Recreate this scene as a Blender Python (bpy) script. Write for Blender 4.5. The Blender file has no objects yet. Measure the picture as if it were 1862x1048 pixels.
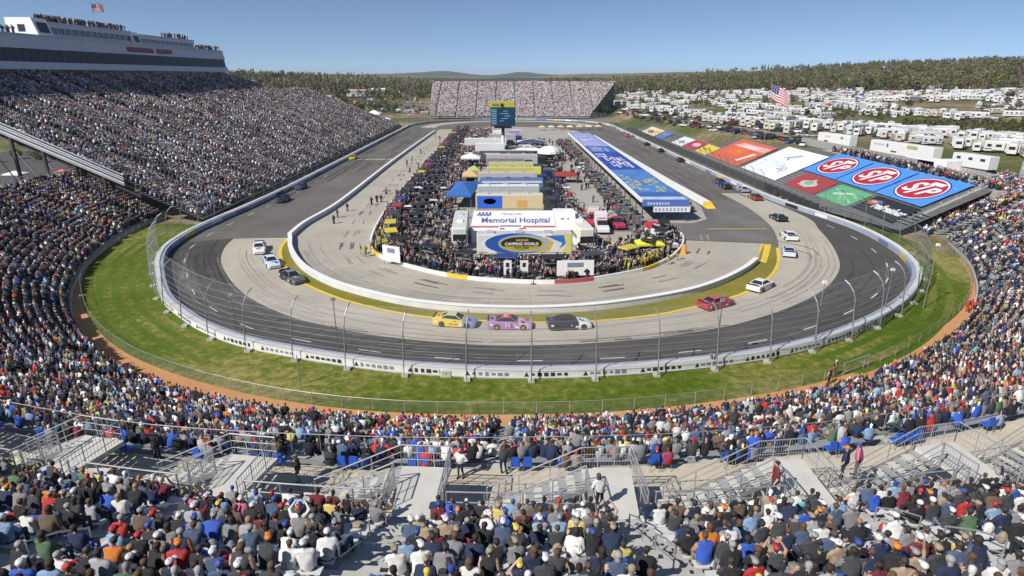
import bpy, bmesh, math, random
import numpy as np
from mathutils import Vector, Matrix, noise
R = math.radians
random.seed(7); rng = np.random.default_rng(7)
S = bpy.context.scene
COL = S.collection
# ---------------------------------------------------------------- camera, light, exposure
H, PITCH, YAW, FPX = 27.0, R(19.33), R(0.573), 1100.0
cam = bpy.data.objects.new('camera', bpy.data.cameras.new('camera')); COL.objects.link(cam)
cam.data.sensor_width = 36; cam.data.lens = 36*FPX/1862
cam.data.clip_start = .5; cam.data.clip_end = 30000
cam.location = (0, 0, H); cam.rotation_euler = (R(90)-PITCH, 0, -YAW)
S.camera = cam
W = bpy.data.worlds.new('World'); S.world = W; W.use_nodes = True
wn = W.node_tree.nodes; bg = wn['Background']
sky = wn.new('ShaderNodeTexSky'); sky.sky_type = 'NISHITA'; sky.sun_disc = False
SUN_EL, SUN_DX, SUN_DY = R(42), .78, .626          # shadows fall towards (+X, +Y)
sky.sun_elevation = SUN_EL; sky.sun_rotation = math.atan2(-SUN_DX, -SUN_DY)
sky.air_density = 1.0; sky.dust_density = .8; sky.ozone_density = 2.6; sky.altitude = 1500
stc = wn.new('ShaderNodeTexCoord'); smp = wn.new('ShaderNodeVectorMath'); smp.operation = 'MULTIPLY_ADD'
smp.inputs[1].default_value = (1, 1, 1.6); smp.inputs[2].default_value = (0, 0, .09)      # a clear spring sky: blue down to the horizon
W.node_tree.links.new(stc.outputs['Generated'], smp.inputs[0]); W.node_tree.links.new(smp.outputs[0], sky.inputs[0])
W.node_tree.links.new(sky.outputs[0], bg.inputs[0]); bg.inputs[1].default_value = .110
sun = bpy.data.objects.new('sun', bpy.data.lights.new('sun', 'SUN')); COL.objects.link(sun)
sun.data.energy = 5.0; sun.data.angle = R(.53); sun.data.color = (1, .955, .89)
sun.rotation_euler = Vector((SUN_DX*math.cos(SUN_EL), SUN_DY*math.cos(SUN_EL), -math.sin(SUN_EL))).to_track_quat('-Z', 'Y').to_euler()
S.view_settings.view_transform = 'Standard'; S.view_settings.look = 'None'
S.view_settings.exposure = .18; S.view_settings.gamma = 1
S.render.engine = 'CYCLES'
try: S.cycles.max_bounces = 6; S.cycles.transparent_max_bounces = 24; S.cycles.use_denoising = True
except Exception: pass
# ---------------------------------------------------------------- materials
MATS = {}
def M(name, rgb=(.5, .5, .5), rough=.7, metal=0., var=.0, scale=1., bump=0., rgb2=None, spec=None, alpha=None, emit=None):
    if name in MATS: return MATS[name]
    m = bpy.data.materials.new(name); m.use_nodes = True; MATS[name] = m
    nt = m.node_tree; n = nt.nodes; L = nt.links.new; b = n['Principled BSDF']
    b.inputs['Base Color'].default_value = (*rgb, 1); b.inputs['Roughness'].default_value = rough; b.inputs['Metallic'].default_value = metal
    if spec is not None: b.inputs['Specular IOR Level'].default_value = spec
    if alpha is not None: b.inputs['Alpha'].default_value = alpha
    if var or rgb2 or bump:
        tc = n.new('ShaderNodeTexCoord'); nz = n.new('ShaderNodeTexNoise'); nz.inputs['Scale'].default_value = scale
        nz.inputs['Detail'].default_value = 7; nz.inputs['Roughness'].default_value = .62
        L(tc.outputs['Object'], nz.inputs['Vector'])
        rp = n.new('ShaderNodeValToRGB'); rp.color_ramp.elements[0].position = .32; rp.color_ramp.elements[1].position = .68
        a = rgb; c2 = rgb2 or tuple(min(1, v*(1+var)) for v in rgb)
        if not rgb2: a = tuple(v*(1-var) for v in rgb)
        rp.color_ramp.elements[0].color = (*a, 1); rp.color_ramp.elements[1].color = (*c2, 1)
        L(nz.outputs['Fac'], rp.inputs['Fac']); L(rp.outputs['Color'], b.inputs['Base Color'])
        if bump:
            bp_ = n.new('ShaderNodeBump'); bp_.inputs['Strength'].default_value = bump; bp_.inputs['Distance'].default_value = .05
            L(nz.outputs['Fac'], bp_.inputs['Height']); L(bp_.outputs['Normal'], b.inputs['Normal'])
    return m
def ground_mat(name, stops, s1, s2, mix=.5, bump=.3, stretch=None, fine=None, rough=.9):
    """two noises (large patches and fine grain) driving a colour ramp"""
    if name in MATS: return MATS[name]
    m = bpy.data.materials.new(name); m.use_nodes = True; MATS[name] = m
    nt = m.node_tree; n = nt.nodes; L = nt.links.new; b = n['Principled BSDF']; b.inputs['Roughness'].default_value = rough; b.inputs['Specular IOR Level'].default_value = .12
    tc = n.new('ShaderNodeTexCoord'); v = tc.outputs['Object']
    if stretch:
        mp = n.new('ShaderNodeMapping'); mp.inputs['Scale'].default_value = stretch; L(v, mp.inputs['Vector']); v = mp.outputs[0]
    a = n.new('ShaderNodeTexNoise'); a.inputs['Scale'].default_value = s1; a.inputs['Detail'].default_value = 5; L(v, a.inputs['Vector'])
    c = n.new('ShaderNodeTexNoise'); c.inputs['Scale'].default_value = s2; c.inputs['Detail'].default_value = 8; c.inputs['Roughness'].default_value = .7; L(v, c.inputs['Vector'])
    mx = n.new('ShaderNodeMix'); mx.data_type = 'FLOAT'; mx.inputs[0].default_value = mix
    L(a.outputs['Fac'], mx.inputs[2]); L(c.outputs['Fac'], mx.inputs[3])
    rp = n.new('ShaderNodeValToRGB'); e = rp.color_ramp.elements
    e[0].position, e[0].color = stops[0][0], (*stops[0][1], 1); e[1].position, e[1].color = stops[-1][0], (*stops[-1][1], 1)
    for p, cc in stops[1:-1]: k = e.new(p); k.color = (*cc, 1)
    L(mx.outputs[0], rp.inputs['Fac']); L(rp.outputs['Color'], b.inputs['Base Color'])
    bm_ = n.new('ShaderNodeBump'); bm_.inputs['Strength'].default_value = bump; bm_.inputs['Distance'].default_value = .08
    L(c.outputs['Fac'], bm_.inputs['Height']); L(bm_.outputs['Normal'], b.inputs['Normal'])
    return m
def attr_mat(name, rough=.85, var=.25, scale=3., spec=.3, trans=0.):
    """colour comes from the mesh's own face colours"""
    m = bpy.data.materials.new(name); m.use_nodes = True; MATS[name] = m
    nt = m.node_tree; n = nt.nodes; L = nt.links.new; b = n['Principled BSDF']; b.inputs['Roughness'].default_value = rough
    b.inputs['Specular IOR Level'].default_value = spec
    at = n.new('ShaderNodeAttribute'); at.attribute_name = 'Col'
    tc = n.new('ShaderNodeTexCoord'); nz = n.new('ShaderNodeTexNoise'); nz.inputs['Scale'].default_value = scale; nz.inputs['Detail'].default_value = 4
    L(tc.outputs['Object'], nz.inputs['Vector'])
    mr = n.new('ShaderNodeMapRange'); mr.inputs[1].default_value = .3; mr.inputs[2].default_value = .7; mr.inputs[3].default_value = 1-var; mr.inputs[4].default_value = 1+var
    L(nz.outputs['Fac'], mr.inputs[0])
    mx = n.new('ShaderNodeVectorMath'); mx.operation = 'SCALE'; L(at.outputs['Color'], mx.inputs[0]); L(mr.outputs[0], mx.inputs['Scale'])
    L(mx.outputs[0], b.inputs['Base Color'])
    return m
white = M('white paint', (.78, .78, .77), .5, var=.05, scale=.7)
black = M('black paint', (.02, .02, .022), .5, var=.2, scale=2)
galv = M('galvanised steel', (.5, .51, .52), .4, .6, var=.12, scale=2)
steel = M('dull steel', (.36, .37, .38), .5, .5, var=.15, scale=1)
alu = M('aluminium plank', (.56, .57, .58), .42, .35, var=.12, scale=.8)
glassd = M('dark glass', (.02, .025, .03), .12, spec=.7)
rubber = M('rubber', (.018, .018, .018), .8)
conc_m = M('stand concrete', (.42, .41, .38), .9, var=.14, scale=.4, bump=.2)
yellow_p = M('yellow paint', (.72, .5, .05), .5, var=.1, scale=1)
red_p = M('red paint', (.5, .03, .03), .5, var=.1)
blue_p = M('blue paint', (.03, .12, .5), .5, var=.1)
def CM(rgb, rough=.6):
    return M('colour %.3f %.3f %.3f %.1f' % (*rgb, rough), rgb, rough, var=.07, scale=1.5)
# ---------------------------------------------------------------- objects
def tag(o, label=None, cat=None, group=None, kind=None):
    for k, v in (('label', label), ('category', cat), ('group', group), ('kind', kind)):
        if v: o[k] = v
    return o
def link(o, parent=None):
    COL.objects.link(o)
    if parent is not None: o.parent = parent
    return o
def empty(name, loc=(0, 0, 0), rz=0.):
    o = bpy.data.objects.new(name, None); o.empty_display_size = .2
    o.location = loc; o.rotation_euler = (0, 0, rz); COL.objects.link(o); return o
KIDS = {}
def copy_tree(o, parent=None):
    c = o.copy(); COL.objects.link(c)
    if parent is not None: c.parent = parent
    for ch in KIDS.get(o.name, ()): copy_tree(ch, c); 
    KIDS[c.name] = [x for x in list(c.children)] if False else KIDS.get(o.name, [])
    return c
def register(o):
    KIDS[o.name] = [c for c in bpy.data.objects if c.parent == o]
    for c in KIDS[o.name]: register(c)
class MB:
    def __init__(s): s.v = []; s.f = []; s.m = []; s.mats = []; s.X = None
    def mi(s, mat):
        if mat not in s.mats: s.mats.append(mat)
        return s.mats.index(mat)
    def add(s, vs, fs, mat):
        b = len(s.v); k = s.mi(mat)
        if s.X is not None: vs = [tuple(s.X @ Vector(p)) for p in vs]
        s.v += [tuple(p) for p in vs]; s.f += [tuple(b+i for i in f) for f in fs]; s.m += [k]*len(fs); return s
    def box(s, x0, x1, y0, y1, z0, z1, mat, tap=0., tapy=0.):
        a, c = tap, tapy
        vs = [(x0, y0, z0), (x1, y0, z0), (x1, y1, z0), (x0, y1, z0), (x0+a, y0+c, z1), (x1-a, y0+c, z1), (x1-a, y1-c, z1), (x0+a, y1-c, z1)]
        return s.add(vs, [(0, 3, 2, 1), (4, 5, 6, 7), (0, 1, 5, 4), (1, 2, 6, 5), (2, 3, 7, 6), (3, 0, 4, 7)], mat)
    def rbox(s, x0, x1, y0, y1, z0, z1, mat, r=.1):
        """box with chamfered vertical and top edges"""
        def ring(i, z): return [(x0+i+r, y0+i, z), (x1-i-r, y0+i, z), (x1-i, y0+i+r, z), (x1-i, y1-i-r, z), (x1-i-r, y1-i, z), (x0+i+r, y1-i, z), (x0+i, y1-i-r, z), (x0+i, y0+i+r, z)]
        vs = ring(0, z0)+ring(0, z1-r)+ring(r*.7, z1)
        fs = [(7, 6, 5, 4, 3, 2, 1, 0), tuple(range(16, 24))]
        for k in (0, 8):
            for i in range(8): j = (i+1) % 8; fs.append((k+i, k+j, k+8+j, k+8+i))
        return s.add(vs, fs, mat)
    def tube(s, pts, r, mat, n=6, r1=None, cap=True):
        pts = [Vector(p) for p in pts]; N = len(pts); vs = []; fs = []
        for i, p in enumerate(pts):
            d = (pts[min(i+1, N-1)]-pts[max(i-1, 0)]).normalized()
            a = d.cross(Vector((0, 0, 1)));
            if a.length < .05: a = d.cross(Vector((1, 0, 0)))
            a.normalize(); b = d.cross(a); rr = r if r1 is None else r+(r1-r)*i/(N-1)
            for k in range(n):
                t = 2*math.pi*k/n; vs.append(p+a*(rr*math.cos(t))+b*(rr*math.sin(t)))
        for i in range(N-1):
            for k in range(n): l = (k+1) % n; fs.append((i*n+k, i*n+l, i*n+n+l, i*n+n+k))
        if cap: fs.append(tuple(range(n-1, -1, -1))); fs.append(tuple((N-1)*n+k for k in range(n)))
        return s.add(vs, fs, mat)
    def disc(s, c, ax, r, w, mat, n=14):
        c = Vector(c); ax = Vector(ax).normalized(); return s.tube([c-ax*w/2, c+ax*w/2], r, mat, n)
    def ell(s, c, r, mat, nu=8, nv=6):
        vs = []; fs = []
        for j in range(1, nv):
            t = math.pi*j/nv
            for i in range(nu): p = 2*math.pi*i/nu; vs.append((c[0]+r[0]*math.sin(t)*math.cos(p), c[1]+r[1]*math.sin(t)*math.sin(p), c[2]+r[2]*math.cos(t)))
        a = len(vs); vs += [(c[0], c[1], c[2]+r[2]), (c[0], c[1], c[2]-r[2])]
        for j in range(nv-2):
            for i in range(nu): k = (i+1) % nu; fs.append((j*nu+i, j*nu+nu+i, j*nu+nu+k, j*nu+k))
        for i in range(nu): k = (i+1) % nu; fs += [(a, i, k), (a+1, (nv-2)*nu+k, (nv-2)*nu+i)]
        return s.add(vs, fs, mat)
    def sweep(s, line, prof, mat, closed=False, cap=True):
        """line: [(x,y[,z])], prof: [(offset to the left/right, z)] closed profile, offset along the line's right normal"""
        N = len(line); vs = []; fs = []; n = len(prof)
        for i in range(N):
            a = line[(i-1) % N] if (closed or i > 0) else line[i]; b = line[(i+1) % N] if (closed or i < N-1) else line[i]
            dx, dy = b[0]-a[0], b[1]-a[1]; l = math.hypot(dx, dy) or 1; nx, ny = dy/l, -dx/l
            z = line[i][2] if len(line[i]) > 2 else 0
            for o, h in prof: vs.append((line[i][0]+nx*o, line[i][1]+ny*o, z+h))
        for i in range(N if closed else N-1):
            j = (i+1) % N
            for k in range(n): l = (k+1) % n; fs.append((i*n+k, j*n+k, j*n+l, i*n+l))
        if cap and not closed: fs += [tuple(range(n)), tuple((N-1)*n+k for k in range(n-1, -1, -1))]
        return s.add(vs, fs, mat)
    def build(s, name, parent=None, smooth=False):
        me = bpy.data.meshes.new(name); me.from_pydata(s.v, [], s.f)
        for m in s.mats: me.materials.append(m)
        me.polygons.foreach_set('material_index', s.m)
        if smooth: me.polygons.foreach_set('use_smooth', [True]*len(s.f))
        me.update(); o = bpy.data.objects.new(name, me); link(o, parent); return o
def fill(name, pts, z, mat, holes=(), kind='structure', parent=None):
    """flat sheet with optional holes"""
    bm = bmesh.new(); es = []
    for loop in [pts]+list(holes):
        vv = [bm.verts.new((p[0], p[1], z)) for p in loop]
        for i in range(len(vv)): es.append(bm.edges.new((vv[i], vv[(i+1) % len(vv)])))
    bmesh.ops.triangle_fill(bm, use_beauty=True, use_dissolve=False, edges=es)
    for f in bm.faces:
        if f.normal.z < 0: f.normal_flip()
    me = bpy.data.meshes.new(name); bm.to_mesh(me); bm.free(); me.materials.append(mat)
    o = bpy.data.objects.new(name, me); link(o, parent)
    if kind: o['kind'] = kind
    return o
def strip(name, inner, outer, z, mat, kind='structure', parent=None):
    n = len(inner); vs = [(p[0], p[1], z) for p in inner]+[(p[0], p[1], z) for p in outer]
    fs = [(i, i+1, n+i+1, n+i) for i in range(n-1)]
    b = MB().add(vs, fs, mat); o = b.build(name, parent)
    me = o.data
    if me.polygons and me.polygons[0].normal.z < 0: me.flip_normals()
    if kind: o['kind'] = kind
    return o
def crv(pts, n=6, closed=False):
    """Catmull-Rom through the points"""
    N = len(pts); out = []; rng_ = range(N if closed else N-1)
    g = (lambda i: pts[i % N]) if closed else (lambda i: pts[max(0, min(N-1, i))])
    for i in rng_:
        a, b, c, d = g(i-1), g(i), g(i+1), g(i+2)
        for k in range(n):
            t = k/n
            out.append(tuple(.5*(2*b[j]+(c[j]-a[j])*t+(2*a[j]-5*b[j]+4*c[j]-d[j])*t*t+(3*b[j]-a[j]-3*c[j]+d[j])*t**3) for j in range(2)))
    if not closed: out.append(tuple(pts[-1]))
    return out
def resample(line, step, closed=False):
    L = list(line)+([line[0]] if closed else []); out = []; d = 0; nxt = 0
    for i in range(len(L)-1):
        a, b = Vector(L[i][:2]), Vector(L[i+1][:2]); l = (b-a).length
        while nxt <= d+l and l > 0:
            t = (nxt-d)/l; out.append((*(a+(b-a)*t), math.atan2(b.y-a.y, b.x-a.x))); nxt += step
        d += l
    return out
def text(body, size, M4, mat, parent, name='lettering', ext=.01, bold=.0, shear=0., align='CENTER', sx=1., label=None):
    c = bpy.data.curves.new(name, 'FONT'); c.body = body; c.size = size; c.extrude = ext; c.offset = bold; c.shear = shear
    c.align_x = align; c.align_y = 'CENTER'; c.resolution_u = 3
    t_ = bpy.data.objects.new('t', c); COL.objects.link(t_); bpy.context.view_layer.update()
    me = bpy.data.meshes.new_from_object(t_.evaluated_get(bpy.context.evaluated_depsgraph_get())); bpy.data.objects.remove(t_)
    me.materials.clear(); me.materials.append(mat); o = bpy.data.objects.new(name, me); link(o, parent)
    o.matrix_local = M4 @ Matrix.Diagonal((sx, 1, 1, 1))
    return o
def frame(o, xa, ya):
    """4x4 frame with origin o, x axis xa, y axis ya"""
    x = Vector(xa).normalized(); z = x.cross(Vector(ya)).normalized(); y = z.cross(x)
    m = Matrix((( x[0], y[0], z[0], o[0]), (x[1], y[1], z[1], o[1]), (x[2], y[2], z[2], o[2]), (0, 0, 0, 1))); return m
cpi, spi = math.cos(PITCH), math.sin(PITCH)
def to_px(X, Y, Z):
    Xc = X*math.cos(YAW)-Y*math.sin(YAW); Yc = X*math.sin(YAW)+Y*math.cos(YAW); dz = Z-H
    d = Yc*cpi-dz*spi; up = Yc*spi+dz*cpi
    return 931+FPX*Xc/d, 524-FPX*up/d, d
def ground_pt(x, y, z=0.):
    """where the sight line through photo pixel (x, y) meets height z: used to read the plan of the place off the photograph"""
    u = (x-931)/FPX; v = (524-y)/FPX; dz = -spi+v*cpi; fy = cpi+v*spi; t = (z-H)/dz
    return (u*t*math.cos(YAW)+fy*t*math.sin(YAW), -u*t*math.sin(YAW)+fy*t*math.cos(YAW))
def sstep(a, b, x):
    t = min(1, max(0, (x-a)/(b-a))); return t*t*(3-2*t)
# ---------------------------------------------------------------- plan of the place (metres; camera stands over 0,0)
CX, CY = 2.5, 110.0
wall_near = [(-54.5, 175), (-54.6, 150), (-55.4, 129.5), (-56.3, 117.0), (-56.6, 106.2), (-55.3, 96), (-52.4, 88.4), (-49.1, 82.3), (-45.6, 76.4), (-42.0, 71.2), (-37.8, 66.8), (-34.2, 63.4), (-29.8, 60.2), (-26.0, 58.2), (-21.6, 56.4), (-16.4, 54.6), (-10.6, 53.0), (-3.5, 51.9), (2.3, 51.6), (8.7, 51.9), (17.0, 53.1), (25.0, 55.1), (31.9, 57.9), (37.9, 61.3), (44.2, 65.8), (49.8, 70.8), (54.6, 76.2), (58.4, 81.6), (61.4, 88.0), (63.7, 96.3), (64.8, 106.2), (64.2, 115.5), (62.2, 126), (60.5, 140), (60.0, 162), (59.6, 190)]
far_c = (2.6, 349.5)
wall_far = [(far_c[0]+57.2*math.cos(R(a)), far_c[1]+57.2*math.sin(R(a))) for a in range(0, 181, 6)]
WALL = crv(wall_near, 4)+[(59.6, 240), (59.7, 300)]+wall_far+[(-54.6, 300), (-54.5, 240)]
inner_l = [(-38.4, 104), (-38.7, 113.4), (-37.6, 125), (-37.2, 142), (-37.6, 204), (-36.6, 300), (-36.0, 316)]
inner_c = [(-38.4, 104), (-37.3, 101.0), (-35.3, 95.2), (-31.6, 87.7), (-27.5, 81.8), (-22.0, 76.3), (-13.7, 71.0), (-6.7, 68.5), (0.0, 67.6), (6.6, 67.8), (13.5, 69.3), (22.5, 73.0), (28.9, 77.4), (34.7, 83.2), (38.4, 88.0)]
APR = [(-38.3, 103.6), (-37.7, 98.9), (-36.1, 93.4), (-32.6, 86.0), (-28.4, 79.7), (-21.1, 72.8), (-13.3, 68.1), (-8.0, 66.2), (0, 65.0), (4.2, 64.8), (10.7, 65.2), (17.5, 66.9), (21.4, 68.6), (27.0, 71.6), (32.0, 75.2), (37.3, 81.1), (41.5, 88.0), (45.0, 96.5)]
CONC_O = [(-47.8, 103.4), (-46.9, 98.0), (-44.2, 90.3), (-40.1, 83.0), (-35.7, 76.6), (-31.2, 71.6), (-25.2, 66.6), (-18.7, 63.1), (-12.1, 60.6), (-3.9, 58.8), (1.9, 58.5), (9.8, 59.1), (19.0, 61.1), (26.5, 64.1), (34.2, 68.8), (41.6, 75.0), (47.1, 81.6), (51.2, 88.5), (55.4, 99.4), (58.3, 109.6), (60.6, 118), (60.2, 132), (58.9, 146)]
CONC_I = [(45.4, 97.0), (47.3, 101.7), (50.2, 111.4), (51.9, 122.4), (52.5, 132.0), (52.3, 146.0)]
PITW = [(-27.4, 330), (-26.6, 250), (-26.2, 180), (-25.8, 145), (-25.2, 122), (-23.8, 105), (-22.2, 96.5), (-20.0, 91.9), (-16.7, 88.3), (-12.9, 85.0), (-8.4, 82.0), (-3.2, 79.9), (3.0, 78.8), (7.5, 78.8), (12.2, 80.0), (19.0, 83.5), (22.2, 86.2), (26.2, 91.2), (29.6, 98.0), (31.2, 104.0), (31.0, 108.5)]
GR_O = [(-69.0, 115.6), (-68.2, 111.7), (-66.1, 98.1), (-63.2, 88.7), (-59.2, 80.4), (-53.5, 72.1), (-47.6, 64.8), (-40.4, 58.0), (-33.1, 53.1), (-25.4, 49.3), (-18.2, 46.8), (-10.2, 45.2), (-1.0, 44.7), (8.4, 45.0), (18.3, 46.7), (28.5, 49.8), (38.7, 54.9), (47.7, 61.5), (56.2, 68.9), (63.3, 77.2), (68.0, 84.6), (71.7, 92.5), (74.8, 101), (77, 110)]
RF = [(-180, 71.5), (-168.9, 69.8), (-154.6, 69.0), (-142, 69.0), (-133.4, 69.4), (-125, 70), (-115, 70.3), (-104, 69.6), (-98, 68.9), (-91, 68.4), (-80, 68.3), (-68, 68.2), (-55, 68.1), (-46, 68.3), (-35, 68.9), (-26, 70.0), (-13, 72.3), (0.6, 75.5), (8, 77)]
def rf(th):
    th = math.degrees(th) if abs(th) < 7 else th
    return float(np.interp(th, [a for a, _ in RF], [b for _, b in RF]))
def pol(r, thd): return (CX+r*math.cos(R(thd)), CY+r*math.sin(R(thd)))
# ---------------------------------------------------------------- terrain
def ground_z(x, y):
    bank = 6.6*sstep(70, 86, x)*sstep(80, 125, y)*(1-.0*sstep(300, 500, y))
    rise = (8+6*sstep(-60, -300, x))*sstep(430, 800, y)
    left = 9*sstep(-190, -330, x)*sstep(200, 500, y)
    rh = max(0, x-135)*.052*sstep(120, 260, y)
    rh = 24*math.tanh(rh/24)+9*sstep(320, 520, x)*sstep(330, 500, y)
    dip = -2.5*math.exp(-((x-185-.15*(y-260))/22)**2)*sstep(180, 230, y)*(1-sstep(330, 420, y))
    n = 1.4*noise.noise(Vector((x*.012, y*.012, 3.1)))*sstep(100, 160, abs(x-2)+max(0, y-440)+max(0, -y))
    dist = math.hypot(x, y-200); far = 0*sstep(900, 2600, dist)*(1+noise.noise(Vector((x*.0011, y*.0011, .4))))
    return -.06+max(bank, 0)+rise*(1 if x < 100 else .55)+left+rh+dip*1+n+far
def terrain():
    def axis(c, near, nstep, far):
        a = [0.]; s = nstep
        while a[-1] < far:
            a.append(a[-1]+s)
            if a[-1] > near: s *= 1.13
        return [c-v for v in reversed(a[1:])]+[c+v for v in a]
    xs = axis(40, 260, 6, 9000); ys = axis(300, 420, 7, 9000)
    vs = [(x, y, ground_z(x, y)) for y in ys for x in xs]; nx = len(xs)
    fs = [(j*nx+i, j*nx+i+1, (j+1)*nx+i+1, (j+1)*nx+i) for j in range(len(ys)-1) for i in range(nx-1)]
    gm = ground_mat('meadow', [(.34, (.065, .085, .022)), (.44, (.09, .105, .03)), (.5, (.15, .13, .065)), (.56, (.23, .19, .12)), (.66, (.33, .29, .21))], .022, .35, .4, .3)
    o = MB().add(vs, fs, gm).build('ground', smooth=True); o['kind'] = 'structure'
terrain()
# ---------------------------------------------------------------- track sheets
asph = ground_mat('track asphalt', [(.3, (.115, .104, .095)), (.5, (.145, .132, .121)), (.7, (.185, .168, .153))], .08, 1.6, .4, .15, rough=.82)
asph_d = ground_mat('pit asphalt', [(.3, (.12, .113, .104)), (.5, (.155, .146, .135)), (.7, (.20, .188, .173))], .12, 2.2, .4, .15, rough=.82)
concm = ground_mat('track concrete', [(.28, (.33, .30, .245)), (.5, (.41, .37, .305)), (.72, (.49, .445, .37))], .13, 1.1, .45, .12, rough=.8)
pitc = ground_mat('pit concrete', [(.28, (.30, .28, .23)), (.5, (.385, .355, .295)), (.72, (.48, .44, .37))], .1, 1.5, .45, .12, rough=.8)
paver = ground_mat('infield pavement', [(.3, (.27, .25, .22)), (.5, (.36, .335, .295)), (.7, (.44, .41, .36))], .09, .9, .5, .12, rough=.85)
turf = ground_mat('turn turf', [(.37, (.045, .08, .006)), (.45, (.07, .11, .009)), (.5, (.105, .135, .018)), (.54, (.17, .165, .04)), (.60, (.27, .24, .09))], .05, 1.1, .5, .7)
dry = ground_mat('apron turf', [(.3, (.13, .15, .025)), (.5, (.20, .18, .035)), (.7, (.29, .23, .06))], .1, 1.2, .45, .4)
clay = ground_mat('clay path', [(.3, (.40, .20, .09)), (.5, (.50, .26, .12)), (.7, (.46, .33, .21))], .03, 1.0, .4, .3)
fill('track', WALL, .02, asph)
def offset(line, d):
    out = []
    for i in range(len(line)):
        a = line[max(0, i-1)]; b = line[min(len(line)-1, i+1)]; dx, dy = b[0]-a[0], b[1]-a[1]; l = math.hypot(dx, dy) or 1
        out.append((line[i][0]+dy/l*d, line[i][1]-dx/l*d))
    return out
APRs = crv(APR, 5); CIs = crv(CONC_I, 4); COs = crv(CONC_O, 5)
fc_ = [(far_c[0]+r_*math.cos(R(a)), far_c[1]+r_*math.sin(R(a))) for r_, aa in ((49.5, range(8, 190, 6)), (41.5, range(188, 6, -6))) for a in aa]
fill('far_concrete_groove', fc_, .034, concm)
fill('concrete_groove', COs+CIs[::-1]+APRs[::-1]+[(-38.5, 104.0), (-44, 103.9)], .032, concm)
inC = crv(inner_c, 5); inL = crv(inner_l, 4)
PW = crv(PITW, 5)
# pit road between the inner wall and the pit wall
fill('pit_road', inL[::-1]+inC[1:]+[(41.4, 94), (43.9, 99.3), (30.6, 101.7)]+PW[::-1][8:]+[(-27.3, 333), (-35, 333)], .030, pitc)
fill('infield_pavement', PW+[(33.5, 112), (40, 118), (42.5, 130), (41, 200), (40, 288), (36, 330), (20, 345), (0, 352), (-24, 345)], .036, paver)
fill('pit_exit_pavement', [(30.9, 102.2), (43.6, 99.9), (47.1, 101.9), (50.0, 111.4), (51.7, 122.4), (52.2, 132), (46, 132), (43.8, 128.6), (42.6, 118.5), (36, 114.6), (26.5, 114.8), (18, 114.2), (18, 108), (29.5, 108)], .044, asph_d)
fill('grass_apron', APRs+[(43.7, 99.3), (40.7, 93.0), (38.5, 88.2)]+[p for p in offset(inC, .1)[::-1]], .05, dry)
strip('yellow_curb', offset(APRs, -.22), offset(APRs, .28), .066, yellow_p)
strip('yellow_curb', [(38.9, 88.4), (41.3, 93.3), (43.8, 98.9)], [(39.7, 88.0), (42.2, 93.0), (44.9, 98.6)], .07, yellow_p)
# darker newer asphalt in the outer lanes of the near turn
asph_t = ground_mat('turn asphalt', [(.3, (.062, .058, .055)), (.5, (.082, .077, .073)), (.7, (.108, .102, .096))], .1, 1.8, .45, .15, rough=.82)
nW = [p for p in crv(wall_near, 4) if p[1] < 103 or (p[0] > 0 and p[1] < 126)]
fill('turn_asphalt', [(-48.2, 103.9)]+COs[:-8]+[(60.4, 128)]+[p for p in offset(nW, -.05)[::-1]], .0275, asph_t)
# turn grass, clay path
wn_ = [p for p in WALL if p[1] < 150 and True]
outer = crv(GR_O, 5)
tg = fill('grass', outer+[(78, 118), (61.0, 140), (62.5, 127)]+[p for p in offset(WALL[:len(crv(wall_near, 4))], .2)[::-1] if (p[0] > 0 and p[1] < 126) or p[1] < 115.5], .012, turf)
th0 = np.linspace(-181, 4, 120)
strip('clay_path', outer[:], [pol(rf(math.degrees(math.atan2(p[1]-CY, p[0]-CX)) if p[1] < CY or p[0] > 0 else -180)+2.5, math.degrees(math.atan2(p[1]-CY, p[0]-CX))) for p in outer], .006, clay)
# mowing stripes that follow the turn
ms1 = ground_mat('mown stripe', [(.38, (.055, .10, .009)), (.5, (.085, .13, .014)), (.6, (.15, .16, .035))], .06, .8, .5, .5)
b = MB()
for kk in range(4):
    for (a0, a1) in ((-178, -118), (-62, -12)):
        a_ = np.arange(a0, a1, 2.0); r0 = 59.8+kk*1.9; inn = [pol(r0+.015*max(0, a+62), a) for a in a_]; out_ = [pol(r0+.85+.015*max(0, a+62), a) for a in a_]
        inn = [p for p in inn]; n = len(inn)
        if kk < 4: b.add([(*p, .016) for p in inn]+[(*p, .016) for p in out_], [(i, i+1, n+i+1, n+i) if False else (i+1, i, n+i, n+i+1) for i in range(n-1)], ms1)
b.build('mown_grass')['kind'] = 'structure'
# painted marks
mk = M('line paint', (.62, .62, .6), .7, var=.15, scale=1)
b = MB()
def line_seg(b, p, q, w, mat, z=.05):
    dx, dy = q[0]-p[0], q[1]-p[1]; l = math.hypot(dx, dy); nx, ny = dy/l*w/2, -dx/l*w/2
    b.add([(p[0]-nx, p[1]-ny, z), (p[0]+nx, p[1]+ny, z), (q[0]+nx, q[1]+ny, z), (q[0]-nx, q[1]-ny, z)], [(0, 1, 2, 3)], mat)
lane = offset(WALL, -3.2)
for i, (x, y, a) in enumerate(resample(lane, 8.4)):
    if y < 330: line_seg(b, (x, y), (x+2.6*math.cos(a), y+2.6*math.sin(a)), .16, mk)
line_seg(b, (-54, 210.5), (-38.2, 210.5), .9, mk)
line_seg(b, (-54, 209), (-38.2, 209), .35, mk)
b.build('lane_marking')['kind'] = 'structure'
b = MB(); line_seg(b, (37.6, 109.8), (48.6, 109.8), .35, yellow_p, .06); line_seg(b, (40.8, 93.6), (43.7, 99.1), .3, yellow_p, .062)
b.build('yellow_line')['kind'] = 'structure'
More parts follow.
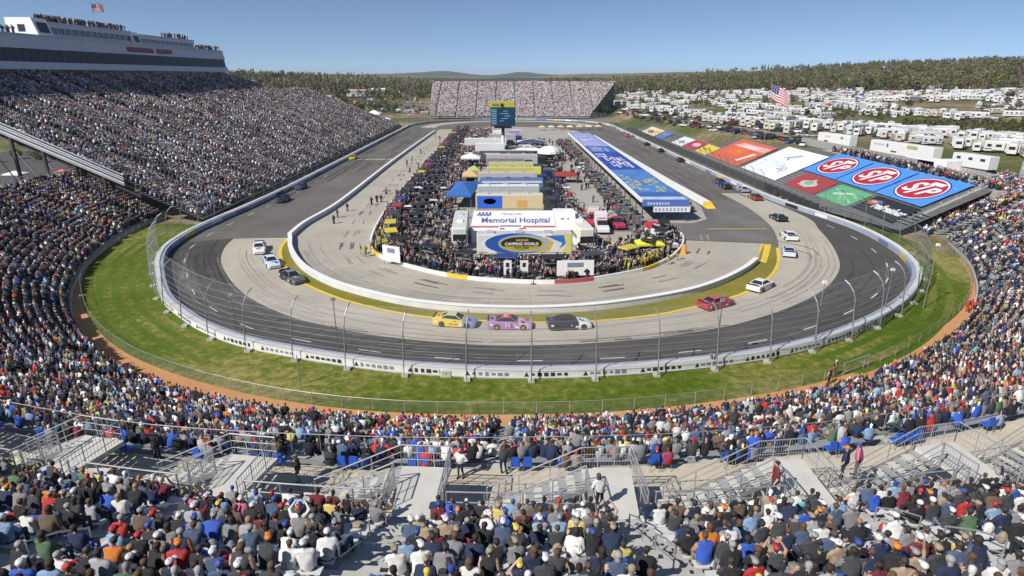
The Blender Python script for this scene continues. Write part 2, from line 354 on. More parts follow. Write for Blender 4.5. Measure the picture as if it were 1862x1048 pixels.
# rubber marks on the racing groove and pit road
skid = M('skid rubber', (.12, .11, .105), .8, var=.3, scale=2); skl = M('faint rubber', (.26, .245, .22), .85, var=.2, scale=.6)
b = MB()
for k in range(46):
    c0 = random.choice((0, 1)); base = COs if c0 == 0 else [(x, y) for x, y in inC]
    off = random.uniform(.6, 5) * (-1 if c0 == 0 else -1); i0 = random.randint(4, len(base)-30)
    ln = offset(base, off)[i0:i0+random.randint(8, 24)]
    for i in range(len(ln)-1): line_seg(b, ln[i], ln[i+1], .12, skl, .046+.0004*k)
for (p, q, r_) in (((46.8, 101.0), (49.6, 92.0), 1.4), ((46.0, 96.5), (47.9, 90.6), 1.0)):
    pts = [(p[0]+(q[0]-p[0])*t+r_*math.sin(math.pi*t)*1.4, p[1]+(q[1]-p[1])*t) for t in np.linspace(0, 1, 10)]
    for i in range(9): line_seg(b, pts[i], pts[i+1], .22, skid, .068)
for i, (x, y, a) in enumerate(resample(offset(PW, 3.0), 8.5)):
    if y > 300: continue
    for s_ in (0, 1.7):
        for j in range(2):
            xx, yy = x+random.uniform(-.4, .4)+s_*math.sin(a), y-s_*math.cos(a); l_ = random.uniform(2, 4.5); a2 = a+random.uniform(-.06, .06)
            line_seg(b, (xx, yy), (xx+l_*math.cos(a2), yy+l_*math.sin(a2)), .22, skid if i % 3 == 0 else skl, .072+.0005*(i % 20)+.0003*j)
nwl = [p for p in crv(wall_near, 4) if p[1] < 118]
for k in range(64):
    off = -random.uniform(1.6, 8.2); i0 = random.randint(2, len(nwl)-22); ln = offset(nwl, off)[i0:i0+random.randint(7, 20)]
    for i in range(len(ln)-1): line_seg(b, ln[i], ln[i+1], random.choice((.1, .16, .3)), M('dark rubber streak', (.05, .047, .045), .8, var=.3, scale=.8) if k % 3 else M('pale streak', (.13, .125, .115), .85, var=.2, scale=.8), .0335+.0003*k)
for k in range(90):     # rubber laid down on the straights
    x0 = random.choice((random.uniform(-52.5, -40.5), random.uniform(46, 58))); y0 = random.uniform(135, 320); l_ = random.uniform(8, 34)
    line_seg(b, (x0, y0), (x0+random.uniform(-.4, .4), y0+l_), random.choice((.15, .25, .5)), M('straight rubber', (.085, .077, .07), .85, var=.3, scale=.5), .056+.0002*k)
b.build('tyre_marks')['kind'] = 'structure'
# darker slab joints on pit road and concrete
jt = M('slab joint', (.30, .275, .24), .9)
b = MB()
for base, off in ((COs, -2.6), (COs, -4.4)):
    ln = offset(base, off)
    for i in range(6, len(ln)-20): line_seg(b, ln[i], ln[i+1], .06, jt, .041)
for off in (-3.2, -6.4, -9.0):
    ln = offset(inC, off)
    for i in range(len(ln)-1): line_seg(b, ln[i], ln[i+1], .06, jt, .041)
for i, (x, y, a) in enumerate(resample(inC, 6)):
    line_seg(b, (x-math.sin(a)*.8, y+math.cos(a)*.8), (x-math.sin(a)*10.5, y+math.cos(a)*10.5), .05, jt, .043)
b.build('slab_joints')['kind'] = 'structure'
# ---------------------------------------------------------------- outer wall, inner walls
wt = M('wall white', (.62, .62, .61), .6, var=.08, scale=.5)
wg = M('barrier grey', (.33, .37, .45), .5, var=.12, scale=.6)
ow = empty('outer_wall'); tag(ow, 'white concrete wall with banner strip running all round the race track', 'wall')
MB().sweep(WALL, [(0, 0), (0, 1.0), (.62, 1.0), (.62, 0)], wt, closed=True).build('wall', ow)
MB().sweep(WALL, [(-.5, .12), (-.5, .9), (-.02, .9), (-.02, .12)], wg, closed=True).build('foam_barrier', ow)
nearW = crv(wall_near, 4)
dk = M('banner ink', (.03, .03, .035), .6); inkb = M('banner grey ink', (.2, .22, .27), .6); inkv = M('banner violet ink', (.16, .16, .34), .6)
cloth = M('banner cloth', (.7, .71, .72), .6, var=.06, scale=1.2)
bs = MB(); bs.sweep(offset(nearW, .66)[22:118], [(0, .14), (0, .92), (.03, .92), (.03, .14)], cloth)
bs.build('banner_strip', ow)
# sponsor marks on the outside face near the camera: triangles and rows of small letter shapes
b = MB(); rs = resample(offset(nearW, .70)[26:112], .62)
for i, (x, y, a) in enumerate(rs):
    ph = i % 9
    if ph in (7, 8): continue
    d = Vector((math.cos(a), math.sin(a), 0)); p = Vector((x, y, .53)); n_ = Vector((math.sin(a), -math.cos(a), 0))*.012
    if ph == 0: b.add([p-d*.24-Vector((0, 0, .22))+n_, p+d*.24-Vector((0, 0, .22))+n_, p+Vector((0, 0, .26))+n_], [(0, 1, 2)], dk)
    else:
        h = random.choice((.12, .16, .2)); w = random.uniform(.16, .25)
        b.add([p-d*w-Vector((0, 0, h))+n_, p+d*w-Vector((0, 0, h))+n_, p+d*w*.8+Vector((0, 0, h))+n_, p-d*w+Vector((0, 0, h))+n_], [(0, 1, 2, 3)], dk if (i//9) % 2 == 0 else inkb)
b.build('sponsor_marks', ow)
# panels on the inside face, seen across the track
b = MB(); b2 = MB()
for i, (x, y, a) in enumerate(resample(offset(WALL, -.53), 10)):
    if y < 75: continue
    m_ = [inkv, None, cloth, black, None, inkb, cloth, yellow_p][i % 8]
    if m_ is None: continue
    d = Vector((math.cos(a), math.sin(a), 0)); p = Vector((x, y, .58)); n_ = Vector((-math.sin(a), math.cos(a), 0))*.01; w = 2.2 if y < 300 else 3.4
    up = Vector((0, 0, .34))
    b.add([p-d*w-up+n_, p+d*w-up+n_, p+d*w+up+n_, p-d*w+up+n_], [(3, 2, 1, 0)], m_)
b.build('sponsor_panel', ow)
iw = empty('pit_road_wall'); tag(iw, 'low white wall curving between the grass apron and pit road', 'wall')
iwl = [p for p in inL[::-1]]+inC[1:]
MB().sweep(iwl, [(-.55, 0), (-.55, .82), (.0, .82), (.0, 0)], wt).build('wall', iw)
MB().sweep(iwl, [(-.62, .80), (-.62, .9), (.07, .9), (.07, .80)], white).build('wall_cap', iw)
pw = empty('pit_wall'); tag(pw, 'knee-high white wall around the crowded pit stalls of the infield', 'wall')
PWs = [p for p in PW if p[1] < 330]
def wallcol(i):
    x = PWs[i][0]
    return M('pit red', (.42, .09, .10), .6) if 6.5 < x < 12 else yellow_p if (-8.5 < x < -5.5 or 19 < x < 22.5 or -22 < x < -20.5) else white
b = MB()
for i in range(0, len(PWs)-1): b.sweep(PWs[i:i+2], [(-.15, 0), (-.15, .55), (.15, .55), (.15, 0)], wallcol(i) if PWs[i][1] < 105 else white, cap=False)
b.build('wall', pw)
rw = empty('backstretch_pit_wall'); tag(rw, 'thick white wall with yellow tip dividing the right straight from pit road', 'wall')
rwl = [(44.1, 131), (42.9, 160), (42, 200), (41.2, 250), (40.7, 288)]
MB().sweep(rwl, [(-.8, 0), (-.8, 1.0), (.8, 1.0), (.8, 0)], white).build('wall', rw)
MB().add([(43.2, 128.0, 0), (45.2, 128.0, 0), (44.95, 131, 0), (43.25, 131, 0), (43.6, 128.4, .55), (44.8, 128.4, .55), (44.95, 131, 1.02), (43.25, 131, 1.02)], [(0, 1, 5, 4), (1, 2, 6, 5), (2, 3, 7, 6), (3, 0, 4, 7), (4, 5, 6, 7)], yellow_p).build('end_cap', rw)
# ---------------------------------------------------------------- catch fence
steel_d = M('weathered steel', (.13, .135, .14), .6, .3)
mesh_m = M('chain link mesh', (.30, .31, .32), .6, .3, alpha=.10)
def catch_fence(name, line, label, step=6.02, h=6.4, cables=9, phase=0., galv=galv):
    e = empty(name); tag(e, label, 'fence')
    ps = resample(line, step)
    for (x, y, a) in ps:
        nx, ny = -math.sin(a), math.cos(a)   # towards the track
        pts = [(x-nx*.25, y-ny*.25, 0)]+[(x+nx*o, y+ny*o, z) for o, z in ((-.2, 1.4), (0, 3.2), (.12, 4.6), (.45, 5.5), (1.0, 6.15), (1.6, 6.5))]
        b = MB().tube(pts, .062, galv, 6); b.box(x-.3, x+.3, y-.3, y+.3, 0, .25, conc_m); b.build('post', e)
    L_ = resample(line, 2.0); b = MB()
    prof = [(0, 1.2), (.02, 3.2), (.12, 4.6), (.45, 5.5), (1.0, 6.15), (1.5, 6.45)]
    vs = []; 
    for (x, y, a) in L_:
        nx, ny = -math.sin(a), math.cos(a); vs += [(x+nx*o, y+ny*o, z) for o, z in prof]
    k = len(prof); fs = [(i*k+j, (i+1)*k+j, (i+1)*k+j+1, i*k+j+1) for i in range(len(L_)-1) for j in range(k-1)]
    b.add(vs, fs, mesh_m); b.build('chain_link', e)
    b = MB()
    for c in range(cables):
        z = 1.5+c*(4.9/(cables-1)); o = float(np.interp(z, [p[1] for p in prof], [p[0] for p in prof]))
        b.tube([(x-math.sin(a)*o, y+math.cos(a)*o, z) for (x, y, a) in L_], .016, steel, 3, cap=False)
    b.build('cable', e)
    return e
nearF = offset(nearW, 1.15)
def between(line, f): return [p for p in line if f(p)]
NF = [(CX+58.5*math.cos(R(a)), CY+58.5*math.sin(R(a))) for a in np.arange(-168.6, -8, 2.975)]
NF = between(nearF, lambda p: p[1] < 124)
# shift so that a post stands on the axis of the turn
l0 = 0; 
for i in range(len(NF)-1):
    if NF[i][0] < 2.3 <= NF[i+1][0]: break
    l0 += math.dist(NF[i], NF[i+1])
l0 += 2.3-NF[i][0]; sh = l0 % 6.02
d_ = 0; j = 0
while d_+math.dist(NF[j], NF[j+1]) < sh: d_ += math.dist(NF[j], NF[j+1]); j += 1
NF = [tuple(Vector(NF[j])+(Vector(NF[j+1])-Vector(NF[j])).normalized()*(sh-d_))]+NF[j+1:]
catch_fence('catch_fence', NF, 'tall curved-top steel catch fence along the near turn wall below the grandstand', galv=M('fence post steel', (.30, .31, .31), .5, .5, var=.15))
catch_fence('catch_fence', [(60.8, 142), (60.6, 200), (60.6, 330)], 'tall steel catch fence between the right straight and the covered seats', galv=steel_d)
catch_fence('catch_fence', [(-55.6, 320), (-55.6, 128)], 'tall steel catch fence in front of the packed main grandstand', galv=steel_d)
catch_fence('catch_fence', [(far_c[0]+58.4*math.cos(R(a)), far_c[1]+58.4*math.sin(R(a))) for a in range(4, 178, 4)], 'distant catch fence round the far turn')
# low fence between grass and clay path
gf = empty('low_fence'); tag(gf, 'low chain-link fence between the turn grass and the clay path', 'fence')
b = MB(); ls = resample(offset(outer, -.1), 2.8)
for (x, y, a) in ls: b.tube([(x, y, 0), (x, y, 1.15)], .035, galv, 5)
b.build('post', gf)['kind'] = 'stuff'
b = MB(); b.tube([(x, y, 1.12) for x, y, a in ls], .018, steel, 4)
b.build('top_rail', gf)
b = MB(); n = len(ls); b.add([(x, y, .03) for x, y, a in ls]+[(x, y, 1.1) for x, y, a in ls], [(i, i+1, n+i+1, n+i) for i in range(n-1)], M('low mesh', (.35, .36, .37), .6, .3, alpha=.12)); b.build('chain_link', gf)
gt = empty('gate', (*pol(65.6, -61.5), 0), R(-61.5+90)); tag(gt, 'silver tube gate standing open in the low fence on the right of the grass', 'gate')
b = MB(); b.tube([(-2, 0, 0), (-2, 0, 1.3), (2, 0, 1.3), (2, 0, 0)], .05, galv, 6); b.tube([(-2, 0, .3), (2, 0, .3)], .04, galv); b.build('gate_frame', gt)
# light and camera poles beside the wall
for i, (x, y, hh, lab) in enumerate(((430, 602, 4.2, 'short dark camera pole inside the turn wall at left'), (617, 655, 6.4, 'thin dark pole with a floodlight behind the wall left of centre'), (1300, 662, 6.6, 'pair of dark poles topped by a small lamp right of centre'), (1478, 634, 7.2, 'slim pole with round white lamp over the right asphalt'), (1678, 562, 8, 'slim pole with round white lamp on the right grass'), (1606, 572, 5.5, 'short slim pole with round white lamp at the right turn wall'), (546, 700, 3, 'thin white marker pole standing on the grass at left'), (1752, 470, 7, 'slim leaning pole with white lamp near the right clay path'))):
    X, Y = ground_pt(x, y); e = empty('light_pole', (X, Y, 0)); tag(e, lab, 'light pole')
    MB().tube([(0, 0, 0), (0, 0, hh)], .06, steel if i > 2 else M('dark pole', (.08, .085, .09), .6), 6, .04).build('pole', e)
    b = MB(); b.box(-.22, .22, -.12, .12, hh, hh+.3, white if i > 2 else steel, .04)
    b.build('lamp_head', e) if i != 6 else MB().box(-.12, .12, -.05, .05, hh, hh+.15, white).build('lamp_head', e)
# things standing behind the near wall
for (x, y, nm, lab, c, sz) in ((812, 684, 'concrete_block', 'grey concrete block on the grass against the wall, left of the centre posts', (.5, .48, .43), (1.1, .7, .8)), (935, 685, 'concrete_block', 'grey concrete block on the grass against the wall near the middle post', (.42, .4, .36), (.95, .6, .75)), (994, 684, 'equipment_bag', 'dark red bag lying on the grass at the foot of the wall', (.22, .02, .04), (.75, .55, .5)), (1101, 684, 'road_case', 'small yellow case on the grass at the foot of the wall', (.6, .45, .05), (.7, .4, .35))):
    X, Y = ground_pt(x, y); b = MB(); b.rbox(-sz[0]/2, sz[0]/2, -sz[1]/2, sz[1]/2, 0, sz[2], CM(c, .8), .12)
    b.box(-.06, .06, -sz[1]/2-.03, sz[1]/2+.03, sz[2]*.5, sz[2]*.5+.08, black)
    o = b.build(nm); o.location = (X, Y, .012); tag(o, lab, {'c': 'block', 'e': 'bag', 'r': 'case'}[nm[0]])
# ---------------------------------------------------------------- people: one continuous skin per pose, wrapped round capsules
SKIN, SHIRT, PANTS, HAIR, SHOE, SLEEVE = 0, 1, 2, 3, 4, 5
def pose_parts(kind, seed):
    r = random.Random(seed); P = []
    def c(a, b, r0, r1, s): P.append((Vector(a), Vector(b), r0, r1, s))
    lean = r.uniform(-.02, .12); tw = r.uniform(-.05, .05); hz = 0
    if kind.startswith('sit'):
        hip = Vector((0, 0, .50)); chest = Vector((tw, lean, .93)); kn = [Vector((sx*r.uniform(.12, .18), .46, .50)) for sx in (-1, 1)]
        an = [Vector((k.x*1.05, k.y-r.uniform(-.05, .1), .09)) for k in kn]
    else:
        hip = Vector((0, 0, .92)); chest = Vector((tw, lean*.4, 1.34)); kn = [Vector((sx*.11, .03, .5)) for sx in (-1, 1)]
        an = [Vector((sx*.12+tw, r.uniform(-.06, .08), .09)) for sx in (-1, 1)]
    up = (chest-hip).normalized()
    c(hip+Vector((-.08, 0, .0)), hip+Vector((.08, 0, .0)), .135, .135, PANTS)
    c(hip+up*.08, hip+up*.25, .175, .17, SHIRT); c(hip+up*.08+Vector((-.09, 0, 0)), chest+Vector((-.12, 0, -.06)), .135, .13, SHIRT); c(hip+up*.08+Vector((.09, 0, 0)), chest+Vector((.12, 0, -.06)), .135, .13, SHIRT)
    sh = chest+up*.10; c(sh+Vector((-.17, 0, -.02)), sh+Vector((.17, 0, -.02)), .082, .082, SHIRT); c(chest, sh+up*.04, .12, .07, SHIRT)
    nk = sh+up*.05; hd = nk+up*.16+Vector((0, .03, 0)); c(nk, hd, .056, .056, SKIN)
    c(hd+Vector((0, -.012, .025)), hd+Vector((0, .01, -.02)), .086, .072, SKIN); c(hd+Vector((0, .02, -.06)), hd+Vector((0, .04, -.07)), .052, .045, SKIN)
    c(hd+Vector((0, .085, -.0)), hd+Vector((0, .10, -.02)), .014, .017, SKIN)
    for sx in (-1, 1): c(hd+Vector((sx*.082, -.005, 0)), hd+Vector((sx*.088, -.01, -.03)), .015, .012, SKIN)
    c(hd+Vector((0, -.022, .04)), hd+Vector((0, -.026, .0)), .092, .082, HAIR)
    for i, sx in enumerate((-1, 1)):
        c(hip+Vector((sx*.09, .02, 0)), kn[i], .098, .068, PANTS); c(kn[i], an[i], .066, .044, PANTS)
        c(an[i]+Vector((0, -.02, -.04)), an[i]+Vector((sx*.01, .15, -.05)), .045, .038, SHOE)
        s0 = sh+Vector((sx*.225, 0, -.035)); m = kind[4:] if len(kind) > 3 else ''
        if m == 'arm_up' and sx > 0: el, ha = s0+Vector((.09, .12, .2)), s0+Vector((.02, .12, .48))
        elif m == 'arms_up': el, ha = s0+Vector((sx*.12, .16, .12)), s0+Vector((-sx*.05, .30, .34))
        elif m == 'camera': el, ha = s0+Vector((sx*.10, .22, -.16)), hd+Vector((sx*.07, .20, -.02))
        elif m == 'crossed': el, ha = s0+Vector((sx*.07, .08, -.27)), s0+Vector((-sx*.10, .24, -.22))
        elif m == 'side': el, ha = s0+Vector((sx*.06, -.02, -.28)), s0+Vector((sx*.05, .1, -.53))
        elif m == 'hips': el, ha = s0+Vector((sx*.17, -.05, -.25)), hip+Vector((sx*.19, .03, .12))
        else: el, ha = s0+Vector((sx*.05, .12, -.26)), kn[i]+Vector((-sx*.02, -.1, .12))
        c(s0, el, .068, .056, SLEEVE); c(el, ha, .05, .035, SLEEVE if seed % 3 else SKIN)
        d = (ha-el).normalized(); c(ha, ha+d*.08, .034, .03, SKIN)
        P.append(('hand', ha+d*.08, d, sx))
    return P, hd
def sd_cap(p, a, b, r0, r1):
    ab = b-a; L2 = max(1e-9, float(ab.dot(ab))); t = np.clip(((p-np.array(a))@np.array(ab))/L2, 0, 1)
    q = np.array(a)+t[:, None]*np.array(ab); return np.linalg.norm(p-q, axis=1)-(r0+(r1-r0)*t)
def make_template(kind, seed, vox=.024, faces=900, fingers=True):
    P, hd = pose_parts(kind, seed); caps = [p for p in P if p[0] != 'hand' or not isinstance(p[0], str)]
    caps = [p for p in P if not isinstance(p[0], str)]; b = MB()
    for (a, q, r0, r1, s) in caps:
        d = (q-a); l = d.length or .001; d = d/l; pts = []; n = 5
        def ringset():
            out = []
            for k in range(4): t = math.pi/2*(1-k/4); out.append((a-d*(r0*math.sin(t)), max(.002, r0*math.cos(t))))
            for k in range(5): t = math.pi/2*(k/4); out.append((q+d*(r1*math.sin(t)), max(.002, r1*math.cos(t))))
            return out
        rs = ringset(); ax = d.cross(Vector((0, 0, 1)));
        if ax.length < .05: ax = d.cross(Vector((1, 0, 0)))
        ax.normalize(); bx = d.cross(ax); vs = []; fs = []; m = 10
        for (pc, rr) in rs:
            for k in range(m): t = 2*math.pi*k/m; vs.append(pc+ax*rr*math.cos(t)+bx*rr*math.sin(t))
        for i in range(len(rs)-1):
            for k in range(m): kk = (k+1) % m; fs.append((i*m+k, i*m+kk, i*m+m+kk, i*m+m+k))
        fs += [tuple(range(m-1, -1, -1)), tuple((len(rs)-1)*m+k for k in range(m))]
        b.add(vs, fs, black)
    o = b.build('tmp'); mo = o.modifiers.new('r', 'REMESH'); mo.mode = 'VOXEL'; mo.voxel_size = vox
    bpy.context.view_layer.update(); dg = bpy.context.evaluated_depsgraph_get(); n0 = len(o.evaluated_get(dg).to_mesh().polygons)
    md = o.modifiers.new('d', 'DECIMATE'); md.ratio = min(1, faces/(n0*2.0)); mt = o.modifiers.new('t', 'TRIANGULATE')
    dg = bpy.context.evaluated_depsgraph_get(); me = o.evaluated_get(dg).to_mesh()
    V = np.empty(len(me.vertices)*3); me.vertices.foreach_get('co', V); V = V.reshape(-1, 3)
    F = np.array([tuple(p.vertices) for p in me.polygons]); C = V[F].mean(1)
    D = np.stack([sd_cap(C, a, q, r0, r1) for (a, q, r0, r1, s) in caps]); SL = np.array([c[4] for c in caps])[D.argmin(0)]
    hdn = np.array(hd); hm = (C[:, 2] > hdn[2]-.17); back = hm & ((C[:, 1] < hdn[1]-.01) & (C[:, 2] > hdn[2]-.1) | (C[:, 2] > hdn[2]+.055)); head = hm & (np.linalg.norm(C-hdn, axis=1) < .2) & (np.abs(C[:, 0]-hdn[0]) < .125)
    SL[head & back & ((SL == SKIN) | (SL == HAIR))] = HAIR; SL[head & ~back & (SL == HAIR)] = SKIN
    V = V.astype(np.float32); VV = [V]; FF = [F]; SS = [SL]; nb = len(V)
    if fingers:
        for p in P:
            if isinstance(p[0], str):
                _, ho, d, sx = p; side = d.cross(Vector((0, 0, 1)))
                side = side.normalized() if side.length > .1 else Vector((1, 0, 0)); dn = side.cross(d).normalized()
                for k in range(5):
                    if k < 4: a = ho+side*(.018*(k-1.5))-d*.01; dd = (d+dn*(-.35)+side*(k-1.5)*.06).normalized(); l = (.062, .072, .068, .052)[k]
                    else: a = ho-d*.045-side*sx*.028; dd = (d*.7-side*sx*.75-dn*.2).normalized(); l = .052
                    m1 = a+dd*l*.55; e = m1+(dd-dn*.6).normalized()*l*.45; t = MB().tube([a, m1, e], .0095, black, 4, .006)
                    VV.append(np.array([tuple(v) for v in t.v], np.float32)); tr = []
                    for f in t.f:
                        for q in range(1, len(f)-1): tr.append((f[0]+nb, f[q]+nb, f[q+1]+nb))
                    FF.append(np.array(tr)); SS.append(np.zeros(len(tr), int)); nb += len(t.v)
    bpy.data.objects.remove(o)
    return np.concatenate(VV), np.concatenate(FF).astype(np.int32), np.concatenate(SS).astype(np.int32), hd, {'sit_camera': .1, 'sit_arms_up': .025, 'sit_arm_up': .05}.get(kind, 1.)
KINDS_ = ['sit', 'sit_crossed', 'sit_camera', 'sit', 'sit_arms_up', 'sit_side', 'sit_arm_up']
PT = {'sit': 6, 'sit_crossed': 4, 'sit_camera': .7, 'sit_arms_up': .15, 'sit_side': 3, 'sit_arm_up': .3}
HI = [make_template(k, i+1) for i, k in enumerate(KINDS_)]
HI_ST = [make_template(k, i+21) for i, k in enumerate(['std_side', 'std_hips', 'std_camera'])]
MID = [make_template(k, i+1, .045, 150, False) for i, k in enumerate(['sit', 'sit_crossed', 'sit', 'sit_camera', 'sit_arms_up'])]
MID_ST = [make_template(k, i+21, .045, 150, False) for i, k in enumerate(['std_side', 'std_hips', 'std_camera'])]
def lo_template(stand=False):
    b = MB(); hz = .88 if stand else .42; S_ = []
    def bx(*a, s=0, **k): n = len(b.f); b.box(*a, black, **k); S_.extend([s]*(len(b.f)-n))
    bx(-.2, .2, -.13, .13, hz, hz+.62, s=SHIRT, tap=-.03)
    bx(-.17, .17, -.1, .45 if not stand else .12, hz-.05 if not stand else 0, hz+.14 if not stand else hz, s=PANTS)
    if not stand: bx(-.16, .16, .3, .45, 0, hz, s=PANTS)
    bx(-.09, .09, -.09, .1, hz+.68, hz+.84, s=SKIN); bx(-.1, .1, -.12, .05, hz+.74, hz+.93, s=HAIR, tap=.03, tapy=.03)
    bx(-.3, -.2, -.02, .3, hz+.15, hz+.5, s=SLEEVE, tapy=.1); bx(.2, .3, -.02, .3, hz+.15, hz+.5, s=SLEEVE, tapy=.1)
    tr = []; sl = []
    for f, s in zip(b.f, S_):
        for q in range(1, len(f)-1): tr.append((f[0], f[q], f[q+1])); sl.append(s)
    return np.array([tuple(v) for v in b.v], np.float32), np.array(tr, np.int32), np.array(sl, np.int32), None
LO = [lo_template()]; LO_ST = [lo_template(True)]
SHIRTS = [((.018, .018, .022), 24, 'black'), ((.045, .048, .055), 14, 'charcoal'), ((.018, .028, .07), 14, 'navy'), ((.20, .20, .21), 11, 'grey'), ((.66, .66, .65), 10, 'white'), ((.32, .33, .35), 5, 'light grey'), ((.06, .09, .16), 7, 'denim blue'),
          ((.03, .09, .42), 4.5, 'royal blue'), ((.20, .32, .48), 4, 'pale blue'), ((.40, .03, .03), 3.4, 'red'), ((.14, .02, .03), 3, 'maroon'), ((.52, .16, .03), 1.1, 'orange'), ((.58, .14, .26), .9, 'pink'),
          ((.07, .13, .07), 2, 'dark green'), ((.42, .62, .12), .4, 'lime green'), ((.32, .25, .17), 3.5, 'tan'), ((.12, .085, .06), 3, 'brown'), ((.55, .45, .13), .7, 'yellow'), ((.1, .38, .42), .5, 'turquoise')]
PANTSC = [((.03, .045, .085), 6, 'jeans'), ((.02, .02, .025), 4, 'black'), ((.25, .21, .15), 2, 'khaki'), ((.12, .15, .2), 2, 'faded'), ((.12, .12, .12), 1, 'grey')]
SKINC = [((.50, .30, .21), 5), ((.42, .24, .16), 4), ((.56, .36, .27), 3), ((.14, .075, .045), 1)]
HAIRC = [((.03, .02, .015), 6, 'dark hair'), ((.10, .055, .03), 4, 'brown hair'), ((.28, .18, .085), 1.2, 'blond hair'), ((.3, .29, .28), 1.5, 'grey hair')]
CAPC = [((.66, .66, .65), 3.6, 'white'), ((.025, .025, .03), 5, 'black'), ((.03, .07, .3), 2, 'blue'), ((.45, .03, .03), 2, 'red'), ((.28, .28, .28), 2, 'grey'), ((.3, .25, .17), 1, 'tan'), ((.65, .2, .03), .5, 'orange'), ((.62, .5, .1), .4, 'yellow')]
def pick(tb, r=random): return r.choices(tb, [t[1] for t in tb])[0]
def rcols(n, shirts=None):
    """(n, 5, 3) colours for merged people"""
    out = np.zeros((n, 6, 3), np.float32)
    for slot, tb in ((SKIN, SKINC), (SHIRT, shirts or SHIRTS), (PANTS, PANTSC), (HAIR, [(c[0], c[1]) for c in HAIRC]+[(c[0], c[1]*.75) for c in CAPC])):
        p = np.array([t[1] for t in tb], float); idx = rng.choice(len(tb), n, p=p/p.sum()); out[:, slot] = np.array([t[0] for t in tb])[idx]*rng.uniform(.8, 1.25, (n, 1))
    out[:, SHOE] = (.1, .1, .1); out[:, SLEEVE] = out[:, SHIRT]; k = rng.random(n); m = k < .16; out[m, SLEEVE] = out[m, SKIN]; m = (k > .16) & (k < .32); out[m, SLEEVE] = out[rng.permutation(n)][m, SHIRT]; return out
class Crowd:
    def __init__(s): s.V = []; s.F = []; s.C = []; s.n = 0
    def add(s, tmpls, P, rz, cols, scale=None):
        """P (n,3), rz (n,) facing angle where 0 faces +Y"""
        P = np.asarray(P, np.float32); n = len(P)
        if not n: return
        rz = np.asarray(rz, np.float32); sc = np.ones(n, np.float32) if scale is None else scale; w_ = np.array([t[4] if len(t) > 4 else 1. for t in tmpls]); which = rng.choice(len(tmpls), n, p=w_/w_.sum())
        for t in range(len(tmpls)):
            V, F, SL = tmpls[t][:3]; ix = np.where(which == t)[0]; m = len(ix)
            if not m: continue
            ca, sa = np.cos(rz[ix]), np.sin(rz[ix]); sx = (sc[ix]*rng.uniform(.92, 1.12, m)).astype(np.float32); Q = np.empty((m, len(V), 3), np.float32)
            x = V[None, :, 0]*sx[:, None]; y = V[None, :, 1]*sc[ix][:, None]
            Q[:, :, 0] = x*ca[:, None]-y*sa[:, None]+P[ix, 0:1]; Q[:, :, 1] = x*sa[:, None]+y*ca[:, None]+P[ix, 1:2]; Q[:, :, 2] = V[None, :, 2]*sc[ix][:, None]+P[ix, 2:3]
            s.V.append(Q.reshape(-1, 3)); s.F.append((F[None]+(np.arange(m)*len(V))[:, None, None]+s.n).reshape(-1, 3)); s.C.append(cols[ix][:, SL].reshape(-1, 3)); s.n += m*len(V)
    def build(s, name, mat):
        return tri_mesh(name, np.concatenate(s.V), np.concatenate(s.F), np.concatenate(s.C), mat)
def tri_mesh(name, V, F, C, mat, parent=None):
    me = bpy.data.meshes.new(name); nf = len(F)
    me.vertices.add(len(V)); me.vertices.foreach_set('co', V.astype(np.float32).ravel())
    me.loops.add(nf*3); me.loops.foreach_set('vertex_index', F.astype(np.int32).ravel())
    me.polygons.add(nf); me.polygons.foreach_set('loop_start', np.arange(0, nf*3, 3, dtype=np.int32)); me.polygons.foreach_set('loop_total', np.full(nf, 3, np.int32))
    at = me.attributes.new('Col', 'FLOAT_COLOR', 'FACE'); at.data.foreach_set('color', np.concatenate([C, np.ones((nf, 1))], 1).astype(np.float32).ravel())
    me.materials.append(mat); me.update(calc_edges=True); o = bpy.data.objects.new(name, me); link(o, parent); return o
crowd_m = attr_mat('clothing of the crowd', .85, .12, 5)
CR = Crowd()
SEATS = []     # (x, y, z, facing, row label data) of the upper stand: the nearest become individuals
# ---------------------------------------------------------------- the near turn stand
bench_m = M('bench plank', (.30, .31, .33), .5, .25, var=.15, scale=.7); bench_n = M('bench plank bright', (.62, .62, .61), .5, .15, var=.1, scale=.7)
tread_m = M('stand tread', (.24, .235, .225), .9, var=.18, scale=.5, bump=.2); tread_n = M('stand tread light', (.40, .385, .355), .9, var=.16, scale=.5, bump=.2)
NROW = 21
def ORDW(n):
    w = 'first second third fourth fifth sixth seventh eighth ninth tenth eleventh twelfth thirteenth fourteenth fifteenth sixteenth seventeenth eighteenth nineteenth'.split(); t = 'twent thirt fort fift sixt sevent'.split()
    return w[n-1] if n < 20 else t[n//10-2]+('ieth' if n % 10 == 0 else 'y-'+w[n % 10-1])
low = empty('lower_grandstand'); tag(low, 'curved lower grandstand of grey bench rows wrapping the near turn', 'grandstand')
def rrow(k, thd): r0 = rf(thd); return r0+.5+(16.2)*k/(NROW-1)
def zrow(k): return .9+8.1*k/(NROW-1)
ths = np.arange(-188, 4.01, 1.0)
treads = MB()
for k in range(NROW):
    w = 16.2/(NROW-1); a = [pol(rrow(k, t)-w*.5, t) for t in ths]; c = [pol(rrow(k, t)+w*.5, t) for t in ths]; n = len(ths); z = zrow(k); zp = zrow(k-1) if k else 0
    treads.add([(*p, z) for p in a]+[(*p, z) for p in c]+[(*p, zp) for p in a], [(i+1, i, n+i, n+i+1) for i in range(n-1)]+[(i, i+1, 2*n+i+1, 2*n+i) for i in range(n-1)], tread_m)
treads.build('treads', low)
AISLE_L = [-183+7.0*i for i in range(27)]
def near_aisle(thd, aisles, halfw): return any(abs(thd-a) < halfw for a in aisles)
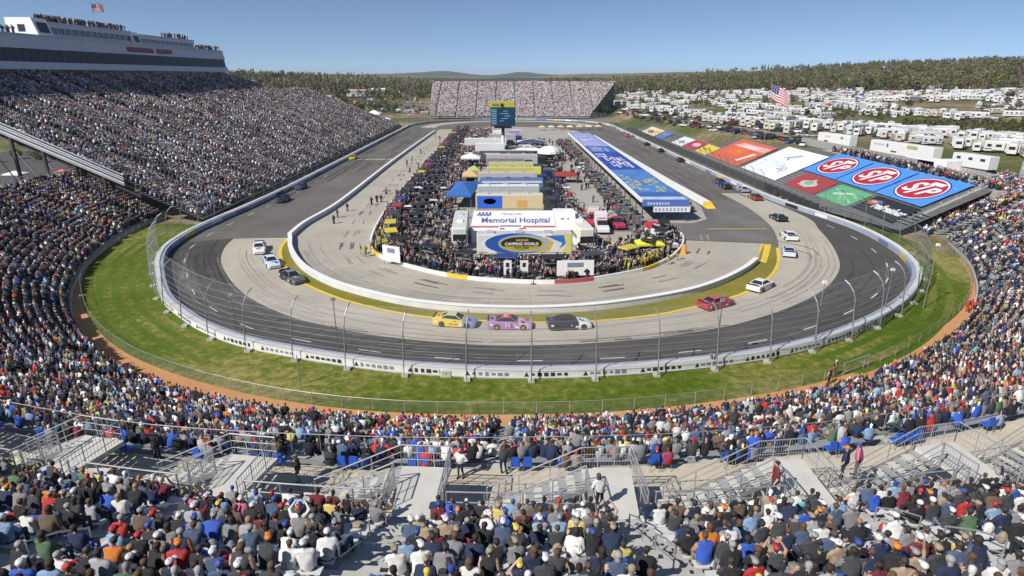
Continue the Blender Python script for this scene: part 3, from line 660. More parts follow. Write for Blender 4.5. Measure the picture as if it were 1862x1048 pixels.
for k in range(NROW):
    b = MB(); seg = []
    for t in np.arange(-188, 4.01, .5):
        if near_aisle(t, AISLE_L, .55):
            if len(seg) > 1: b.sweep(seg, [(-.14, .40), (-.14, .44), (.14, .44), (.14, .40)], bench_m)
            seg = []
        else: r_ = rrow(k, t)+.05; seg.append((*pol(r_, t), zrow(k)))
    if len(seg) > 1: b.sweep(seg, [(-.14, .40), (-.14, .44), (.14, .44), (.14, .40)], bench_m)
    b.build('bench', low)
b = MB()
for a in AISLE_L:
    for k in range(0, NROW, 1):
        r_ = rrow(k, a); w = .62/r_*180/math.pi/1; p = [pol(r_-.35, a-w*.8), pol(r_-.35, a+w*.8), pol(r_+.4, a+w*.8), pol(r_+.4, a-w*.8)]
        z = zrow(k)+.006; b.add([(*q, z) for q in p]+[(*q, z+.2) for q in (p[3], p[2])], [(0, 1, 2, 3)], conc_m)
        if k % 1 == 0: q = [pol(r_+.05, a-w*.8), pol(r_+.05, a+w*.8), pol(r_+.4, a+w*.8), pol(r_+.4, a-w*.8)]; b.add([(*v, z+.2) for v in q]+[(*v, z) for v in q[:2]], [(0, 1, 2, 3), (4, 5, 1, 0)], conc_m)
b.build('aisle_steps', low)
b = MB(); b.sweep([pol(rf(t)-.1, t) for t in ths], [(-.1, 0), (-.1, .55), (.1, .55), (.1, 0)], M('front parapet', (.40, .36, .30), .9, var=.12)); b.build('front_wall', low)
def in_frame(x, y, z, mx=160, my=110):
    px, py, d = to_px(x, y, z); return d > .5 and -mx < px < 1862+mx and -my < py < 1048+my, d
def occupied(x, y, dens, scale=.09):
    n = noise.noise(Vector((x*scale, y*scale, 5.2))); return random.random() < dens+n*.25
midP, midA, loP, loA = [], [], [], []
def seat_person(x, y, z, ang):
    ok, d = in_frame(x, y, z+.6)
    if not ok: return
    if d < 64: midP.append((x, y, z)); midA.append(ang)
    else: loP.append((x, y, z)); loA.append(ang)
for k in range(NROW):
    t = -187.5
    while t < 3.6:
        r_ = rrow(k, t); t += .56/r_*180/math.pi
        if near_aisle(t, AISLE_L, .62) and random.random() > .1: continue
        x, y = pol(r_, t); dens = .93
        if t > -36: dens = .30+.62*sstep(3, 12, k) if t > -20 else .45+.5*sstep(2, 9, k)
        if -70 < t < -40 and k < 5: dens = .7
        if t < -150 and -172 < t and k > 8: dens = .8
        if k == NROW-1: dens = .0
        if not occupied(x, y, dens) or noise.noise(Vector((x*.35, y*.35, 3))) > .52: continue
        seat_person(x+random.uniform(-.06, .06), y+random.uniform(-.05, .05), zrow(k)-.02, R(t)+math.pi/2+random.uniform(-.25, .25))
# walkway behind the lower stand
walk_m = ground_mat('walkway concrete', [(.3, (.40, .35, .27)), (.5, (.50, .44, .34)), (.7, (.58, .52, .42))], .5, 3, .5, .15, rough=.85)
WZ = 9.25
wl = empty('walkway'); tag(wl, 'tan concrete walkway running between the lower and upper seating of the near turn', 'walkway')
tw_ = np.arange(-150, -30, 1.5)
b = MB(); n = len(tw_); b.add([(*pol(rf(t)+17.1, t), WZ) for t in tw_]+[(*pol(91.0, t), WZ) for t in tw_], [(i+1, i, n+i, n+i+1) for i in range(n-1)], walk_m); b.build('floor', wl)
b = MB(); b.sweep([(*pol(88.6, t), WZ) for t in tw_], [(-.14, .0), (-.14, .42), (.14, .42), (.14, .0)], M('kerb concrete', (.58, .55, .48), .9, var=.12)); b.build('kerb', wl)
# upper stand
up_ = empty('upper_grandstand'); tag(up_, 'upper grandstand of pale concrete steps and aluminium benches closest to the camera', 'grandstand')
UR0, UZ0, UDR, UDZ, NUP = 91.9, 11.25, .86, .475, 16
tu = np.arange(-125, -55, .75); n = len(tu)
for k in range(NUP):
    r0 = UR0+UDR*k-.43; r1 = r0+UDR; z = UZ0+UDZ*k; zp = z-UDZ if k else WZ-.3
    b = MB().add([(*pol(r0, t), z) for t in tu]+[(*pol(r1, t), z) for t in tu]+[(*pol(r0, t), zp) for t in tu], [(i+1, i, n+i, n+i+1) for i in range(n-1)]+[(i, i+1, 2*n+i+1, 2*n+i) for i in range(n-1)], tread_n)
    b.build('step', up_)
UA = [-108.7, -103.75, -98.8, -93.85, -88.9, -83.95, -79.0, -74.05]      # bridges and aisles
def ua_half(r_): return .6/r_*180/math.pi
for k in range(NUP):
    b = MB(); seg = []; r_ = UR0+UDR*k+.06
    for t in np.arange(-125, -55, .25):
        if near_aisle(t, UA, ua_half(r_)):
            if len(seg) > 1: b.sweep(seg, [(-.15, .40), (-.15, .445), (.15, .445), (.15, .40)], bench_n); b.sweep(seg, [(.17, .2), (.17, .235), (.24, .235), (.24, .2)], bench_n)
            seg = []
        else: seg.append((*pol(r_, t), UZ0+UDZ*k))
    if len(seg) > 1: b.sweep(seg, [(-.15, .40), (-.15, .445), (.15, .445), (.15, .40)], bench_n)
    b.build('bench', up_)
b = MB()
for a in UA:
    for k in range(NUP):
        r_ = UR0+UDR*k; w = ua_half(r_)*.95; q = [pol(r_-.02, a-w), pol(r_-.02, a+w), pol(r_+.43, a+w), pol(r_+.43, a-w)]; z = UZ0+UDZ*k
        b.add([(*v, z+.235) for v in q]+[(*v, z+.004) for v in q[:2]], [(0, 3, 2, 1), (0, 1, 5, 4)], tread_n)
b.build('aisle_steps', up_)
# front rail of the upper stand with posts, per bay
def rail(name, pts, label, posts=True, r=.028, mid=True, base=None, par=None, mat=None):
    e = empty(name) if par is None else par; mat = mat or galv
    if par is None: tag(e, label, 'handrail')
    MB().tube([(x, y, z+1.05) for x, y, z in pts], r, mat, 6).build('top_rail', e)
    if mid: MB().tube([(x, y, z+.58) for x, y, z in pts], r*.85, mat, 6).build('mid_rail', e)
    if posts:
        b = MB(); L = 0
        for i, p in enumerate(pts):
            if i and i < len(pts)-1 and math.dist(p, lastp) < 1.3: continue
            b.tube([p, (p[0], p[1], p[2]+1.05)], r, mat, 6); lastp = p
        b.build('rail_posts', e)
    return e
bay = {-108.7: 'far left bay', -103.75: 'left bay beside the far left bridge', -98.8: 'bay between the two left bridges', -93.85: 'centre bay between the two middle bridges', -88.9: 'bay right of the right middle bridge', -83.95: 'bay between the two right stairs', -79.0: 'far right bay'}
for a, nm in bay.items():
    pts = [(*pol(91.25, t), UZ0) for t in np.arange(a+.85, a+4.95-.6, .45)]
    rail('handrail', pts, 'silver handrail at the foot of the upper seats, '+nm, r=.032)
    b = MB(); b.tube([(p[0], p[1], p[2]+.28) for p in pts], .025, galv, 6); 
bname = ['farthest left', 'second from the left', 'third from the left', 'left middle', 'right middle', 'first right of centre', 'second right of centre', 'farthest right']
deck_m = M('deck concrete', (.52, .50, .455), .85, var=.08, scale=1.2, bump=.1)
for i, a in enumerate(UA):
    e = empty('access_bridge'); tag(e, 'pale concrete access bridge with silver rails and a side stair, '+bname[i], 'footbridge')
    hw = .64; z = UZ0+.02
    def P(r, s, zz=z):     # local: r radius, s metres to the right (increasing theta)
        return (*pol(r, a+s/r*180/math.pi), zz)
    b = MB(); rr = (88.35, 91.5); q = [P(rr[0], -1.05), P(rr[0], 1.05), P(rr[1], .75), P(rr[1], -.75)]
    b.add(q+[(x, y, zz-.2) for x, y, zz in q], [(3, 2, 1, 0), (0, 1, 5, 4), (1, 2, 6, 5), (3, 0, 4, 7), (4, 5, 6, 7)], deck_m); b.build('deck', e)
    b = MB(); L = 4.0; n = 12                                       # stair going down to the left
    for s in range(n):
        s0 = -1.05-L*s/n; zz = z-(z-WZ)*(s+1)/(n+1); q = [P(88.35, s0-L/n, zz), P(88.35, s0, zz), P(89.6, s0, zz), P(89.6, s0-L/n, zz)]
        b.add(q+[(v[0], v[1], v[2]-.04) for v in q]+[(q[0][0], q[0][1], zz-.19), (q[3][0], q[3][1], zz-.19)], [(0, 3, 2, 1), (0, 1, 5, 4), (4, 5, 6, 7), (2, 3, 7, 6)], deck_m if s % 2 else M('grating', (.40, .41, .41), .6, .3, var=.1))
    for r_ in (88.32, 89.63): q0, q1 = P(r_, -1.05, z-.22), P(r_, -1.05-L, WZ+.02); b.add([q0, q1, (q1[0], q1[1], q1[2]+.24), (q0[0], q0[1], q0[2]+.24)], [(0, 1, 2, 3)], galv)
    b.build('stair', e)
    far = [P(88.35, s) for s in (-1.05, -.35, .35, 1.05)]; sd = [P(r_, 1.05) for r_ in (88.35, 89.3, 90.3, 91.3)]
    st1 = [P(88.35, -1.05-L*t, z-(z-WZ)*t) for t in (0, .33, .66, 1)]; st2 = [P(89.6, -1.05-L*t, z-(z-WZ)*t) for t in (0, .33, .66, 1)]; s2 = [P(r_, -1.05) for r_ in (89.65, 90.4, 91.2)]
    for pts in (far, sd, st1, st2, s2):
        for p_ in (1.05, .7, .35): MB().tube([(x, y, zz+p_) for x, y, zz in pts], .03 if p_ > 1 else .018, galv, 6).build('rail', e)
        b = MB()
        for x, y, zz in pts: b.tube([(x, y, zz-.15), (x, y, zz+1.05)], .026, galv, 6)
        b.build('rail_posts', e)
        if pts is far or pts is sd or pts is s2:                     # picket infill
            b = MB()
            for j in range(len(pts)-1):
                for t in np.linspace(0, 1, 7): x, y, zz = [pts[j][q]+(pts[j+1][q]-pts[j][q])*t for q in range(3)]; b.tube([(x, y, zz+.1), (x, y, zz+1.03)], .009, steel, 4, cap=False)
            b.build('pickets', e)
# aisle handrail loops
for i, (a, k0, side) in enumerate(((-98.8, 2, .55), (-98.8, 6, .55), (-93.85, 1, -.55), (-93.85, 4, -.55), (-88.9, 1, .0), (-88.9, 4, .15), (-83.95, 2, .3), (-83.95, 5, .3), (-79.0, 3, .2), (-103.75, 2, .4), (-103.75, 5, .4), (-79.0, 6, .2))):
    r0 = UR0+UDR*k0; p = [(*pol(r0+UDR*j, a+side/r0*180/math.pi), UZ0+UDZ*(k0+j)) for j in (0, 1, 2)]; e = empty('aisle_handrail')
    tag(e, 'silver handrail loop in the aisle of the %s bridge, %s' % (bname[UA.index(a)], 'nearer walkway' if k0 < 4 else 'nearer camera'), 'handrail')
    MB().tube([p[0], (p[0][0], p[0][1], p[0][2]+.85), (p[1][0], p[1][1], p[1][2]+.98), (p[2][0], p[2][1], p[2][2]+.95), p[2]], .03, galv, 6).build('top_rail', e)
    MB().tube([(p[0][0], p[0][1], p[0][2]+.45), (p[2][0], p[2][1], p[2][2]+.5)], .022, galv, 6).build('mid_rail', e)
# rail along the back row of the lower stand and the walkway's track side
trl = np.arange(-140, -40, 1.0)
e = rail('handrail', [(*pol(rf(t)+15.9, t), WZ-.1) for t in trl], 'thin grey handrail along the back row of the lower seats', r=.022, mid=False, mat=steel)
e = rail('handrail', [(*pol(88.1, t), WZ) for t in np.arange(-112, -70, 1.1)], 'dark handrail along the edge of the tan walkway', r=.022, mat=steel)
# blue folding chairs on the back row
blue_s = M('blue seat plastic', (.02, .10, .48), .45, var=.1)
def blue_chair():
    e = empty('folding_chair')
    b = MB(); b.box(-.23, .23, -.05, .03, .45, .95, blue_s, .05); b.box(-.2, .2, -.07, -.04, .55, .85, blue_s, .03); b.build('backrest', e)
    MB().rbox(-.23, .23, .0, .42, .42, .47, blue_s, .02).build('seat', e)
    for sx in (-1, 1): MB().tube([(sx*.21, -.06, .0), (sx*.21, .0, .45), (sx*.2, .38, .44), (sx*.21, .4, 0)], .014, steel, 5).build('leg', e)
    return e
ch0 = blue_chair(); register(ch0); first = True; ci = 0; bl_spots = []
for t0_, cnt in ((-116, 3), (-113.5, 3), (-110.2, 3), (-107.3, 2), (-104.8, 3), (-101.5, 2), (-99.6, 3), (-97.2, 4), (-94.6, 2), (-91.4, 2), (-89.9, 2), (-87.0, 2), (-84.6, 3), (-81.0, 2), (-78.5, 3), (-74.6, 2), (-71.0, 4), (-67, 2)):
    for j in range(cnt):
        t = t0_+j*.38; c = ch0 if first else copy_tree(ch0); first = False; r_ = rf(t)+17.6; c.location = (*pol(r_, t), WZ+.01); c.rotation_euler = (0, 0, R(t)+math.pi/2)
        c['label'] = 'blue folding chair on the walkway edge, %s from the left' % ORDW(ci+1); c['category'] = 'chair'; c['group'] = 'blue folding chairs behind the lower seats'
        if c['label'].count('21th'): c['label'] = c['label'].replace('21th', '21st')
        ci += 1; bl_spots.append((*pol(r_, t), WZ, R(t)+math.pi/2))
for (x, y, z, a) in bl_spots:
    if random.random() < .45: midP.append((x+.02*math.cos(a), y+.02, z)); midA.append(a+random.uniform(-.1, .1))
# wheelchairs and others along the back edge
for t in np.arange(-118, -60, .42):
    if random.random() < .42: r_ = rf(t)+17.0; midP.append((*pol(r_, t), WZ-.02)); midA.append(R(t)+math.pi/2+random.uniform(-.3, .3))
# upper seats
EMPTY = []
for k in range(NUP):
    r_ = UR0+UDR*k; t = -124.
    bn = 0; col = 0; lastbay = None
    while t < -56:
        t += (.55+random.uniform(-.02, .05))/r_*180/math.pi
        if near_aisle(t, UA, ua_half(r_)+.14):
            continue
        by = max([i for i, a in enumerate(UA) if a < t], default=-1)
        if by != lastbay: col = 0; lastbay = by
        col += 1
        x, y = pol(r_, t); z = UZ0+UDZ*k
        if not in_frame(x, y, z+.6, 260, 230)[0]: continue
        gap = noise.noise(Vector((x*.5, y*.5, 9)))
        if random.random() > .80+gap*.7: EMPTY.append((x, y, z, R(t)+math.pi/2, k, by, col)); continue
        SEATS.append((x, y, z-.02, R(t)+math.pi/2+random.uniform(-.22, .22), k, by, col, to_px(x, y, z+.6)))
# the 300 that show largest are people of their own
vis = [s for s in SEATS if -25 < s[7][0] < 1887 and s[7][1] < 1075]
vis.sort(key=lambda s: s[7][2]); ind = vis[:288]; rest = [s for s in SEATS if s not in set(ind)]
midhi = np.array([(s[0], s[1], s[2]) for s in rest]); 
CR.add(HI, midhi, [s[3] for s in rest], rcols(len(rest)), rng.uniform(.86, 1.0, len(rest)).astype(np.float32))
skm = [CM(c[0], .6) for c in SKINC]; hrm = {c[2]: CM(c[0], .8) for c in HAIRC}; cpm = {c[2]: CM(c[0], .7) for c in CAPC}
def tm_mesh(T, nm):
    me = bpy.data.meshes.new(nm); me.from_pydata([tuple(v) for v in T[0]], [], [tuple(map(int, f)) for f in T[1]])
    for _ in range(6): me.materials.append(black)
    me.polygons.foreach_set('material_index', [int(i) for i in T[2]]); me.polygons.foreach_set('use_smooth', [True]*len(T[1])); me.update(); return me
PM = [tm_mesh(t, 'person') for t in HI]; PMS = [tm_mesh(t, 'person') for t in HI_ST]
def head_mesh(kind):
    b = MB()
    if kind == 'cap':
        b.ell((0, -.008, .045), (.103, .115, .085), black, 10, 6); b.box(-.075, .075, .07, .2, .035, .05, black, .01)
    elif kind == 'hair': b.ell((0, -.022, .045), (.099, .104, .083), black, 10, 6)
    elif kind == 'long_hair': b.ell((0, -.022, .03), (.107, .115, .10), black, 10, 6); b.ell((0, -.06, -.10), (.1, .06, .19), black, 8, 6)
    else: b.ell((0, -.012, .045), (.103, .113, .088), black, 10, 6)
    o = b.build('t'); me = o.data; me.name = kind; bpy.data.objects.remove(o); me.polygons.foreach_set('use_smooth', [True]*len(me.polygons)); return me
HM = {k: head_mesh(k) for k in ('cap', 'hair', 'long_hair', 'knit_hat')}
def person(x, y, z, a, T, me, label, shirt, pants, skin, head, hmat, hr, group, sc):
    o = bpy.data.objects.new('person', me); link(o); o.location = (x, y, z); o.rotation_euler = (0, 0, a); o.scale = (sc, sc, sc)
    for i, m_ in ((SKIN, skin), (SHIRT, shirt), (PANTS, pants), (HAIR, hr), (SHOE, black), (SLEEVE, shirt if random.random() < .68 else skin if random.random() < .5 else CM(pick(SHIRTS)[0], .85))):
        o.material_slots[i].link = 'OBJECT'; o.material_slots[i].material = m_
    h = bpy.data.objects.new(head, HM[head]); link(h, o); h.location = T[3]; h.rotation_euler = (0, 0, random.uniform(-.5, .5)); h.material_slots[0].link = 'OBJECT'; h.material_slots[0].material = hmat
    tag(o, label, 'person', group); return o
ORD = lambda n: '%d%s' % (n, 'th' if 10 <= n % 100 <= 20 else {1: 'st', 2: 'nd', 3: 'rd'}.get(n % 10, 'th'))
def mk_person(s, T, me, where, group, forced=None):
    sh = forced or pick(SHIRTS); pn = pick(PANTSC); sk = random.choice(skm[:3] if random.random() < .95 else skm); hd_ = random.choices(['cap', 'hair', 'long_hair', 'knit_hat'], [5.5, 2.6, 1.6, .5])[0]; hc = pick(HAIRC); hr = hrm[hc[2]]
    if hd_ == 'cap': cc = pick(CAPC); hm = cpm[cc[2]]; ht = cc[2]+' cap'
    elif hd_ == 'knit_hat': cc = pick(CAPC); hm = cpm[cc[2]]; ht = cc[2]+' knit hat'
    else: hm = hr; ht = ('long ' if hd_ == 'long_hair' else '')+hc[2]
    return person(s[0], s[1], s[2], s[3], T, me, '%s top, %s, %s' % (sh[2], ht, where), CM(sh[0], .85), CM(pn[0], .85), sk, hd_, hm, hr, group, random.uniform(.86, 1.0))
bayn = ['outermost left bay', 'far left bay', 'second left bay', 'left centre bay', 'middle bay', 'right centre bay', 'second right bay', 'far right bay', 'outermost right bay']
for s in ind:
    i = random.choice((2, 4, 6)) if random.random() < .06 else random.choice((0, 1, 3, 5))
    mk_person(s, HI[i], PM[i], '%s row, %s seat, %s' % (ORDW(s[4]+1), ORDW(s[6]), bayn[s[5]+1]), 'spectators seated in the upper grandstand')
# bags, coolers and drinks left on the benches
random.shuffle(EMPTY); EMPTY = [q for q in EMPTY if q[6] > 0 and -20 < to_px(q[0], q[1], q[2]+.5)[0] < 1880 and to_px(q[0], q[1], q[2]+.5)[1] < 1060]
def seat_item(kind, q):
    x, y, z, a, k, by, col = q; nm = ('backpack', 'cooler', 'seat_cushion', 'folded_jacket')[kind]; cn, cc = random.choice((('black', (.02, .02, .025)), ('blue', (.03, .09, .4)), ('red', (.4, .03, .03)), ('grey', (.2, .2, .2)), ('white', (.65, .65, .63)), ('tan', (.3, .24, .16))))
    e = empty(nm, (x+.1*math.cos(a), y, z+.445), a+random.uniform(-.5, .5)); tag(e, cn+' '+nm.replace('_', ' ')+' on the bench, %s row, %s seat, %s' % (ORDW(k+1), ORDW(col), bayn[by+1]), ('bag', 'cooler', 'cushion', 'jacket')[kind], 'belongings left on the benches'); m_ = CM(cc, .8)
    if kind == 0: MB().ell((0, 0, .19), (.16, .12, .2), m_, 8, 6).build('bag_body', e); MB().ell((0, .1, .13), (.11, .06, .1), m_, 8, 5).build('pocket', e)
    elif kind == 1: MB().rbox(-.2, .2, -.13, .13, 0, .24, m_, .03).build('cooler_body', e); MB().rbox(-.21, .21, -.14, .14, .24, .3, white, .02).build('lid', e)
    elif kind == 2: MB().rbox(-.2, .2, -.19, .19, 0, .07, m_, .02).build('cushion_pad', e); MB().rbox(-.2, .2, -.2, -.14, .07, .4, m_, .02).build('cushion_back', e)
    else: MB().ell((0, 0, .06), (.25, .17, .08), m_, 9, 5).build('folded_body', e); MB().tube([(-.2, .1, .05), (-.05, .2, .02), (.1, .24, -.1)], .05, m_, 6).build('folded_sleeve', e)
for i, q in enumerate(EMPTY[:70]): seat_item((0, 3, 2, 0, 3)[i % 5], q)
# people standing on the bridges and the walkway
for (x, y, z, f, lab, sh) in ((288, 835, WZ, -.5, 'standing by the left bridge rail', 'black'), (545, 880, WZ, 1.9, 'walking along the tan walkway left of centre', 'black'), (645, 0, WZ, .3, '', ''), (838, 868, WZ, 2.6, 'standing in the gap left of the centre rail', 'white'), (915, 862, WZ, .1, 'standing beside the centre stair', 'charcoal'), (1048, 838, WZ, -.2, 'standing at the rail left of the right middle bridge', 'grey'), (1090, 925, UZ0, .4, 'stepping up at the right middle bridge', 'white'), (1405, 905, UZ0, 1.4, 'climbing the first right stair', 'maroon'), (1555, 868, UZ0, .9, 'standing on the second right bridge', 'pink'), (1530, 872, UZ0, .9, 'descending from the second right bridge', 'navy'), (575, 790, WZ, 3, 'standing at the back row rail at left', 'black'), (1330, 795, WZ, .2, 'standing behind the right blue chairs', 'charcoal')):
    if not lab: continue
    X, Y = ground_pt(x, y, z); i = random.randrange(3); shc = [q for q in SHIRTS if q[2] == sh][0]
    mk_person((X, Y, z, f), HI_ST[i], PMS[i], lab, 'spectators on their feet around the walkway', shc)
NTURN = len(loP)
# ---------------------------------------------------------------- the long main stand at left
MX0, MS, MDX = -59.3, .47, .8
ms = empty('main_grandstand'); tag(ms, 'long packed main grandstand rising along the left straight', 'grandstand')
Y0m, Y1m = 118.5, 338.
def main_end(X):   # far end of the row at X: the top rows under the suites stop earlier
    if X < -101: return 262+(X+116)*1.2
    return float(np.interp(X, [-101, -81, -66, -58], [322, 331, 341, 348]))
def main_start(X): return 118.5 if X < -71 else 115.5
NM = 71; b = MB()
for k in range(NM):
    X = MX0-MDX*k; z = 1.0+MS*MDX*k; ys, ye = main_start(X), main_end(X)
    b.add([(X+.4, ys, z), (X-.4, ys, z), (X-.4, ye, z), (X+.4, ye, z), (X+.4, ys, z-MS*MDX), (X+.4, ye, z-MS*MDX)], [(0, 3, 2, 1), (0, 4, 5, 3)], tread_m)
b.build('treads', ms)
main_aisles = [128+11.4*i for i in range(20)]; NZ = lambda x, y, s=.05, o=0: noise.noise(Vector((x*s, y*s, o)))
for k in range(NM):
    X = MX0-MDX*k; z = 1.0+MS*MDX*k; ys, ye = main_start(X), main_end(X); b = MB(); p = ys
    for a in main_aisles+[1e9]:
        q = min(a-1.0, ye)
        if q > p: b.box(X-.14, X+.14, p, q, z+.38, z+.43, bench_m)
        p = max(p, a+1.0)
        if p > ye: break
    b.build('bench', ms)
b = MB()
for a in main_aisles:
    for k in range(NM):
        X = MX0-MDX*k
        if main_start(X) < a < main_end(X): z = 1.0+MS*MDX*k; b.box(X-.38, X+.15, a-1.0, a+1.0, z, z+.2, M('aisle concrete', (.58, .56, .53), .85, var=.1))
b.build('aisle_steps', ms)
b = MB()
for k, (X, zz) in enumerate(((-118, 28),)): pass
# open side of the stand with its long girders and posts
for dz, w, mt in ((.9, .16, galv), (.35, .14, alu), (-.1, .2, galv), (-.75, .22, alu), (-1.15, .12, steel)):
    b.tube([(-74, 118.2, 8.0+dz), (-117, 118.2, 28.2+dz)], w, mt, 4)
b.build('side_girder', ms)
b = MB()
for X in (-78, -83, -88.5, -94, -100, -106, -112, -117): z = 1+MS*(-X-59.3); b.box(X-.22, X+.22, 118.4, 118.9, 0, z, M('dark steel', (.07, .07, .075), .6, .3)); b.tube([(X, 118.6, z*.35), (X-5, 118.6, z*.9)], .12, steel, 5)
b.build('column', ms)
b = MB()
for k_, (dz_, c_) in enumerate(((0, galv), (.5, alu), (1.0, galv))):
    b.tube([(*pol(rf(t)+17.4, t), 9.0+dz_) for t in np.arange(-188, -146, 1.5)], .07, c_, 5)
for t in np.arange(-188, -146, 1.5): b.tube([(*pol(rf(t)+17.4, t), 0), (*pol(rf(t)+17.4, t), 10)], .07, steel, 5)
b.sweep([(*pol(rf(t)+17.6, t), 8.2) for t in np.arange(-188, -146, 1.5)], [(0, 0), (0, .9), (.1, .9), (.1, 0)], alu)
b.build('rear_rail', low)
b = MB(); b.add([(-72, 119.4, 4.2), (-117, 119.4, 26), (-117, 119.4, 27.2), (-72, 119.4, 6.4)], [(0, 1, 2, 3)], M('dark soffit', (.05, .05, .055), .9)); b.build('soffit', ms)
b = MB(); X_, ye = -101.3, 322; b.add([(-101.6, 322, 0), (-58, 348, 0), (-58, 348, 1), (-101.6, 322, 21)], [(0, 1, 2, 3)], M('end wall', (.2, .2, .2), .9)); b.build('end_wall', ms)
ccm = paver
concourse = fill('concourse', [(-220, 40), (-92, 50), (-90, 112), (-78, 119), (-78, 330), (-240, 330)], .03, M('concourse asphalt', (.075, .07, .066), .9, var=.15, scale=.3))
for k in range(NM):
    X = MX0-MDX*k; z = 1.0+MS*MDX*k; y = main_start(X)
    while y < main_end(X):
        y += .56
        if any(abs(y-a) < 1.25 for a in main_aisles) and random.random() > .05: continue
        if k < 4 and random.random() < .25 or not occupied(X, y, .92, .06): continue
        seat_person(X+random.uniform(-.05, .05), y, z-.02, -math.pi/2+random.uniform(-.3, .3))
# ---------------------------------------------------------------- far stand
fs_ = empty('far_grandstand'); tag(fs_, 'wide packed grandstand at the far turn beyond the scoreboard', 'grandstand')
b = MB(); farP = []
for k in range(56):
    t = k/55; y = 416+46*t; z = 1.2+21.0*t; x0 = -50-2.5*min(1, t*1.3); x1 = 55+24*t
    b.add([(x0, y-.42, z), (x1, y-.42, z), (x1, y+.42, z), (x0, y+.42, z), (x0, y-.42, z-.4), (x1, y-.42, z-.4)], [(0, 1, 2, 3), (0, 4, 5, 1)], M('far tread', (.34, .33, .33), .9))
    x = x0
    while x < x1:
        x += .62
        if any(abs((x-x0*0) % 13.2-6.6) < .6 for _ in (0,)): continue
        if random.random() < .93: farP.append((x, y, z))
b.build('treads', fs_)
b = MB(); b.add([(55, 416, 0), (79, 462, 0), (79, 462, 22.3), (55, 416, 1.2)], [(0, 1, 2, 3)], M('stand frame', (.13, .13, .13), .9)); b.build('side_frame', fs_)
b = MB()
for i in range(18): x = -52+i*7.7; b.tube([(x, 462.6, 0), (x, 462.6, 23.3)], .15, steel, 4)
b.tube([(-52.5, 462.4, 23.2), (79, 462.4, 23.2)], .08, steel, 4); b.build('back_frame', fs_)
FARSH = [((.66, .64, .64), 40, ''), ((.45, .4, .42), 14, ''), ((.22, .2, .22), 14, ''), ((.05, .05, .07), 16, ''), ((.42, .2, .2), 8, ''), ((.2, .26, .42), 8, ''), ((.4, .3, .28), 10, '')]
CR.add(LO, np.array(farP), np.full(len(farP), math.pi), rcols(len(farP), FARSH))
# back row strip of people on top of the covered seats (right), and ramp between
topP = []
for i in range(620):
    y = random.uniform(104, 163); x = random.uniform(85.2, 92) + (.6 if y > 150 else 0); topP.append((x, y, 8.1 if x < 86.5 else 7.2))
CR.add(LO_ST, np.array(topP), rng.uniform(0, 6.3, len(topP)), rcols(len(topP)))
CR.add(MID, np.array(midP), midA, rcols(len(midP)), rng.uniform(.92, 1.06, len(midP)).astype(np.float32))
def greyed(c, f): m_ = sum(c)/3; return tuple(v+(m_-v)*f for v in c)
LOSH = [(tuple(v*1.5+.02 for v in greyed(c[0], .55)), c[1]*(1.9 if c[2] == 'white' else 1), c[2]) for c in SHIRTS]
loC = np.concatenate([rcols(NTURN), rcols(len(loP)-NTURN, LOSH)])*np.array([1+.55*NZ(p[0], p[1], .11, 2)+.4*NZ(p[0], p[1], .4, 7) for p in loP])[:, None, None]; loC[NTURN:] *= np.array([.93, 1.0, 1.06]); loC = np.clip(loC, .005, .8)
CR.add(LO, np.array(loP), loA, loC, rng.uniform(.92, 1.08, len(loP)).astype(np.float32))
print('crowd', len(midP), len(loP), len(farP), len(rest), len(ind))
# ---------------------------------------------------------------- suite tower over the main stand
tm = M('tower cladding', (.50, .52, .58), .5, var=.06, scale=.2); tmd = M('tower slate trim', (.30, .33, .42), .5)  # trim: darker blue-grey, on the rear wall only
TW = empty('suite_tower', (-115, 0, 0)); tag(TW, 'long white press tower with a dark window band above the main grandstand', 'building')
ty0, ty1 = 100, 267.5
b = MB()   # leaning front: upper band, recessed windows, lower band
def tbox(x0, x1, y0, y1, z0, z1, mat, lean=0.):
    b.add([(x0, y0, z0), (x1, y0, z0), (x1, y1, z0), (x0, y1, z0), (x0, y0, z1), (x1-lean, y0, z1), (x1-lean, y1-abs(lean)*1.2, z1), (x0, y1-abs(lean)*1.2, z1)], [(0, 3, 2, 1), (4, 5, 6, 7), (0, 1, 5, 4), (1, 2, 6, 5), (2, 3, 7, 6), (3, 0, 4, 7)], mat)
tbox(-12, .35, ty0, ty1, 28.5, 30.2, tm, .3); tbox(-12, -.35, ty0, ty1-.4, 30.2, 33.25, M('tower core', (.06, .065, .075), .5), .3); tbox(-12, -.3, ty0, ty1-.5, 33.25, 36.35, tm, .5)
b.build('body', TW)
b = MB()
for i in range(64):
    y = ty0+1.3+i*2.6; 
    if y < ty1-2.5: b.add([(-.02, y, 30.25), (-.02, y+2.42, 30.25), (-.36, y+2.42, 33.2), (-.36, y, 33.2)], [(0, 1, 2, 3)], M('suite glass', (.022, .03, .045), .45, spec=.35))
b.build('window', TW)
b = MB(); tb = b
b.box(-6, -.25, ty0, ty1-1, 36.35, 36.6, tm); b.build('parapet', TW)
b = MB()
for i in range(70):
    y = ty0+2+i*2.4
    if y < ty1-2: b.tube([(-9, y, 14), (-9, y, 28.5)], .16, M('dark steel', (.07, .07, .075), .6, .3), 4) if i % 3 == 0 else None
for y in (258, 264): b.tube([(-.8, y, 24), (-.8, y, 28.5)], .22, M('dark steel'), 5)
b.build('column', TW)
b = MB(); b.box(-14, -12, ty0, ty1-12, 20, 36, tmd); b.build('rear_wall', TW)
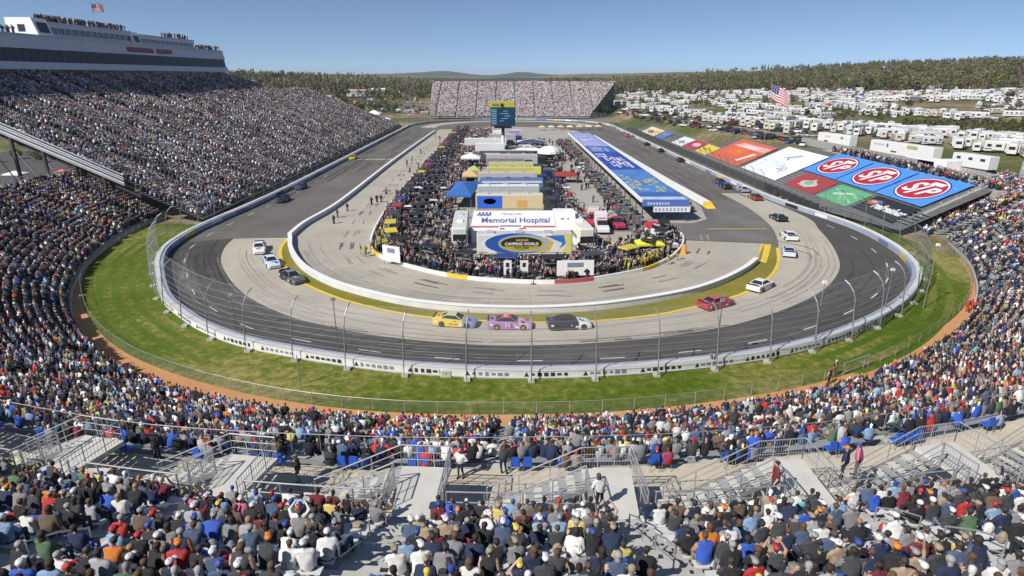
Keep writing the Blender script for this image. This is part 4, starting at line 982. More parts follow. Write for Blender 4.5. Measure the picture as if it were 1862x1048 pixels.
# upper boxes on the roof
def upper(y0, y1, z0, z1, nwin, nm):
    e = empty('press_box', (-115, 0, 0)); tag(e, nm, 'building')
    b = MB(); b.box(-9, -2.3, y0, y1, z0, z0+.9, tm); b.box(-9, -2.75, y0, y1, z0+.9, z1-1.3, M('tower core')); b.box(-9, -2.4, y0, y1, z1-1.3, z1-.2, tm); b.box(-9.2, -2.1, y0-.1, y1+.1, z1-.2, z1, tm); b.build('body', e)
    w = (y1-y0-1)/nwin; b = MB(); c = MB()
    for i in range(nwin):
        ya = y0+.5+i*w; b.box(-2.76, -2.65, ya+.25, ya+w-.1, z0+.92, z1-1.32, glassd); c.box(-2.72, -2.5, ya-.1, ya+.22, z0+.9, z1-1.3, tm)
    b.build('window', e); c.build('mullion', e); return e
p1 = upper(170, 206, 36.4, 40.1, 13, 'taller press box on the tower roof lined with dark windows, crowd on top'); p2 = upper(210.5, 247, 36.4, 39.6, 12, 'lower press box with a row of small dark windows right of the taller one')
for (y0, y1, z0, z1, nm) in ((164.5, 170, 36.5, 40.7, 'bright white end cabin with one dark window beside the taller press box'), (206, 210.4, 36.2, 40.0, 'bright white cabin with a dark doorway between the two press boxes')):
    e = empty('cabin', (-115, 0, 0)); tag(e, nm, 'cabin'); wh = M('bright white', (.82, .82, .8), .5)
    b = MB(); b.add([(-9, y0, z0), (-1.4, y0, z0), (-1.4, y1, z0), (-9, y1, z0), (-9, y0, z1), (-2.6, y0, z1), (-2.6, y1, z1), (-9, y1, z1)], [(0, 3, 2, 1), (4, 5, 6, 7), (0, 1, 5, 4), (1, 2, 6, 5), (2, 3, 7, 6), (3, 0, 4, 7)], wh); b.build('body', e)
    MB().add([(-1.45, y0+.9, z0+.8), (-1.45, y1-.9, z0+.8), (-2.1, y1-.9, z1-1), (-2.1, y0+.9, z1-1)], [(0, 1, 2, 3)], glassd).build('window', e)
    MB().box(-6.2, -4.4, y0-.04, y0+.01, z0+.9, z1-1.6, glassd).build('side_window', e)
# red name boards on the tower face
for (ya, yb, t_, nm) in ((199.5, 214, 'MARTINSVILLE', 'longer dark red name board on the tower face under the white cabin'), (216, 225.5, 'SPEEDWAY', 'shorter dark red name board on the tower face, right of the longer one')):
    e = empty('name_board', (-115, 0, 0)); tag(e, nm, 'sign')
    MB().add([(-.30, ya, 34.0), (-.30, yb, 34.0), (-.42, yb, 35.35), (-.42, ya, 35.35), (-.4, ya, 34.0), (-.4, yb, 34.0), (-.52, yb, 35.35), (-.52, ya, 35.35)], [(0, 1, 2, 3), (4, 7, 6, 5), (0, 3, 7, 4), (1, 5, 6, 2), (2, 6, 7, 3)], M('sign red', (.16, .025, .045), .6)).build('board', e)
    text(t_, 1.15, frame((-.31, (ya+yb)/2, 34.68), (0, 1, 0), (-.09, 0, 1)), M('sign letter', (.45, .16, .18), .6), e, bold=.01, sx=(yb-ya)/(len(t_)*.82))
RP = []
for i in range(170): RP.append((-118+random.uniform(-2.5, .2), random.uniform(168, 205), 40.1))
for i in range(36): RP.append((-118+random.uniform(-2.5, .2), random.choice((random.uniform(228, 246), random.uniform(232, 244))), 39.6))
for i in range(60): RP.append((-117+random.uniform(-2.5, .7), random.uniform(250, 266) if i % 3 else random.uniform(142, 158), 36.6))
CR.add(LO_ST, np.array(RP), rng.uniform(-2, -1, len(RP)), rcols(len(RP), [(c[0], c[1], '') for c in SHIRTS[:5]]))
b = MB(); b.tube([(-2.2, y, 41.1) for y in (170.1, 188, 205.4)], .04, steel, 4)
for i in range(21): b.tube([(-2.2, 170.1+i*1.76, 40.1), (-2.2, 170.1+i*1.76, 41.1)], .03, steel, 4)
b.build('roof_rail', p1)
# ---------------------------------------------------------------- flags
def flag(name, base, ph, fl, fh, label, stars=True, yaw=0., pole_r=.09, drop=.35):
    e = empty(name, base); tag(e, label, 'flag'); MB().tube([(0, 0, 0), (0, 0, ph)], pole_r, galv, 6, pole_r*.5).build('pole', e); MB().ell((0, 0, ph+.1), (.16, .16, .16), M('gold', (.6, .45, .12), .3, .7)).build('finial', e)
    nx, ny = 26, 26; vs = []; fs = []; ms_ = []
    d = Vector((math.cos(yaw), math.sin(yaw), 0)); nrm = Vector((-d.y, d.x, 0)); rd = M('flag red', (.46, .04, .06), .7); wh = M('flag white', (.72, .70, .70), .7); bl = M('flag blue', (.03, .045, .17), .7)
    for i in range(nx+1):
        for j in range(ny+1):
            u, v = i/nx, j/ny; w = .35*math.sin(u*7+v*1.5)*u; p = d*(fl*u*.86)+nrm*(w*fl*.12)+Vector((0, 0, ph-.1-fh*(1-v)-drop*fl*u**1.3-.06*fl*math.sin(u*6+v))); vs.append(tuple(p))
    m = MB()
    for i in range(nx):
        for j in range(ny):
            u, st = i/nx, j//2; mat = rd if st % 2 == 0 else wh
            if stars and u < .42 and st >= 6: mat = wh if (i % 3 == 1 and j % 3 == 1) else bl
            m.add([vs[i*(ny+1)+j], vs[(i+1)*(ny+1)+j], vs[(i+1)*(ny+1)+j+1], vs[i*(ny+1)+j+1]], [(0, 1, 2, 3)], mat)
    m.build('cloth', e); return e
flag('flagpole', (87.5, 209, 6.2), 18.8, 7.2, 4.6, 'large stars and stripes flag blowing from a tall pole behind the orange banner', yaw=R(-20), drop=.62)
flag('flagpole', (-118, 190.5, 36), 10.6, 3.4, 2.1, 'small faded flag on a pole on the tower roof', yaw=R(20), drop=.1)
for (x, y, z, h, lab) in ((1545, 262, 7, 13, 'dark lamp post among the campers, left of a pair'), (1505, 250, 7, 12, 'thin lamp post behind the white banner'), (1555, 200, 8, 9, 'dark lamp post on the camper hillside')):
    X, Y = ground_pt(x, y, z); e = empty('lamp_post', (X, Y, ground_z(X, Y))); tag(e, lab, 'lamp post'); MB().tube([(0, 0, 0), (0, 0, h)], .13, M('dark pole', (.08, .085, .09), .6), 6, .08).build('pole', e); b = MB(); b.box(-.7, .7, -.2, .2, h, h+.3, M('dark pole'), .05); b.build('lamp_head', e)
# ---------------------------------------------------------------- scoreboard tower
SB = empty('scoreboard', (-1.0, 230, 0)); tag(SB, 'tall video scoreboard on one white post with a yellow cap above the infield', 'scoreboard')
MB().tube([(0, 0, 0), (0, 0, 6.2)], .62, white, 14).build('post_base', SB); MB().tube([(0, 0, 6.2), (0, 0, 10.2)], .6, M('dark steel'), 14).build('post', SB)
b = MB(); b.box(-4.45, 4.45, -2.2, 2.2, 9.7, 16.3, M('scoreboard navy', (.015, .04, .085), .4)); b.build('body', SB)
b = MB(); b.box(-1.9, 4.1, -2.26, -2.18, 10.4, 15.6, M('screen', (.01, .045, .085), .25)); b.build('screen', SB)
scr = M('screen text', (.16, .38, .5), .4)
for i, (x0, w) in enumerate(((.1, 1.6), (-.9, 3.0), (.6, 2.2), (-.6, 2.4), (-1.2, 1.4))): MB().box(x0, x0+w, -2.3, -2.27, 14.8-i*.85, 15.05-i*.85, scr).build('screen_line', SB)
b = MB()
for i in range(9): b.box(-4.2, -2.3, -2.24, -2.2, 10.3+i*.62, 10.6+i*.62, scr)
b.build('lap_column', SB)
b = MB(); b.add([(-4.7, -2.3, 16.3), (4.3, -2.3, 16.3), (4.3, 2.3, 16.3), (-4.7, 2.3, 16.3), (-5.2, -2.5, 18.1), (4.0, -2.5, 18.3), (4.0, 2.5, 18.3), (-5.2, 2.5, 18.1)], [(0, 3, 2, 1), (4, 5, 6, 7), (0, 1, 5, 4), (1, 2, 6, 5), (2, 3, 7, 6), (3, 0, 4, 7)], M('cap yellow', (.50, .47, .05), .5)); b.build('cap', SB)
b = MB(); b.box(-1.0, .3, -2.56, -2.5, 16.6, 17.6, black, .2); b.box(-3.9, -1.6, -2.56, -2.5, 17.0, 17.5, M('cap ink', (.12, .2, .06), .6)); b.build('cap_mark', SB)
b = MB(); b.box(-3.2, 3.2, -1.6, 1.6, 8.9, 9.7, M('dark steel')); b.build('catwalk', SB)
b = MB(); b.box(-1.4, 1.4, -1.4, 1.4, 0, .9, white); b.build('plinth', SB)
# ---------------------------------------------------------------- covered seats with banners at right
def splane(x): return 1.5+.45*(x-69)
sd = empty('covered_stand'); tag(sd, 'low sloping stand along the right straight, its seats hidden under banners', 'grandstand')
b = MB(); b.add([(69.6, 103.5, 1.2), (84.8, 104, splane(84.6)-.35), (84.8, 166, splane(84.6)-.35), (82.4, 186, 7.2), (80.7, 216, 6.4), (73.5, 218, 3.1), (73.3, 320, 2.9), (66.5, 322, .4), (66.5, 123, .4)], [(0, 1, 2, 3, 4, 5, 6, 7, 8)], M('stand slab', (.10, .10, .10), .9, var=.2)); 
b.box(84.6, 93, 103, 166, 6.5, 8.1, M('concourse slab', (.36, .34, .31), .9, var=.1)); b.build('slab', sd)
b = MB()
for i in range(10): x = 66.6+i*.85; b.box(x, x+.28, 104 if x > 70 else 124, 320, splane(x)-.12, splane(x)+.02, bench_m)
b.build('bench', sd)
b = MB(); b.box(64.2, 64.35, 142, 330, 0, 1.2, M('dark steel')); b.box(65.6, 65.75, 126, 330, 0, 1.5, M('dark steel'))
for i in range(60): b.box(64.1, 66, 122+i*3.4, 122.2+i*3.4, 0, 1.6, M('dark steel'))
b.build('guard_rail', sd)
b = MB(); b.sweep([(71.5, 106.2, 2.0), (85.2, 106.8, 8.45)], [(-.1, -.1), (-.1, .12), (.8, .12), (.8, -.1)], M('stair grey', (.30, .29, .28), .9, var=.15)); b.tube([(71.5, 105, 3.1), (85.2, 105.6, 9.5)], .05, galv, 5); b.build('side_stair', sd)
lipm = M('lip', (.05, .06, .08), .7)
def banner(ya, yb, xa, xb, rgb, label, name='advertising_banner'):
    """from the near end ya to the far end yb, bottom edge at x = xa, top edge at x = xb; returns object and its frame"""
    e = empty(name); tag(e, label, 'banner', 'banners covering the backstretch seats')
    zo = .12; c = ((xa+xb)/2, (ya+yb)/2, splane((xa+xb)/2)+zo); F_ = frame(c, (0, -1, 0), (1, 0, .45)); w = (yb-ya); h = (xb-xa)*math.hypot(1, .45)
    b = MB(); b.X = F_; nx, ny = 14, 8; vs = []; 
    for j in range(ny+1):
        for i in range(nx+1): vs.append((-w/2+w*i/nx, -h/2+h*j/ny, .05*noise.noise(Vector((i*.9+ya, j*.9, 0)))+.012*math.sin(i*2.9)))
    b.add(vs, [(j*(nx+1)+i, j*(nx+1)+i+1, (j+1)*(nx+1)+i+1, (j+1)*(nx+1)+i) for j in range(ny) for i in range(nx)], CM(rgb, .55)); b.build('sheet', e)
    return e, F_, w, h
def ellm(e, F_, cx, cy, rx, ry, z, mat, nm='oval', n=48):
    b = MB(); b.X = F_; b.add([(cx+rx*math.cos(2*math.pi*i/n), cy+ry*math.sin(2*math.pi*i/n), z) for i in range(n)], [tuple(range(n))], mat); return b.build(nm, e)
stpb = (.07, .25, .70)
navy = M('oval navy', (.02, .03, .16), .6); rdm = M('oval red', (.40, .018, .03), .6); whm = M('banner white', (.72, .70, .74), .6); shd = M('letter shadow', (.05, .03, .06), .6)
for i, (ya, yb, nm) in enumerate(((107.9, 122.6, 'nearest of the three'), (123.1, 138.3, 'middle of the three'), (138.8, 154.4, 'farthest of the three'))):
    e, F_, w, h = banner(ya, yb, 75.5, 84.3, stpb, 'bright blue banner with a red oval reading STP, '+nm)
    ellm(e, F_, 0, 0, w*.405, h*.43, .035, navy); ellm(e, F_, 0, 0, w*.385, h*.405, .045, whm); ellm(e, F_, 0, 0, w*.365, h*.375, .055, rdm)
    def LT(ch, x, y, s, mt, z, dx=0, dy=0, sx=1.25): text(ch, s, F_ @ Matrix.Translation((x+dx, y+dy, z)), mt, e, 'letter', ext=.004, bold=.13, shear=.35, sx=sx)
    for mt, z, dx, dy in ((shd, .07, .12, -.12), (whm, .085, 0, 0)):
        LT('S', -w*.19, -.1, h*.52, mt, z, dx, dy)
        b = MB(); b.X = F_; sl = .55     # the tall slanted T
        def qd(x0, y0, x1, y1, wd): b.add([(x0-wd+dx, y0+dy, z), (x0+wd+dx, y0+dy, z), (x1+wd+dx, y1+dy, z), (x1-wd+dx, y1+dy, z)], [(0, 1, 2, 3)], mt)
        qd(-w*.09, -h*.27, w*.075, h*.20, .42); b.add([(-w*.02+dx, h*.18+dy, z), (w*.21+dx, h*.18+dy, z), (w*.235+dx, h*.29+dy, z), (w*.0+dx, h*.29+dy, z)], [(0, 1, 2, 3)], mt); b.build('letter_stroke', e)
        LT('P', w*.145, -h*.07, h*.46, mt, z, dx, dy)
def blot(e, F_, specs):
    for k, (kind, *a) in enumerate(specs):
        b = MB(); b.X = F_; mt = CM(a[-1], .6)
        if kind == 'p': b.add([(x, y, .05+.004*k) for x, y in a[0]], [tuple(range(len(a[0])))], mt); b.build('print', e)
        elif kind == 'e': ellm(e, F_, *a[:4], .05+.004*k, mt, 'print')
        elif kind == 'l': 
            pts = a[0]
            for i in range(len(pts)-1): b.tube([(*pts[i], .05), (*pts[i+1], .05)], a[1], mt, 4)
            b.build('print', e)
e, F_, w, h = banner(155.2, 178.6, 69.1, 82.2, (.74, .75, .78), 'large white banner with a grey dragonfly and pale scribbled drawing')
blot(e, F_, [('l', [(2.5, 4.7), (-1.2, 2.4), (.2, 1.4)], .28, (.22, .24, .34)), ('l', [(-1.2, 2.6), (-3.5, 2.2)], .2, (.3, .34, .38)), ('l', [(-9, .2), (-6, 2.4), (-4.4, 2.0), (-5.6, .4), (-3.2, -1.4), (-1.5, .6), (-2.4, -2.6), (0, -1.2), (1.4, -3.0)], .12, (.42, .58, .72)), ('e', -2.4, -.9, 2.0, 1.1, (.55, .67, .78)), ('l', [(-10.6, -4.6), (-10.2, -.8), (-7.6, -.9), (-6.8, -4.9)], .2, (.35, .46, .48)), ('l', [(1.6, -2.2), (3.4, -.6), (4.4, -2.6), (6.2, -1.4), (7.6, -3.2), (3, -3), (5.2, -2.2), (6.8, -4.4)], .13, (.26, .27, .36)), ('l', [(-4, -4.6), (-3.4, -2.4), (-1.6, -3.8)], .1, (.5, .6, .7))])
e, F_, w, h = banner(181.5, 209.5, 68.8, 80.5, (.52, .12, .06), 'big orange-red banner with a pale picture strip along its top')
blot(e, F_, [('p', [(-11, 2.1), (13, 2.3), (13, 4.9), (-8, 4.7)], (.60, .33, .28)), ('p', [(-6.5, 2.4), (6, 2.6), (7.5, 4.1), (-4, 4.0)], (.66, .50, .48)), ('p', [(-9, -2.2), (4, -2.5), (5.5, 1.8), (-7, 1.9)], (.62, .13, .03)), ('p', [(6.5, -4.3), (8.5, -4.3), (11.5, .9), (9, .9)], (.66, .56, .48)), ('e', -1.2, .1, .5, .5, (.6, .4, .1))])
e, F_, w, h = banner(210.2, 223.4, 68.4, 73.6, (.60, .46, .07), 'yellow banner crossed by a dark squiggle beside the orange banner'); blot(e, F_, [('l', [(-5.5, .5), (-2, -.3), (1.5, .6), (4.5, -.4)], .24, (.2, .15, .03))])
e, F_, w, h = banner(224.6, 238, 68.2, 73.5, (.45, .03, .06), 'red banner with a blurred pale patch, left of the yellow one'); blot(e, F_, [('e', 1, .4, 4, 1.3, (.62, .4, .42))])
e, F_, w, h = banner(239, 254, 68.0, 73.4, (.62, .63, .64), 'pale grey banner with a dark smudge next to a red one'); blot(e, F_, [('e', 0, -.4, 3, 1.0, (.25, .3, .3)), ('e', -3, .6, 2, .9, (.6, .62, .66))])
e, F_, w, h = banner(268.5, 282, 67.8, 72.8, (.10, .17, .42), 'deep blue banner along the far right straight'); blot(e, F_, [('e', 0, .3, 4, .7, (.2, .3, .5))])
e, F_, w, h = banner(283, 309, 67.4, 72.7, (.66, .58, .38), 'cream banner with a brown emblem, left of the deep blue one'); blot(e, F_, [('e', -1, -.6, 5, 1.2, (.3, .14, .06)), ('p', [(4, 0), (11, 0), (11, 2.4), (3, 2.4)], (.6, .48, .13))])
e, F_, w, h = banner(135.5, 150.2, 69.2, 74.9, (.33, .045, .045), 'dark red banner with a pale green crest below the farthest blue banner'); blot(e, F_, [('p', [(-3.2, -1.6), (0, 1.9), (3.4, -.4), (1.4, -1.9)], (.36, .42, .33)), ('e', 0, -.3, 3.6, 1.2, (.45, .42, .36)), ('e', -.3, 0, 1.8, .9, (.2, .34, .26))])
e, F_, w, h = banner(121.4, 133.8, 69.3, 74.7, (.10, .36, .17), 'green banner with pale diagonal streaks below the middle blue banner'); blot(e, F_, [('l', [(-3, -.6), (2, 1.2), (4.5, .3)], .3, (.35, .55, .4)), ('l', [(-5, 1.2), (-1, .2), (1, -1.6)], .22, (.3, .5, .36)), ('l', [(1, -.2), (5, -1.5)], .2, (.42, .58, .45))])
e, F_, w, h = banner(106.8, 120.3, 69.9, 74.9, (.02, .022, .028), 'black banner with an orange ball and white lettering below the nearest blue banner'); blot(e, F_, [('e', -4.6, .5, 1.6, .8, (.45, .12, .04)), ('e', -3.4, .9, 1.1, .6, (.1, .16, .36)), ('e', -4.3, .7, 1.0, .28, (.55, .4, .3))])
text('refresher', 2.5, F_ @ Matrix.Translation((1.6, -.2, .06)), whm, e, 'lettering', bold=.1, shear=.2)
# ---------------------------------------------------------------- garage with painted roof
ga = empty('garage', (31, 0, 0)); tag(ga, 'long open garage with a blue and yellow painted sponsor roof in the infield', 'building')
gx0, gx1, gy0, gy1, gz = -4.6, 4.5, 116, 262, 4.3
rb = M('roof blue', (.05, .13, .40), .5, var=.12, scale=.4); rw_ = M('roof pale', (.45, .55, .72), .5, var=.2, scale=.5); ry = M('roof yellow', (.50, .46, .08), .5, var=.15, scale=.5)
b = MB(); b.box(gx0, gx1, gy0, gy1, gz-.25, gz, rb); b.build('roof', ga)
b = MB(); b.box(gx0-.35, gx0+.05, gy0-.3, gy1, gz-.4, gz+.22, white); b.build('roof_edge', ga)
b = MB(); b.box(gx0, gx1, gy0-.35, gy0-.02, gz-1.2, gz+.1, M('fascia blue', (.09, .17, .45), .5)); b.build('fascia', ga)
b = MB(); b.box(gx0+2.2, gx1+.3, gy0-.45, gy0-.36, gz-2.3, gz-1.25, white); b.build('valance', ga)
b = MB()
for i in range(9): b.box(gx0+2.5+i*.72, gx0+2.5+i*.72+.38, gy0-.47, gy0-.452, gz-2.05, gz-1.5, M('fascia ink', (.3, .36, .5), .6))
for i in range(8): b.box(gx0+1+i*.55, gx0+1+i*.55+.36, gy0-.38, gy0-.36, gz-.9, gz-.4, rw_)
b.build('sign_print', ga)
b = MB(); z = gz+.012
def rp_(x0, x1, y0, y1, m_, sk=.6, k=0): b.add([(gx0+x0, gy0+y0, z+k), (gx0+x1, gy0+y0+sk, z+k), (gx0+x1-.15, gy0+y1+sk, z+k), (gx0+x0+.15, gy0+y1, z+k)], [(0, 1, 2, 3)], m_)
rl = M('roof lavender', (.30, .34, .60), .5, var=.35, scale=.5)
for k, (ya, yb, m_) in enumerate(((0, 3.2, rw_), (8, 40, M('roof mid blue', (.08, .22, .52), .5, var=.3, scale=.3)), (40, 78, M('roof deep blue', (.035, .06, .34), .5, var=.3, scale=.25)), (95, 146, rl))): rp_(.1, 8.9, ya, yb, m_, 0, .002)
s_ = random.Random(5)
for (ya, yb, x0, x1, m_) in ((9, 24, .6, 4.2, ry), (9, 24, 4.9, 8.4, ry), (24, 30, .8, 3.6, ry), (44, 66, 2.2, 8.2, whm), (66, 74, .9, 4.5, whm), (80, 92, 1.5, 7.5, rw_), (98, 108, 1.2, 7.0, rw_), (112, 120, 1.8, 7.8, whm), (126, 138, 1.4, 6.6, rw_)):
    y = ya
    while y < yb:      # worn letter strokes of the roof lettering, cell by cell
        w = s_.uniform(1.1, 2.2)
        for j in range(int((x1-x0)/1.1)):
            if s_.random() < .68: xx = x0+j*1.1; rp_(xx, xx+s_.uniform(.7, 1.15), y, y+w*s_.uniform(.5, .95), m_, .3, .004)
        y += w
b.build('roof_print', ga)
b = MB(); b.box(gx0, gx1, gy0+.5, gy0+12, gz+.013, gz+.016, rb) if False else None
for i in range(25):
    for x in (gx0+.2, 0, gx1-.2): b.box(x-.09, x+.09, gy0+i*6.05, gy0+.18+i*6.05, 0, gz-.25, M('dark steel'))
b.build('column', ga)
# ---------------------------------------------------------------- race cars
def loft(b, secs, mats, cap=True):
    n = len(secs[0]); vs = [p for s_ in secs for p in s_]
    for i in range(len(secs)-1):
        for k in range(n-1): b.add([secs[i][k], secs[i][k+1], secs[i+1][k+1], secs[i+1][k]], [(0, 1, 2, 3)], mats(i, k))
    if cap: b.add(secs[0], [tuple(range(n))], mats(0, 0)); b.add(secs[-1], [tuple(range(n-1, -1, -1))], mats(len(secs)-2, 0))
def race_car(X, Y, ang, front, rear, roofc, label, num=None, numc=(.8, .8, .8), sc=1.0):
    e = empty('race_car', (X, Y, .05), ang); tag(e, label, 'race car', 'stock cars racing on the track'); e.scale = (sc,)*3
    fm, rm, rf_ = [M('car paint %.2f %.2f %.2f' % c, c, .28, spec=.6, var=.05) for c in (front, rear, roofc)]
    st = [(2.5, .70, .16, .46), (2.42, .86, .12, .56), (2.1, .96, .1, .68), (1.5, .99, .1, .78), (.95, .99, .1, .86), (.3, .99, .1, .93), (-.6, .99, .1, .96), (-1.4, .99, .1, .99), (-2.0, .98, .12, 1.0), (-2.42, .94, .16, 1.0), (-2.5, .9, .3, .96)]
    secs = [[(-hw, y, zb), (-hw, y, zb+(zt-zb)*.55), (-hw*.965, y, zt-.09), (-hw*.86, y, zt-.01), (-hw*.4, y, zt+.02), (hw*.4, y, zt+.02), (hw*.86, y, zt-.01), (hw*.965, y, zt-.09), (hw, y, zb+(zt-zb)*.55), (hw, y, zb)] for y, hw, zb, zt in st]
    b = MB(); loft(b, secs, lambda i, k: fm if i < 4 else rm); b.build('body', e)
    lo = [(-.80, .78, .89), (-.80, -1.62, .97)]; 
    B = [(-.80, .85, .90), (.80, .85, .90), (.82, -1.65, .98), (-.82, -1.65, .98)]; T = [(-.56, .12, 1.32), (.56, .12, 1.32), (.56, -.95, 1.33), (-.56, -.95, 1.33)]
    MB().add([B[1], B[0], T[0], T[1]], [(0, 1, 2, 3)], glassd).build('windshield', e); MB().add([B[3], B[2], T[2], T[3]], [(0, 1, 2, 3)], glassd).build('rear_window', e)
    for sx in (0, 1):
        q = [B[0], B[3], T[3], T[0]] if sx == 0 else [B[2], B[1], T[1], T[2]]; MB().add(q, [(0, 1, 2, 3)], glassd).build('side_window', e)
    b = MB(); b.box(-.6, .6, -1.0, .17, 1.315, 1.36, rf_, .05, .05)
    for p, q in zip(B, T): b.tube([p, q], .045, rf_, 4)
    b.build('roof', e)
    MB().box(-.78, .78, -2.5, -2.44, .98, 1.16, black).build('spoiler', e)
    MB().add([(-.72, 2.47, .3), (.72, 2.47, .3), (.7, 2.51, .42), (-.7, 2.51, .42)], [(0, 1, 2, 3)], black).build('grille', e)
    for sx in (-1, 1):
        for y in (1.52, -1.42):
            w = MB().disc((sx*.9, y, .34), (1, 0, 0), .345, .24, rubber, 16).build('wheel', e); MB().disc((sx*1.015, y, .34), (1, 0, 0), .2, .03, M('rim', (.45, .4, .1), .4, .6) if num else M('dark rim', (.05, .05, .05), .5), 12).build('rim', w)
    nm_ = M('number %.1f %.1f' % numc[:2], numc, .5)
    if num:
        for sx in (-1, 1): text(num, .62, frame((sx*1.0, -.25, .56), (0, sx, 0), (0, 0, 1)), nm_, e, 'door_number', bold=.02, shear=.15)
        text(num, .7, frame((0, -.42, 1.37), (-1 if True else 1, 0, 0), (0, -1, 0)), nm_, e, 'roof_number', bold=.02)
    for sx in (-1, 1):
        b = MB(); b.add([(sx*.995, .55, .3), (sx*.995, 1.0, .3), (sx*.995, .95, .5), (sx*.995, .6, .5)], [(0, 1, 2, 3)] if sx > 0 else [(3, 2, 1, 0)], nm_); b.box(sx*1.0-.006, sx*1.0+.006, -2.2, -1.9, .5, .75, nm_); b.build('decal', e)
    rr = random.Random(int(X*10+Y)); DC = [(.7, .7, .7), (.03, .03, .03), (.5, .04, .04), (.04, .1, .4), (.6, .5, .05), (.3, .3, .32)]
    for sx in (-1, 1):
        b = MB()
        for j in range(9):
            y0 = rr.uniform(-2.2, 2.1); z0 = rr.uniform(.3, .72); w = rr.uniform(.12, .5); h = rr.uniform(.06, .16)
            if abs(y0-1.52) < .55 or abs(y0+1.42) < .55: continue
            b.box(sx*1.0-.004, sx*1.0+.004, y0, y0+w, z0, z0+h, CM(rr.choice(DC), .4))
        if b.v: b.build('decal', e)
    b = MB()
    for j in range(5): x0 = rr.uniform(-.6, .3); y0 = rr.uniform(1.05, 1.9); b.box(x0, x0+rr.uniform(.15, .5), y0, y0+rr.uniform(.1, .3), .875-.04*(y0-1), .89-.04*(y0-1), CM(rr.choice(DC), .4))
    b.box(-.25, .25, -2.2, -1.85, 1.015, 1.03, CM(rr.choice(DC), .4)); b.build('decal', e)
    return e
Wc, Kc = (.74, .74, .73), (.02, .02, .025)
for a in [
 (-40.2, 95.6, 0, Wc, Wc, Wc, 'white race car entering the turn alone at left, dark windows', None, (.05, .05, .1)),
 (-35.4, 87.8, 0, (.55, .62, .74), (.35, .45, .66), Wc, 'pale blue and white race car tucked behind a dark one in the left turn', None, (.05, .05, .2)),
 (-29.8, 80.4, 0, (.10, .11, .12), Kc, (.2, .21, .22), 'black and grey race car leading the pale blue car at left', None, Wc),
 (-5.8, 64.3, 0, (.20, .25, .36), (.70, .50, .04), (.60, .56, .28), 'yellow-tailed race car with a blue nose, first of three in the near turn', None, Wc),
 (.4, 63.5, 0, (.55, .35, .48), (.36, .2, .42), (.45, .06, .06), 'pink and purple race car numbered 11 in the middle of the near turn', '11', Wc),
 (7.1, 63.4, 0, (.72, .72, .71), (.04, .04, .05), (.06, .02, .03), 'black-tailed white-nosed race car third in the near turn line', '', Wc),
 (26.0, 69.8, 0, (.40, .03, .05), (.40, .03, .05), (.5, .10, .12), 'dark red race car rounding the right side of the turn', None, Wc),
 (34.2, 76.4, 0, Wc, Wc, Wc, 'white race car low on the track behind the dark red one', None, (.1, .1, .12)),
 (45.2, 92.8, 0, Wc, (.55, .6, .68), (.45, .55, .68), 'white race car with pale blue roof beside the dark skid marks', None, (.1, .1, .3)),
 (49.6, 102.8, 0, Wc, Wc, Wc, 'white race car at the right side following the blue-roofed car', None, Kc),
 (54.0, 117.4, 0, (.08, .10, .10), Kc, (.35, .38, .36), 'black race car with pale roof alone at the right corner', None, Wc),
 (57.6, 138.4, 0, (.30, .16, .04), (.22, .03, .02), (.12, .05, .02), 'brown and red race car where the right straight meets the concrete', None, Wc),
 (58.4, 148.6, 0, Wc, (.3, .3, .34), Wc, 'white race car hugging the right wall', None, Kc),
 (55.8, 153.2, 0, (.05, .07, .12), Kc, (.1, .12, .14), 'very dark race car beside another near the white one on the right straight', None, Wc),
 (56.6, 160.5, 0, (.06, .09, .28), (.04, .05, .16), (.05, .06, .12), 'navy race car just behind the very dark one on the right straight', None, Wc),
 (58.0, 204, 0, Kc, Kc, (.1, .1, .1), 'small black race car halfway up the right straight', None, Wc), (58.0, 231, 0, (.08, .1, .1), Kc, Kc, 'tiny dark race car far up the right straight, second of the far group', None, Wc), (57.8, 254, 0, (.4, .4, .4), Kc, (.3, .3, .3), 'tiny grey race car far up the right straight', None, Kc), (57.2, 292, 0, (.5, .16, .1), (.4, .1, .06), (.5, .2, .1), 'tiny red race car farthest up the right straight', None, Wc),
 (-51.9, 153.5, 0, (.05, .06, .1), Kc, (.08, .09, .13), 'dark race car high on the left straight', None, Wc), (-50.7, 137, 0, Kc, (.07, .08, .1), Kc, 'black race car coming down the left straight ahead of the dark one', None, Wc), (-52.3, 211, 0, (.66, .48, .06), (.62, .45, .06), (.6, .4, .05), 'yellow pace car stopped by the white line on the left straight', None, Kc)]:
    x, y = a[0], a[1]
    # heading: counter-clockwise round the track as raced here (down the left straight, along the near turn, up the right)
    if y < 112: ang = math.atan2(y-CY, x-CX)+math.pi/2
    else: ang = -math.pi/2 if x < 0 else math.pi/2
    flip = 0
    if x > 20: flip = 0
    race_car(x, y, ang-math.pi/2+flip, *a[3:7], num=a[7], numc=a[8])
